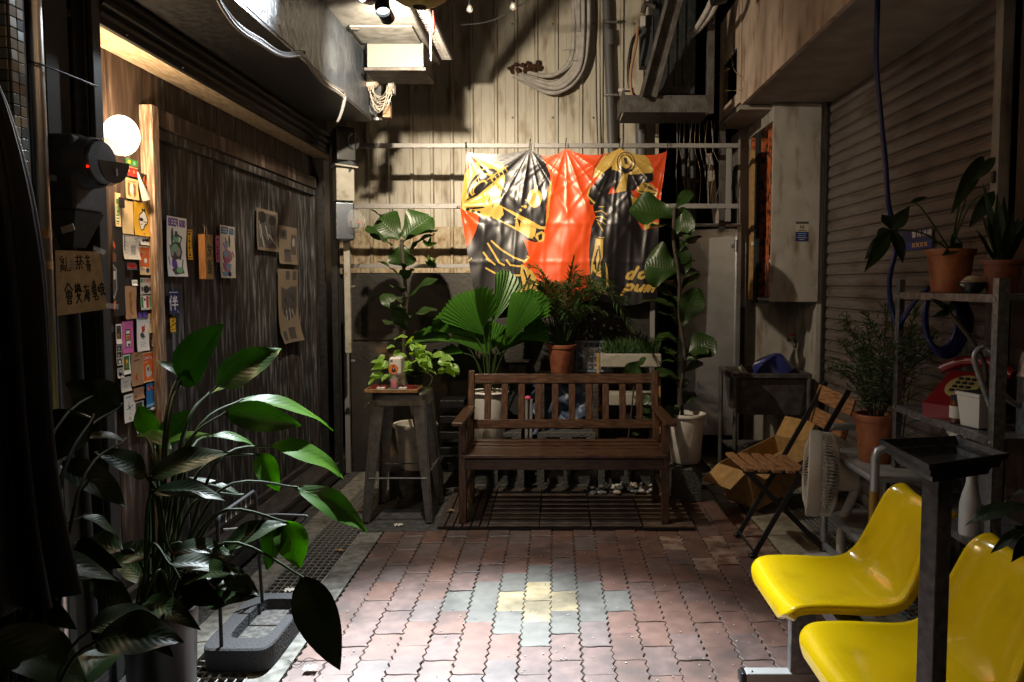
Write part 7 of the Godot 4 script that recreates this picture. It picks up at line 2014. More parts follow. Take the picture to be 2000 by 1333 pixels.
	for k in 5:
		var pts := []
		for q in ways[k]:
			pts.append(Z.call(q[0], q[1], 6.46 - 0.02 * (k % 3) + (0.12 if q[0] < 560 else 0.0)))
		part(co, "conduit", MB.new().tube(curve(pts, 6), 0.0165, 12), M.conduit)
	var fm := MB.new()
	for i in 16:
		fm.ball(Z.call(430 + i * 11.5 + 6.0 * sin(i * 2.3), 395 + 22.0 * sin(i * 1.7) - i * 0.6, 6.55), V(0.028, 0.022, 0.03) * (0.7 + 0.45 * absf(sin(i * 3.1))), 8, Basis(Vector3.FORWARD, i))
	part(co, "foam_plug", fm, M.foam_brown)
	for q in [[800, 350], [830, 180], [770, 288]]:
		part(co, "wire_tie", MB.new().tube([Z.call(q[0] - 36, q[1] + 4, 6.43), Z.call(q[0] + 22, q[1], 6.42), Z.call(q[0] + 52, q[1] + 6, 6.45)], 0.003, 5), M.galv)
	var gp := thing("grey_drainpipe", "grey drainpipe with clamps running down the corrugated wall", "pipe", Z.call(1015, 900, 6.5))
	part(gp, "pipe", MB.new().tube([Z.call(985, -100, 6.5), Z.call(1022, 900, 6.5)], 0.031, 14), M.pipe_grey)
	part(gp, "coupling", MB.new().tube([Z.call(1004, 178, 6.5), Z.call(1008, 260, 6.5)], 0.035, 14), M.pipe_grey)
	for y in [128, 550]:
		part(gp, "clamp", MB.new().box(Z.call(1010 + y * 0.02, y, 6.46), V(0.11, 0.016, 0.03), 0.003), M.galv)
	var g2 := thing("grey_drainpipe", "short grey drainpipe below the rusty bracket at the wall's corner", "pipe", Z.call(1188, 900, 6.45))
	part(g2, "pipe", MB.new().tube([Z.call(1186, 600, 6.45), Z.call(1190, 900, 6.45)], 0.04, 14), M.pipe_grey)
	single("black_cable", "thin black cable hanging straight down the corrugated wall", "cable", MB.new().tube(curve([Z.call(928, -60, 6.5), Z.call(930, 200, 6.5), Z.call(934, 600, 6.5), Z.call(943, 900, 6.5)], 5), 0.006, 6), M.black_plastic, Z.call(943, 900, 6.5))
	# machine on its bracket
	var br := thing("rusty_bracket", "rust-scaled steel bracket tray carrying the grey machine over the banner", "bracket", at(1298, 240, 5.7))
	part(br, "tray_front", MB.new().box(at(1298, 203, 5.6), V(0.595, 0.115, 0.014), 0.003), M.rusty_steel)
	part(br, "tray_floor", MB.new().box(at(1298, 226, 5.85), V(0.595, 0.012, 0.5), 0.003), M.rusty_steel)
	part(br, "tray_side", MB.new().box(at(1213, 206, 5.85), V(0.014, 0.115, 0.5), 0.003), M.rusty_steel)
	part(br, "strut", MB.new().bar(Z.call(1190, 560, 5.55), Z.call(1350, -40, 5.3), 0.02, 0.13, V(0, 0, 1), 0.003), M.rusty_steel)
	part(br, "strut_flange", MB.new().bar(Z.call(1240, 555, 5.55), Z.call(1398, -40, 5.3), 0.10, 0.012, V(0, 0, 1), 0.003), M.rusty_steel)
	part(br, "hanger", MB.new().box(at(1388, 90, 5.62), V(0.05, 0.90, 0.05), 0.004), M.rusty_steel)
	var ma := thing("grey_machine", "dark grey ribbed machine cabinet standing in the rusty bracket", "machine", at(1312, 184, 5.85))
	part(ma, "cabinet", MB.new().box(at(1312, 60, 5.9), V(0.30, 0.95, 0.3), 0.012), M.dark_machine)
	for k in 4:
		part(ma, "rib", MB.new().box(at(1286 + k * 17, 70, 5.74), V(0.018, 0.66, 0.012), 0.004), M.dark_machine)
	part(ma, "side_box", MB.new().box(at(1262, 84, 5.8), V(0.09, 0.34, 0.12), 0.006), M.speaker_grey)
	part(ma, "junction", MB.new().box(at(1256, 42, 5.7), V(0.04, 0.075, 0.04), 0.008), M.conduit)
	part(ma, "pipe_stub", MB.new().tube(curve([at(1280, 14, 5.7), at(1262, 8, 5.7), at(1256, 24, 5.7)], 5), 0.018, 10), M.rusty_steel)
	var wi := thing("machine_cables", "black and brown cables looping beside the grey machine", "cable", at(1236, 185, 5.7))
	part(wi, "cable", MB.new().tube(curve([at(1252, 60, 5.66), at(1236, 80, 5.66), at(1228, 130, 5.66), at(1230, 170, 5.66), at(1240, 188, 5.66)], 6), 0.012, 8), M.black_plastic)
	part(wi, "cable", MB.new().tube(curve([at(1246, 52, 5.64), at(1242, 90, 5.64), at(1232, 140, 5.64), at(1234, 182, 5.64), at(1244, 192, 5.64)], 6), 0.01, 8), mat("copper_cable", lin(0.28, 0.14, 0.07), 0.5))
	part(wi, "spigot", MB.new().tube([at(1208, 176, 5.66), at(1238, 176, 5.66)], 0.013, 8), M.conduit)
	# pale hoses, wire loops and hanging flex on the right
	var ph := thing("pale_hoses", "two pale hoses bending over beside the holed panel", "hose", at(1380, 40, 5.4))
	for k in 2:
		part(ph, "hose", MB.new().tube(curve([at(1406 - k * 12, -10, 5.2), at(1392 - k * 12, 22, 5.3), at(1370 - k * 8, 52, 5.5), at(1352 - k * 6, 70, 5.7)], 6), 0.017, 10), M.conduit)
	single("black_fitting", "black fitting at the top edge of the fascia", "fitting", MB.new().box(at(1405, -2, 5.0), V(0.10, 0.05, 0.08), 0.01, Basis(Vector3.FORWARD, -0.25)), M.black_plastic, at(1405, 8, 5.0))
	var w2 := []
	for q in [[232, 30], [235, 200], [240, 380], [300, 462], [306, 500], [262, 524], [140, 516], [118, 480], [150, 436], [225, 395], [242, 360], [200, 262], [230, 190], [276, 152], [240, 186], [262, 130], [230, 70]]:
		w2.append(onx(1350 + q[0] / 2.962, q[1] / 2.962, 1.225 + 0.012 * sin(q[0] * 0.05)))
	single("wire_loop", "tan wire looped over the pale fascia and its holed panel", "wire", MB.new().tube(curve(w2, 6), 0.0022, 5), M.cable_tan, w2[7])
	var hw := thing("hanging_wires", "tangle of thin pale wires hanging in the dark gap by the steel door", "wire", at(1370, 400, 6.2))
	var r := RandomNumberGenerator.new()
	r.seed = 14
	for k in 12:
		var x := 1322 + k * 7.5
		var d := r.randf_range(5.95, 6.3)
		part(hw, "wire", MB.new().tube(curve([at(x, 236, d), at(x + r.randf_range(-6, 6), 290, d), at(x + r.randf_range(-10, 14), 340, d), at(x + r.randf_range(-14, 18), 380 + r.randf_range(0, 30), d)], 5), r.randf_range(0.002, 0.005), 5), [M.cable_white, M.cable, M.cable_tan][k % 3])
	part(hw, "pipe", MB.new().tube([at(1335, 290, 6.2), at(1336, 352, 6.2), at(1365, 354, 6.2)], 0.016, 8), M.rusty_steel)
	part(hw, "pipe", MB.new().tube([at(1353, 290, 6.25), at(1354, 440, 6.25)], 0.025, 8), M.dark_machine)
	part(hw, "angle_iron", MB.new().bar(at(1411, 240, 6.1), at(1411, 446, 6.1), 0.05, 0.02, Vector3.FORWARD, 0.003), M.rusty_steel)
	part(hw, "plank", MB.new().bar(at(1385, 300, 6.35), at(1400, 440, 6.3), 0.05, 0.02, Vector3.FORWARD, 0.003), M.conduit)
	# the long blue hose from above
	var hs := thing("blue_hose", "dark blue hose hanging from above and coiled behind the shelf rack", "hose", at(1830, 690, 3.45))
	part(hs, "hose", MB.new().tube(curve([at(1716, -60, 3.6), at(1714, 30, 3.6), at(1712, 120, 3.6), at(1720, 220, 3.6), at(1730, 320, 3.6), at(1736, 400, 3.6), at(1752, 470, 3.6), at(1738, 545, 3.62), at(1742, 600, 3.62), at(1756, 640, 3.62), at(1766, 620, 3.55), at(1790, 585, 3.5), at(1815, 562, 3.45)], 8), 0.0115, 10), M.blue_hose)
	var loop := []
	for i in 70:
		var t := TAU * i / 17.0
		loop.append(at(1838 + 4.0 * (i / 17) + cos(t) * (32.0 + 3.0 * (i / 17)), 622 + sin(t) * (60.0 + 5.0 * (i / 17)), 3.36 + 0.03 * (i / 17)))
	part(hs, "coil", MB.new().tube(curve(loop, 3), 0.0105, 8), M.blue_hose)

func build_right_things() -> void:
	# wash stand with a blue basin in the niche
	var ws := thing("wash_stand", "rusty steel wash stand with a square sink in the white niche", "sink", at(1510, 900, 5.55))
	var y := 0.75
	for p in [V(1.20, 0, -5.42), V(1.69, 0, -5.42), V(1.20, 0, -5.9), V(1.69, 0, -5.9)]:
		part(ws, "leg", MB.new().tube([p, p + V(0, y, 0)], 0.016, 10), M.rusty_steel)
	for q in [[V(1.20, y, -5.42), V(1.69, y, -5.42)], [V(1.20, y, -5.9), V(1.69, y, -5.9)], [V(1.20, y, -5.42), V(1.20, y, -5.9)], [V(1.69, y, -5.42), V(1.69, y, -5.9)]]:
		part(ws, "rim", MB.new().bar(q[0], q[1], 0.035, 0.03, Vector3.UP, 0.004), M.rusty_steel)
	part(ws, "sink", MB.new().taper(V(1.445, 0.48, -5.66), Vector2(0.40, 0.38), V(1.445, 0.735, -5.66), Vector2(0.46, 0.45)), M.rusty_steel)
	part(ws, "lower_shelf", MB.new().box(V(1.445, 0.22, -5.66), V(0.46, 0.02, 0.46), 0.003), M.rusty_steel)
	var bb := at(1508, 715, 5.62)
	var bn := thing("blue_basin", "dark blue plastic basin tipped over on the wash stand", "basin", bb)
	part(bn, "bowl", MB.new().lathe([Vector2(0.14, 0.0), Vector2(0.15, 0.012), Vector2(0.142, 0.012), Vector2(0.125, 0.07), Vector2(0.105, 0.125), Vector2(0.08, 0.138), Vector2(0.0, 0.14)], at(1512, 735, 5.62), 32, Basis(Vector3.BACK, 0.42)), M.blue_plastic)
	single("plastic_strip", "short white plastic strip leaning on the wash stand rim", "slat", MB.new().bar(at(1446, 716, 5.5), at(1462, 736, 5.5), 0.03, 0.008, Vector3.BACK), M.white_plastic, at(1455, 736, 5.5))
	var tp := thing("wall_tap", "small brass tap with red handle on the niche wall", "tap", at(1548, 672, 6.2))
	part(tp, "body", MB.new().tube(curve([at(1541, 664, 6.28), at(1550, 664, 6.1), at(1553, 678, 6.05)], 5), 0.014, 8), M.rusty_steel)
	part(tp, "handle", MB.new().box(at(1552, 655, 6.1), V(0.07, 0.014, 0.02), 0.004), M.red_cord)
	# cardboard box, open and squashed
	var cb := V(1.29, 0.0, -4.95)
	var bx := thing("cardboard_box", "open tan cardboard box lying tilted behind the folding chair", "cardboard box", cb)
	var bas := Basis(Vector3.UP, 0.45) * Basis(Vector3.BACK, 0.30)
	var o := cb + V(0, 0.215, 0)
	for q in [[V(0, -0.12, 0), V(0.46, 0.006, 0.28)], [V(0, 0, 0.14), V(0.46, 0.24, 0.006)], [V(0, 0, -0.14), V(0.46, 0.24, 0.006)], [V(0.23, 0, 0), V(0.006, 0.24, 0.274)], [V(-0.23, 0, 0), V(0.006, 0.24, 0.274)]]:
		part(bx, "side", MB.new().box(o + bas * q[0], q[1], 0.0, bas), M.cardboard)
	for q in [[V(-0.30, 0.095, 0), V(0.15, 0.006, 0.27), 0.35], [V(0.29, 0.165, 0), V(0.14, 0.006, 0.27), 0.7]]:
		part(bx, "flap", MB.new().box(o + bas * q[0], q[1], 0.0, bas * Basis(Vector3.BACK, q[2])), M.cardboard)
	part(bx, "flap", MB.new().box(o + bas * V(0, 0.13, 0.22), V(0.46, 0.006, 0.15), 0.0, bas * Basis(Vector3.RIGHT, 0.25)), M.cardboard)
	# folding chair
	var fc := thing("folding_chair", "folding chair with black steel frame and light wooden slats", "chair", V(1.12, 0, -4.12))
	for i in 5:
		var x := 0.945 + i * 0.069
		part(fc, "seat_slat", MB.new().bar(V(x - 0.012, 0.452 - i * 0.003, -4.34), V(x + 0.012, 0.444 - i * 0.003, -3.98), 0.046, 0.018, Vector3.UP, 0.004), M.acacia)
	for q in [[V(1.405, 0.785, -4.36), V(1.475, 0.745, -4.02), 0.085], [V(1.378, 0.665, -4.36), V(1.448, 0.625, -4.02), 0.085]]:
		part(fc, "back_slat", MB.new().bar(q[0], q[1], 0.012, q[2], V(0.25, 1, 0), 0.003), M.acacia)
	for z in [-4.33, -3.99]:
		part(fc, "back_leg", MB.new().bar(V(0.985, 0.01, z), V(1.44, 0.84, z - 0.0), 0.012, 0.026, V(1, -0.5, 0), 0.002), M.black_matte)
		part(fc, "front_leg", MB.new().bar(V(1.37, 0.01, z - 0.03), V(0.945, 0.435, z - 0.03), 0.012, 0.026, V(1, 1, 0), 0.002), M.black_matte)
		part(fc, "seat_rail", MB.new().bar(V(0.93, 0.432, z - 0.015), V(1.24, 0.425, z - 0.015), 0.012, 0.018, Vector3.UP, 0.002), M.black_matte)
	for q in [[V(0.985, 0.035, -4.33), V(0.985, 0.035, -3.99)], [V(1.36, 0.03, -4.36), V(1.36, 0.03, -4.02)], [V(1.16, 0.23, -4.34), V(1.16, 0.23, -4.0)]]:
		part(fc, "cross_bar", MB.new().tube(q, 0.006, 8), M.black_matte)
	for p in [V(0.98, 0.012, -4.33), V(0.98, 0.012, -3.99)]:
		part(fc, "foot", MB.new().ball(p, V(0.022, 0.012, 0.018), 10), M.black_plastic)
	# box fan seen from its side
	var fb := at(1594, 925, 3.82)
	var fa := thing("electric_fan", "off-white floor fan with round wire cage seen from the side", "fan", V(fb.x, 0, fb.z))
	var fbas := turn_to(V(-0.955, 0.03, -0.285))
	var R := 0.197
	part(fa, "front_ring", MB.new().lathe([Vector2(R, -0.02), Vector2(R + 0.006, -0.01), Vector2(R + 0.006, 0.035), Vector2(R - 0.004, 0.04), Vector2(R - 0.008, 0.0)], fb, 48, fbas), M.beige_plastic)
	var cage := MB.new()
	for i in 72:
		var a := TAU * i / 72.0
		var d := V(cos(a), 0, sin(a))
		cage.tube([fb + fbas * (d * R), fb + fbas * (d * R * 0.985 - V(0, 0.07, 0)), fb + fbas * (d * R * 0.72 - V(0, 0.095, 0)), fb + fbas * (d * 0.05 - V(0, 0.10, 0))], 0.0022, 4, false)
		cage.tube([fb + fbas * (d * R + V(0, 0.03, 0)), fb + fbas * (d * R * 0.6 + V(0, 0.055, 0)), fb + fbas * (d * 0.04 + V(0, 0.06, 0))], 0.0018, 4, false)
	part(fa, "wire_cage", cage, M.beige_plastic)
	part(fa, "blades", MB.new().lathe([Vector2(0.17, -0.045), Vector2(0.17, -0.04), Vector2(0.03, -0.03), Vector2(0.03, -0.05)], fb, 5, fbas), M.aluminium)
	part(fa, "motor", MB.new().lathe([Vector2(0, -0.20), Vector2(0.06, -0.19), Vector2(0.07, -0.15), Vector2(0.07, -0.10), Vector2(0, -0.10)], fb, 24, fbas), M.beige_plastic)
	part(fa, "stand", MB.new().tube(curve([fb + fbas * V(0, -0.2, 0), V(fb.x + 0.16, 0.2, fb.z - 0.08), V(fb.x + 0.16, 0.02, fb.z - 0.08)], 5), 0.022, 10), M.white_plastic)
	part(fa, "base", MB.new().lathe([Vector2(0.0, 0.002), Vector2(0.17, 0.002), Vector2(0.165, 0.02), Vector2(0.0, 0.035)], V(fb.x + 0.14, 0, fb.z - 0.08), 28), M.white_plastic)
	# aluminium cart
	var ca := thing("aluminium_cart", "aluminium tube cart with rounded handles carrying the bushy pot", "cart", V(1.48, 0, -3.7))
	for z in [-4.03, -3.40]:
		var hgt := 0.652 if z < -3.8 else 0.672
		part(ca, "end_frame", MB.new().tube([V(1.345, 0.03, z), V(1.345, hgt - 0.04, z), V(1.355, hgt - 0.012, z), V(1.385, hgt, z), V(1.61, hgt, z), V(1.64, hgt - 0.012, z), V(1.65, hgt - 0.04, z), V(1.65, 0.03, z)], 0.019, 10), M.aluminium)
		for x in [1.345, 1.65]:
			part(ca, "caster", MB.new().ball(V(x, 0.02, z), V(0.022, 0.02, 0.022), 10), M.black_plastic)
	for x in [1.345, 1.65]:
		for h in [0.535, 0.23, 0.06]:
			part(ca, "side_rail", MB.new().tube([V(x, h, -4.02), V(x, h, -3.41)], 0.016, 10), M.aluminium)
	for h in [0.535, 0.23]:
		for z in [-4.02, -3.41]:
			part(ca, "cross_rail", MB.new().tube([V(1.345, h, z), V(1.65, h, z)], 0.014, 8), M.aluminium)
		part(ca, "deck", MB.new().box(V(1.4975, h + 0.006, -3.715), V(0.29, 0.012, 0.60), 0.002), M.pale_box)
	var tape := thing("yellow_tape", "yellow tape wound on the near upright of the cart", "tape", V(1.345, 0.44, -3.40))
	part(tape, "wrap", MB.new().tube([V(1.345, 0.30, -3.40), V(1.345, 0.49, -3.40)], 0.0203, 10, false), M.dull_yellow)
	# bushy podocarpus on the cart
	var bp := V(1.475, 0.548, -3.72)
	var bu := thing("podocarpus", "bushy fine leaved podocarpus in a terracotta pot on the cart", "potted plant", bp)
	pot(bu, bp, 0.075, 0.098, 0.22, M.terracotta_orange, 0.012)
	var nd := MB.new()
	for i in 16:
		var a := TAU * i / 16.0 + rng.randf()
		var tip := bp + V(cos(a) * rng.randf_range(0.06, 0.27), rng.randf_range(0.42, 0.72), sin(a) * rng.randf_range(0.05, 0.24))
		var base := bp + V(cos(a) * 0.02, 0.2, sin(a) * 0.02)
		var c := curve([base, base.lerp(tip, 0.5) + V(0, 0.06, 0), tip], 6)
		part(bu, "branch", MB.new().tube(c, 0.003, 5, false), M.bark)
		for k in 190:
			var q := rng.randf_range(0.15, 1.0) * (c.size() - 1)
			var j := mini(int(q), c.size() - 2)
			var p: Vector3 = c[j].lerp(c[j + 1], q - j)
			p += V(rng.randf_range(-1, 1), rng.randf_range(-0.7, 0.7), rng.randf_range(-1, 1)) * 0.055 * rng.randf()
			var d := V(rng.randf_range(-1, 1), rng.randf_range(-0.3, 1.0), rng.randf_range(-1, 1)).normalized()
			blade(nd, p, p + d * rng.randf_range(0.022, 0.045), 0.0026, V(0, 0.5, 1))
	stuff(part(bu, "foliage", nd, M.needle))
	var bp2 := V(1.66, 0.02, -3.95)
	var b2 := thing("bamboo_palm", "leafy bamboo palm on the floor behind the bushy podocarpus", "potted plant", bp2)
	pot(b2, bp2, 0.08, 0.10, 0.24, M.black_matte, 0.008)
	for q in [[1650, 640, 3.9, 0.25], [1690, 612, 3.95, 0.25], [1770, 640, 3.75, 0.2], [1795, 700, 3.7, 0.15], [1740, 600, 4.0, 0.22], [1630, 700, 3.9, 0.2], [1790, 600, 3.9, 0.2]]:
		frond(b2, bp2 + V(0, 0.22, 0), at(q[0], q[1], q[2]), q[3], 13, 0.12, M.areca_leaf, M.stem_green)
	build_shelf_rack()
	# printed stickers: the cabinet's label and the shutter's notice
	var im := Image.create(128, 192, false, Image.FORMAT_RGB8)
	im.fill(Color(0.62, 0.6, 0.55))
	paint(im, Rect2(0, 0, 128, 192), "r|0,0 100,12|d;r|0,52 100,100|n;l4|36,20 36,36|k;l4|36,20 52,36|k;l4|52,20 52,36|k;l5|62,20 62,36|k;l5|22,44 78,44|d;l4|14,60 84,60|l;l4|20,70 78,70|l;l4|14,80 86,80|s;l4|30,90 70,90|s")
	var lm := StandardMaterial3D.new()
	lm.resource_name = "cabinet_label"
	lm.albedo_texture = ImageTexture.create_from_image(im)
	lm.roughness = 0.6
	var q0 := at(1554, 472, 5.598)
	var q1 := at(1580, 433, 5.598)
	single("cabinet_label", "small dark and pale label on the white cabinet front", "label", MB.new().quad_of(V(q0.x, q0.y, -5.598), V(q1.x, q0.y, -5.598), V(q1.x, q1.y, -5.598), V(q0.x, q1.y, -5.598)), lm, q0)
	var ni := Image.create(256, 192, false, Image.FORMAT_RGB8)
	ni.fill(Color(0.10, 0.11, 0.32))
	for i in 4:
		write(ni, ["警", "民", "連", "線"][i], Vector2(84 + i * 43, 14), Vector2(38, 62), Vector2.ZERO, 5, Color(0.85, 0.84, 0.8))
	ni.fill_rect(Rect2i(0, 118, 256, 74), Color(0.14, 0.2, 0.5))
	for i in 4:
		stroke(ni, PackedVector2Array([Vector2(92 + i * 34, 132), Vector2(112 + i * 34, 168)]), 9, INK["y"])
		stroke(ni, PackedVector2Array([Vector2(112 + i * 34, 132), Vector2(92 + i * 34, 168)]), 7, INK["y"])
	var nm := StandardMaterial3D.new()
	nm.resource_name = "shutter_notice"
	nm.albedo_texture = ImageTexture.create_from_image(ni)
	nm.roughness = 0.5
	var xs := 1.832
	var a0 := onx(1762, 490, xs)
	var a1 := onx(1822, 452, xs)
	single("shutter_notice", "blue notice with white characters stuck on the roller shutter", "notice", MB.new().quad_of(V(xs, a0.y, a0.z), V(xs, a0.y, a1.z), V(xs, a1.y + 0.02, a1.z), V(xs, a1.y + 0.02, a0.z)), nm, V(xs, a0.y, a0.z))

func build_shelf_rack() -> void:
	var rk := thing("shelf_rack", "grey slotted steel shelf rack against the roller shutter", "shelf", V(1.65, 0, -3.2))
	for x in [1.5, 1.80]:
		for z in [-3.59, -2.79]:
			var s := 1.0 if z < -3.0 else -1.0
			part(rk, "post", MB.new().box(V(x, 0.69, z), V(0.005, 1.38, 0.038), 0.001).box(V(x + (0.018 if x < 1.6 else -0.018), 0.6902, z - s * 0.0165), V(0.038, 1.3796, 0.005), 0.001), M.galv)
			for h in [1.31, 0.815]:
				part(rk, "bolt", MB.new().ball(V(x - 0.004, h, z), Vector3.ONE * 0.006, 8), M.steel_pipe)
	for h in [1.31, 0.815, 0.42]:
		part(rk, "shelf_board", MB.new().box(V(1.65, h + 0.012, -3.19), V(0.296, 0.004, 0.79), 0.001).box(V(1.502, h, -3.19), V(0.006, 0.028, 0.76), 0.001).box(V(1.798, h, -3.19), V(0.006, 0.028, 0.76), 0.001), M.galv)
	# top shelf
	var t := V(1.575, 1.326, -3.28)
	var b := thing("umbrella_plant", "long stalked dark leaved plant in the big terracotta pot on the top shelf", "potted plant", t)
	pot(b, t, 0.068, 0.088, 0.172, M.terracotta_orange, 0.008)
	var hub := at(1742, 449, 3.35)
	var st := t + V(0, 0.165, 0)
	part(b, "stalk", MB.new().tube(curve([st, at(1800, 455, 3.3), hub], 6), 0.004, 6), M.stem_green)
	for q in [[1778, 402, 3.3], [1689, 508, 3.45], [1688, 532, 3.4], [1722, 418, 3.4], [1764, 516, 3.3], [1712, 470, 3.5]]:
		leaf_part(b, hub, at(q[0], q[1], q[2]), 0.03, V(0.1, 0.5, 1), M.leaf_dark, 0.06, 0.25, 3)
	for q in [[1920, 306, 3.1, 1858, 418, 3.05, 0.030], [1944, 308, 3.0, 1903, 354, 3.05, 0.020], [1942, 375, 3.0, 1893, 445, 3.0, 0.026], [1780, 395, 3.4, 1812, 385, 3.4, 0.010], [1880, 478, 3.2, 1840, 500, 3.2, 0.02]]:
		part(b, "stalk", MB.new().tube(curve([st, st.lerp(at(q[0], q[1], q[2]), 0.6) + V(-0.02, 0.05, 0), at(q[0], q[1], q[2])], 6), 0.0035, 6), M.stem_green)
		leaf_part(b, at(q[0], q[1], q[2]), at(q[3], q[4], q[5]), q[6], V(-0.3, 0.3, 1), M.leaf_dark, 0.05, 0.2, 0)
	var t2 := V(1.62, 1.326, -2.98)
	var b2 := thing("succulent_pot", "thick leaved succulent in a smaller red clay pot at the rack's near end", "potted plant", t2)
	pot(b2, t2, 0.05, 0.065, 0.12, M.terracotta, 0.006)
	for i in 11:
		var a := TAU * i / 11.0
		var p := t2 + V(cos(a) * 0.02, 0.11, sin(a) * 0.02)
		leaf_part(b2, p, p + V(cos(a) * 0.08, rng.randf_range(0.10, 0.3), sin(a) * 0.07), 0.022, V(cos(a), 0.6, sin(a)), M.leaf_dark, -0.05, 0.3, 3)
	var bo := V(1.535, 1.326, -3.02)
	var dish := thing("dark_bowl", "small dark bowl holding a rough stone on the top shelf", "bowl", bo)
	part(dish, "bowl", MB.new().lathe([Vector2(0, 0.002), Vector2(0.025, 0), Vector2(0.04, 0.02), Vector2(0.056, 0.04), Vector2(0.052, 0.04), Vector2(0.03, 0.014)], bo, 24), M.black_plastic)
	single("rough_stone", "rough brownish stone lying in the dark bowl", "stone", MB.new().ball(bo + V(0, 0.042, 0), V(0.036, 0.024, 0.03), 12).ball(bo + V(-0.03, 0.036, 0.01), V(0.022, 0.014, 0.02), 10), M.tan_pebble, bo + V(0, 0.02, 0))
	# lower shelf
	var pb := V(1.63, 0.831, -3.24)
	var ph := thing("red_telephone", "old red push-button telephone on the lower shelf", "telephone", pb)
	var pbas := Basis(Vector3.UP, 0.62).scaled(Vector3.ONE * 1.12)
	part(ph, "body", MB.new().prism([Vector2(-0.11, 0), Vector2(0.12, 0), Vector2(0.12, 0.15), Vector2(0.07, 0.155), Vector2(-0.09, 0.062), Vector2(-0.115, 0.05)], Transform3D(pbas, pb + pbas * V(0, 0, -0.09)), 0.18, 0.006), M.red_phone)
	var nrm := V(-0.50, 0.866, 0)
	var dial := Basis(V(0.866, 0.50, 0), nrm, V(0, 0, 1))
	part(ph, "dial_plate", MB.new().lathe([Vector2(0.066, 0), Vector2(0.064, 0.004), Vector2(0, 0.0045)], pb + pbas * V(-0.012, 0.109, 0.0), 32, pbas * dial, 0.9), M.dial_cream)
	for i in 4:
		for k in 3:
			part(ph, "key", MB.new().box(pb + pbas * (V(-0.012, 0.1125, 0.0) + dial * V(-0.036 + i * 0.024, 0.004, -0.024 + k * 0.024)), V(0.013, 0.007, 0.015), 0.002, pbas * dial), M.black_matte)
	part(ph, "card_window", MB.new().box(pb + pbas * V(-0.118, 0.032, 0.03), V(0.006, 0.03, 0.03), 0.001, pbas), M.galv)
	part(ph, "handset", MB.new().tube(curve([pb + pbas * V(0.075, 0.155, -0.13), pb + pbas * V(0.085, 0.19, -0.05), pb + pbas * V(0.085, 0.19, 0.05), pb + pbas * V(0.075, 0.155, 0.13)], 5), 0.022, 10), M.red_phone)
	var cord := []
	for i in 97:
		var u := i / 96.0
		cord.append(V(1.50 + 0.012 * cos(i * 0.9), 0.80 - 0.09 * sin(PI * u) + 0.010 * sin(i * 0.9), lerpf(-3.13, -3.0, u)))
	part(ph, "coiled_cord", MB.new().tube(cord, 0.0032, 5), M.black_plastic)
	single("white_card", "white card hanging below the lower shelf behind the coiled cord", "card", MB.new().box(V(1.515, 0.755, -3.06), V(0.004, 0.085, 0.15)), M.white_plastic, V(1.515, 0.712, -3.06))
	var jp := V(1.535, 0.831, -3.10)
	var jr := thing("brown_jar", "small brown glass jar with a white label beside the telephone", "jar", jp)
	part(jr, "glass", MB.new().lathe([Vector2(0, 0.001), Vector2(0.026, 0), Vector2(0.028, 0.005), Vector2(0.028, 0.075), Vector2(0.024, 0.085), Vector2(0.024, 0.09), Vector2(0, 0.09)], jp, 24), M.amber_glass)
	part(jr, "label", MB.new().lathe([Vector2(0.0286, 0.02), Vector2(0.0286, 0.066)], jp, 24), M.paper)
	part(jr, "lid", MB.new().lathe([Vector2(0.0255, 0.088), Vector2(0.0265, 0.09), Vector2(0.0265, 0.104), Vector2(0, 0.105)], jp, 24), M.black_matte)
	var wp := V(1.57, 0.831, -3.0)
	var w := thing("bonsai_pot", "white square pot with a thin bent trunk on the lower shelf", "potted plant", wp)
	part(w, "pot", MB.new().taper(wp + V(0, 0.004, 0), Vector2(0.09, 0.09), wp + V(0, 0.125, 0), Vector2(0.115, 0.115), Basis(Vector3.UP, 0.25)), M.white_plastic)
	part(w, "rim", MB.new().box(wp + V(0, 0.124, 0), V(0.125, 0.014, 0.125), 0.004, Basis(Vector3.UP, 0.25)), M.white_plastic)
	part(w, "soil", MB.new().box(wp + V(0, 0.1315, 0), V(0.10, 0.004, 0.10), 0.0, Basis(Vector3.UP, 0.25)), M.soil)
	part(w, "trunk", MB.new().tube(curve([wp + V(0.01, 0.13, 0), wp + V(0.02, 0.22, -0.01), wp + V(-0.02, 0.32, -0.04), wp + V(-0.08, 0.42, -0.10)], 6), 0.009, 8), M.bark)
	for i in 5:
		var p := wp + V(-0.08, 0.42, -0.10)
		leaf_part(w, p, p + V(rng.randf_range(-0.10, 0.06), rng.randf_range(-0.02, 0.08), rng.randf_range(-0.06, 0.06)), 0.014, V(0, 0.6, 1), M.leaf_dark, 0.1, 0.2, 3)
	var cp := V(1.72, 0.831, -2.86)
	var wc := thing("watering_can", "grey zinc watering can with a tall loop handle at the rack's near end", "watering can", cp)
	part(wc, "body", MB.new().lathe([Vector2(0, 0.002), Vector2(0.085, 0), Vector2(0.085, 0.20), Vector2(0.088, 0.205), Vector2(0.085, 0.21), Vector2(0.08, 0.26), Vector2(0.072, 0.29), Vector2(0.066, 0.285), Vector2(0.075, 0.2)], cp, 32), M.galv)
	part(wc, "handle", MB.new().tube(curve([V(1.545, 0.84, -2.84), V(1.535, 0.92, -2.86), V(1.51, 1.03, -2.9), V(1.50, 1.10, -2.92), V(1.53, 1.135, -2.92), V(1.565, 1.10, -2.9), V(1.57, 1.0, -2.88), V(1.60, 0.95, -2.86), V(1.64, 0.93, -2.86)], 6), 0.0105, 10), M.galv)
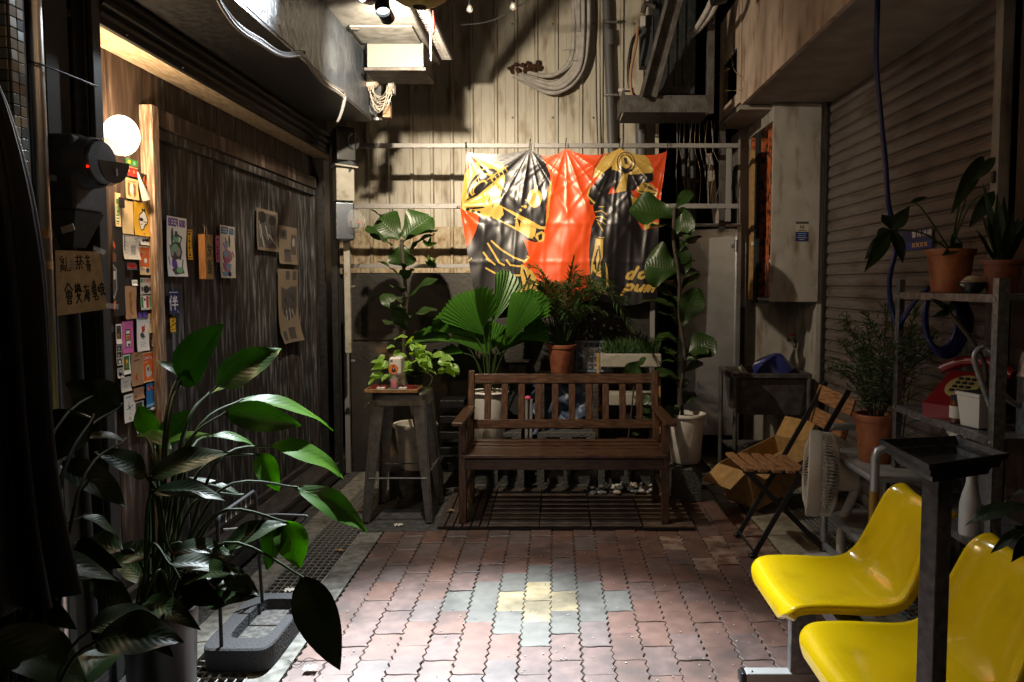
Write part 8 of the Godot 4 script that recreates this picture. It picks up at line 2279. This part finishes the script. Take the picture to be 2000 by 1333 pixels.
	single("black_globe", "small glossy black ball behind the loop handle", "ornament", MB.new().ball(V(1.64, 0.995, -3.02), Vector3.ONE * 0.035, 20).lathe([Vector2(0.02, -0.165), Vector2(0.012, -0.1), Vector2(0.012, -0.03)], V(1.64, 0.995, -3.02), 12), M.black_plastic, V(1.64, 0.831, -3.02))
	var fb := V(1.46, 0.0, -2.83)
	fb = at(1904, 1040, 2.85)
	var bt := thing("frosted_bottle", "frosted glass bottle with a metal collar behind the yellow seats", "bottle", V(fb.x, 0.434, fb.z))
	var bo2 := V(fb.x + 0.06, 0.434, fb.z)
	bo2 = V(1.55, 0.434, -2.95)
	bo2 = V(1.535, 0.434, -2.98)
	part(bt, "glass", MB.new().lathe([Vector2(0, 0.002), Vector2(0.036, 0), Vector2(0.038, 0.01), Vector2(0.038, 0.11), Vector2(0.03, 0.15), Vector2(0.018, 0.19), Vector2(0.014, 0.25), Vector2(0.0, 0.25)], bo2, 24), M.frosted)
	part(bt, "collar", MB.new().lathe([Vector2(0.0155, 0.215), Vector2(0.0155, 0.235), Vector2(0.014, 0.236)], bo2, 20), M.galv)

func build_seats() -> void:
	var prof := [V(0.650, 0.352, 0), V(0.652, 0.378, 0), V(0.668, 0.398, 0), V(0.70, 0.407, 0), V(0.78, 0.398, 0), V(0.87, 0.386, 0), V(0.945, 0.385, 0), V(1.0, 0.40, 0), V(1.038, 0.435, 0), V(1.068, 0.49, 0), V(1.098, 0.56, 0), V(1.125, 0.625, 0), V(1.142, 0.658, 0), V(1.156, 0.672, 0), V(1.172, 0.668, 0), V(1.176, 0.655, 0)]
	var path := curve(prof, 3)
	var n := path.size() - 1
	var labels := ["glossy yellow moulded seat, farther one beside the aluminium cart", "glossy yellow moulded seat, nearer one partly behind the black post"]
	for k in 2:
		var zc := -2.565 + k * 0.56
		var t := thing("yellow_chair", labels[k], "seat", V(0.90, 0.3, zc), "yellow beam seats")
		var shape := func(u: float, v: float, off: float) -> Vector3:
			var q: float = u * n
			var i := mini(int(q), n - 1)
			var p: Vector3 = path[i].lerp(path[i + 1], q - i)
			var d: Vector3 = (path[i + 1] - path[i]).normalized()
			var nn := V(-d.y, d.x, 0)
			var s := (v * 2.0 - 1.0) * 1.10
			var hw := 0.222
			hw *= 1.0 - 0.30 * pow(clampf((0.16 - u) / 0.16, 0.0, 1.0), 2.0) - 0.22 * clampf((u - 0.50) / 0.35, 0.0, 1.0) - 0.14 * pow(clampf((u - 0.78) / 0.22, 0.0, 1.0), 4.0)
			var e := minf(absf(s), 1.0)
			var lift := 0.034 * pow(e, 3.0) * smoothstep(0.1, 0.35, u) * (1.0 - 0.75 * smoothstep(0.72, 0.96, u))
			if absf(s) > 1.0:
				lift -= (absf(s) - 1.0) * 0.30
			return p + nn * (lift - off) + V(0.022, 0, zc + signf(s) * minf(absf(s), 1.012) * hw)
		part(t, "shell", MB.new().sheet(n, 40, func(u: float, v: float) -> Vector3: return shape.call(u, v, 0.0)), M.yellow_shell)
		part(t, "underside", MB.new().sheet(n, 30, func(u: float, v: float) -> Vector3: return shape.call(u, 0.04 + v * 0.92, 0.008)), M.yellow_shell)
		part(t, "bracket", MB.new().box(V(0.90, 0.355, zc), V(0.22, 0.03, 0.16), 0.004), M.black_plastic)
	var bm := thing("seat_beam", "grey steel beam frame with white foot bars that carries the yellow seats", "bench frame", V(0.88, 0, -2.2))
	part(bm, "beam", MB.new().box(V(0.90, 0.315, -2.25), V(0.08, 0.05, 1.3), 0.004), M.galv)
	for z in [-2.70, -1.7]:
		part(bm, "leg", MB.new().box(V(0.835, 0.17, z), V(0.085, 0.255, 0.04), 0.004), M.galv)
		part(bm, "foot", MB.new().box(V(0.935, 0.027, z), V(0.585, 0.045, 0.05), 0.006), mat("foot_white", lin(0.36, 0.36, 0.35), 0.45))
		for x in [0.637, 1.233]:
			part(bm, "end_cap", MB.new().box(V(x, 0.027, z), V(0.026, 0.05, 0.055), 0.01), M.black_plastic)
		part(bm, "screw", MB.new().ball(V(0.665, 0.05, z + 0.01), V(0.006, 0.004, 0.006), 8), M.galv)
	# square dish on a post, in front of the seats
	var h := 1.035
	var c := [gr(1717, 858, h), gr(1815, 908, h), gr(1973, 886, h), gr(1868, 851, h)]
	var mid: Vector3 = (c[0] + c[1] + c[2] + c[3]) * 0.25
	var st := thing("dish_stand", "black square dish on a square steel post before the yellow seats", "ashtray stand", V(mid.x, 0, mid.z))
	var ring := func(s: float, y: float) -> Array:
		var o := []
		for p in c:
			o.append(V(mid.x + (p.x - mid.x) * s, y, mid.z + (p.z - mid.z) * s))
		return o
	var dish := MB.new()
	var steps := [[0.60, h - 0.046], [0.70, h - 0.044], [0.74, h - 0.03], [0.86, h - 0.028], [0.89, h - 0.012], [0.975, h - 0.011], [1.0, h], [0.95, h], [0.90, h - 0.014], [0.78, h - 0.018], [0.74, h - 0.028], [0.0, h - 0.03]]
	for i in steps.size() - 1:
		var a: Array = ring.call(steps[i][0], steps[i][1])
		var b: Array = ring.call(steps[i + 1][0], steps[i + 1][1])
		for k in 4:
			var j := (k + 1) % 4
			dish.quad(a[k], a[j], b[j], b[k])
	part(st, "dish", dish, mat("black_zinc", Color.WHITE, 0.4, {"metal": 0.6, "tex": ntex(noise(95, 0.02, 5), [[0.2, 0.022, 0.023, 0.025], [0.9, 0.075, 0.078, 0.082]]), "tri": 3.0}))
	var turn: float = atan2(-(c[2] - c[1]).z, (c[2] - c[1]).x)
	part(st, "post", MB.new().box(V(mid.x - 0.008, (h - 0.046) * 0.5, mid.z), V(0.042, h - 0.05, 0.042), 0.003, Basis(Vector3.UP, turn)), mat("post_zinc", Color.WHITE, 0.38, {"metal": 0.3, "tex": ntex(noise(96, 0.02, 5), [[0.1, 0.10, 0.096, 0.10], [0.9, 0.26, 0.25, 0.255]]), "tri": 3.0}))
	part(st, "foot_plate", MB.new().box(V(mid.x, 0.006, mid.z), V(0.26, 0.012, 0.26), 0.003, Basis(Vector3.UP, turn)), M.black_zinc)

func build_foreground_plants() -> void:
	# [stalk x y d, tip x y d, half width in pixels, facing, kind, droop, shape]
	var up := V(0, 1, 0.25)
	var cam := V(0, 0.2, 1)
	var p1 := V(-1.14, 0, -2.3)
	var ph := thing("philodendron", "big leaved philodendron in a black pot beside the ashtray stand", "potted plant", p1, "foreground foliage plants")
	pot(ph, p1, 0.085, 0.10, 0.43, M.black_plastic, 0.003)
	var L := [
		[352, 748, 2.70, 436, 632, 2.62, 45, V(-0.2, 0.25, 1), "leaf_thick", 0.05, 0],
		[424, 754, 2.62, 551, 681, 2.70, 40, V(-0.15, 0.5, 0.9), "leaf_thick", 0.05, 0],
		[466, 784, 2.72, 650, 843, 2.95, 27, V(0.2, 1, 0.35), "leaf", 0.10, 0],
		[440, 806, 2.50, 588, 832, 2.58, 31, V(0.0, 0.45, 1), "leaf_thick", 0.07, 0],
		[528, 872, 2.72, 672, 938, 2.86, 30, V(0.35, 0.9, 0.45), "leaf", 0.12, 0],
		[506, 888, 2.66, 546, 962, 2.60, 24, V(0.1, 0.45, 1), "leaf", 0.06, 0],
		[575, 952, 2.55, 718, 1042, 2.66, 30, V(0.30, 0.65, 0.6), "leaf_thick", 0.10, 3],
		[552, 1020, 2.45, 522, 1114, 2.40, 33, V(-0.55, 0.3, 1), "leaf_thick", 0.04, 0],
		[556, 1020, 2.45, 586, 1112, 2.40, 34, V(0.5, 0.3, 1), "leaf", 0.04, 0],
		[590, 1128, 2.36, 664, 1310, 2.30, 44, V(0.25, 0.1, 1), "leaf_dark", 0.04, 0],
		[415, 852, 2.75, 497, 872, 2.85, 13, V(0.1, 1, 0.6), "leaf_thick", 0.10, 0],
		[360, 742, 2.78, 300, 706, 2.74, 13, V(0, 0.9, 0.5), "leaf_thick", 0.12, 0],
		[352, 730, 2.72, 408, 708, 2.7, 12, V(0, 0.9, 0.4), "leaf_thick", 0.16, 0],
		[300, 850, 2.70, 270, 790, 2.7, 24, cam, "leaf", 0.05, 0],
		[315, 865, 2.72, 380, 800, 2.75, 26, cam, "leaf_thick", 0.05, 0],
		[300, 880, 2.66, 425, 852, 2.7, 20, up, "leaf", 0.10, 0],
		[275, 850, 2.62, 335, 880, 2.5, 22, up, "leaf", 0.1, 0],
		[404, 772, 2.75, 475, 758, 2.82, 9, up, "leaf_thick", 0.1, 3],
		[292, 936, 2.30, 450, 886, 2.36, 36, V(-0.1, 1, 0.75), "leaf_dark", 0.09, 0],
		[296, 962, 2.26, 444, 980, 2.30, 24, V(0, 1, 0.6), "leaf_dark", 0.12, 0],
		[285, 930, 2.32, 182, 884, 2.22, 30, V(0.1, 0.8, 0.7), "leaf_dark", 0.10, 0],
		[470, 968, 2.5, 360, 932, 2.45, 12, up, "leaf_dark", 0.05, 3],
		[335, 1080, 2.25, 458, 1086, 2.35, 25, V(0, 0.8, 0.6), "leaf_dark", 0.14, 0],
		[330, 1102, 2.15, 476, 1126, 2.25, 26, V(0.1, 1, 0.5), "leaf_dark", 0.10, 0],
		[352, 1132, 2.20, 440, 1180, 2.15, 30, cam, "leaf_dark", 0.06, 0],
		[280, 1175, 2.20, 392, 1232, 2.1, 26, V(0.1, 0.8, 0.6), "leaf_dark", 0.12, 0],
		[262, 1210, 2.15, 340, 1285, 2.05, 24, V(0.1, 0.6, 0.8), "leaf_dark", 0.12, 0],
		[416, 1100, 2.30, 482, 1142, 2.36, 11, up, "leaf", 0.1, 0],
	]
	low_mass(ph, p1 + V(0, 0.42, 0), 12, 0.30, 0.2)
	plant_leaves(ph, L, p1 + V(0, 0.42, 0), 0.0052)
	var p2 := V(-1.12, 0, -1.62)
	var pb := thing("dark_leaved_plant", "shadowy broad leaved plant in the near corner beside the closed parasol", "potted plant", p2, "foreground foliage plants")
	pot(pb, p2, 0.13, 0.15, 0.34, M.black_matte, 0.004)
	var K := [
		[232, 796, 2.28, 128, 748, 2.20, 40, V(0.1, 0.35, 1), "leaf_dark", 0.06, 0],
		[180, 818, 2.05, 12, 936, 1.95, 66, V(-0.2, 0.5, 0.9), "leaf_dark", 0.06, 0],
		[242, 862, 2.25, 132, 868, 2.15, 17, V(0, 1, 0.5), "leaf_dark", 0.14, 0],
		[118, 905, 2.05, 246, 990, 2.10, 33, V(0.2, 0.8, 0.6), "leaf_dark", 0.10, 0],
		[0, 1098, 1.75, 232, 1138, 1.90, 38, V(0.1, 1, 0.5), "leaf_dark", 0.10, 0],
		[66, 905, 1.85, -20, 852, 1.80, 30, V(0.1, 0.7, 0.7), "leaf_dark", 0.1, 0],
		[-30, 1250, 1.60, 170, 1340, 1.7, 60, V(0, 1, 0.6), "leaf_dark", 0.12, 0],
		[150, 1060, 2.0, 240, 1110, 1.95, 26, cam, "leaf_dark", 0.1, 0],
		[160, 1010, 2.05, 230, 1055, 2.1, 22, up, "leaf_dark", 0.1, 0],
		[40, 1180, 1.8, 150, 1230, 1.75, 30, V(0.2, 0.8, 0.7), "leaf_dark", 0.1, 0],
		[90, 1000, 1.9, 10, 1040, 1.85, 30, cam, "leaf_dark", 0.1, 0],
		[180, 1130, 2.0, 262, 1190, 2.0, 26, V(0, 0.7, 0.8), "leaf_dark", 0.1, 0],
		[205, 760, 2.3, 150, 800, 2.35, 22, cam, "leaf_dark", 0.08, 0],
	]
	low_mass(pb, p2 + V(0.02, 0.33, 0), 14, 0.30, 0.30)
	plant_leaves(pb, K, p2 + V(0, 0.33, 0), 0.0042, M.stem_dark)
	# leaves of a plant that reach in at the right edge, before the near seat
	var p3 := V(1.42, 0, -1.5)
	var pr := thing("edge_plant", "dark drooping leaves reaching over the nearer yellow seat", "potted plant", p3)
	pot(pr, p3, 0.11, 0.13, 0.5, M.black_matte, 0.004)
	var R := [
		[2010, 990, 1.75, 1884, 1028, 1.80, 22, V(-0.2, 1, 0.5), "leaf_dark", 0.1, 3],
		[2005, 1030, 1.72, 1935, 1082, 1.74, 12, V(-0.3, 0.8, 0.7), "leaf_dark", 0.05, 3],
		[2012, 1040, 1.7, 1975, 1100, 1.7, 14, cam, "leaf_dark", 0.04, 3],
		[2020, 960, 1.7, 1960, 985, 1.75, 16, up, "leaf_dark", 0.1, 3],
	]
	plant_leaves(pr, R, p3 + V(0, 0.48, 0), 0.005, M.stem_dark)

# the dense dark leaves low in the near corner
func low_mass(root: Node3D, from: Vector3, n: int, spread: float, height: float) -> void:
	for i in n:
		var a := rng.randf() * TAU
		var rr := spread * sqrt(rng.randf())
		var b := from + V(cos(a) * rr * 0.6, rng.randf_range(0.0, height), sin(a) * rr * 0.6)
		var d := V(cos(a), rng.randf_range(-0.5, 0.35), sin(a)).normalized()
		part(root, "stalk", MB.new().tube(curve([from, from.lerp(b, 0.6) + V(0, 0.06, 0), b], 4), 0.004, 5, false), M.stem_dark)
		leaf_part(root, b, b + d * rng.randf_range(0.13, 0.22), rng.randf_range(0.035, 0.055), V(0, 1, 0.6), M.leaf_dark, 0.12, 0.22, 0, 0.08)

func plant_leaves(root: Node3D, rows: Array, from: Vector3, r: float, bark: Material = null) -> void:
	for q in rows:
		var b := at(q[0], q[1], q[2])
		var t := at(q[3], q[4], q[5])
		var start := from + V(rng.randf_range(-0.05, 0.05), 0, rng.randf_range(-0.05, 0.05))
		var side := V(b.x - start.x, 0, b.z - start.z)
		var mid := start.lerp(b, 0.55) + V(0, 0.10 + 0.25 * side.length(), 0) * 0.8 - side * 0.12
		part(root, "stalk", MB.new().tube(curve([start, mid, b, b.lerp(t, 0.05)], 6), [r * 1.2, r * 1.15, r * 1.1, r, r, r, r * 0.95, r * 0.9, r * 0.85, r * 0.8, r * 0.75, r * 0.7, r * 0.7, r * 0.65, r * 0.6, r * 0.55, r * 0.5, r * 0.5, r * 0.5], 7), bark if bark else M.stem_green)
		leaf_part(root, b, t, q[6] / FOCAL * (q[2] + q[5]) * 0.5, q[7], M[q[8]], q[9], 0.20, q[10], 0.07)

func build_small_things() -> void:
	# clear plastic bag slumped between cart and seat
	var pb := V(1.20, 0, -3.35)
	var bg := thing("plastic_bag", "crumpled clear plastic bag slumped between the cart and the yellow seat", "bag", pb)
	part(bg, "film", MB.new().sheet(26, 26, func(u: float, v: float) -> Vector3:
		var x := lerpf(0.98, 1.44, u)
		var hgt := 0.05 + 0.34 * pow(u, 1.5) * sin(PI * clampf(v * 0.9 + 0.05, 0, 1))
		var c := 0.018 * sin(u * 27.0 + v * 9.0) + 0.014 * sin(v * 31.0 - u * 12.0) + 0.010 * sin(u * 51.0) * cos(v * 43.0)
		return V(x + c * 0.6, maxf(0.008, hgt + c), lerpf(-3.2, -3.62, v) + c)), M.plastic_film)
	part(bg, "yellow_cloth", MB.new().ball(V(1.31, 0.24, -3.36), V(0.055, 0.035, 0.04), 12), M.dull_yellow)
	# litter and fallen leaves on the paving
	var r := RandomNumberGenerator.new()
	r.seed = 31
	var lf := ["small white paper scrap on the pale concrete near the ashtray", "tiny white scrap on the paving before the bench's stool end", "white scrap on the drain grating behind the ashtray"]
	var where := [gr(606, 1312), gr(778, 1030), gr(566, 1158, 0.006)]
	for i in 3:
		single("paper_scrap", lf[i], "litter", MB.new().sheet(5, 5, func(u: float, v: float) -> Vector3: return where[i] + V((u - 0.5) * 0.045, 0.006 + 0.012 * absf(sin(u * 7.0 + v * 5.0)), (v - 0.5) * 0.035)), M.paper, where[i])
	var g := MB.new()
	for i in 260:
		var p := V(r.randf_range(-0.95, 1.15), 0.0015, r.randf_range(-4.4, -2.6))
		g.box(p, V(r.randf_range(0.002, 0.006), 0.003, r.randf_range(0.002, 0.005)), 0.0, Basis(Vector3.UP, r.randf() * TAU))
	var o := single("grit", "fine pale grit scattered over the paving", "grit", g, M.white_pebble, V(0, 0, -3.5))
	stuff(o)
	var dl := ["yellowed leaf on the concrete under the bar stool", "dry brown leaf at the edge of the left drain grating", "small dry leaf lying on the deck tile nearest the stool"]
	var at3 := [gr(705, 1000), gr(662, 1078), gr(880, 1000, 0.03)]
	for i in 3:
		single("fallen_leaf", dl[i], "leaf", leaf(MB.new(), at3[i] + V(-0.025, 0.004, 0), at3[i] + V(0.03, 0.006, 0.012), 0.014, Vector3.UP, 0.1, 0.2), M.cardboard, at3[i])
	# twig by the pavers and the two rods under the folding chair
	single("twig", "thin dark twig on the pale concrete near the paper scrap", "twig", MB.new().tube(curve([gr(562, 1290, 0.004), gr(580, 1300, 0.005), gr(600, 1286, 0.006), gr(618, 1290, 0.004)], 4), 0.0015, 5), M.bark, gr(590, 1292))
	# sprouting ferns on the ledge of the rail frame
	var f := ["green fern sprouting on the ledge below the banner's tie", "small green sprout on the upper rail skirt beside the fig"]
	var fp := [at(842, 520, 5.8), at(838, 482, 6.4)]
	for i in 2:
		var t := thing("ledge_fern", f[i], "plant", fp[i])
		for k in 7:
			var d := V(r.randf_range(-1, 1), r.randf_range(0.3, 1.2), r.randf_range(-0.2, 0.6)).normalized()
			leaf_part(t, fp[i] + V(0, 0.0, 0.02), fp[i] + V(0, 0, 0.02) + d * r.randf_range(0.04, 0.09), 0.013, V(0, 0.4, 1), M.leaf, 0.1, 0.2, 3)
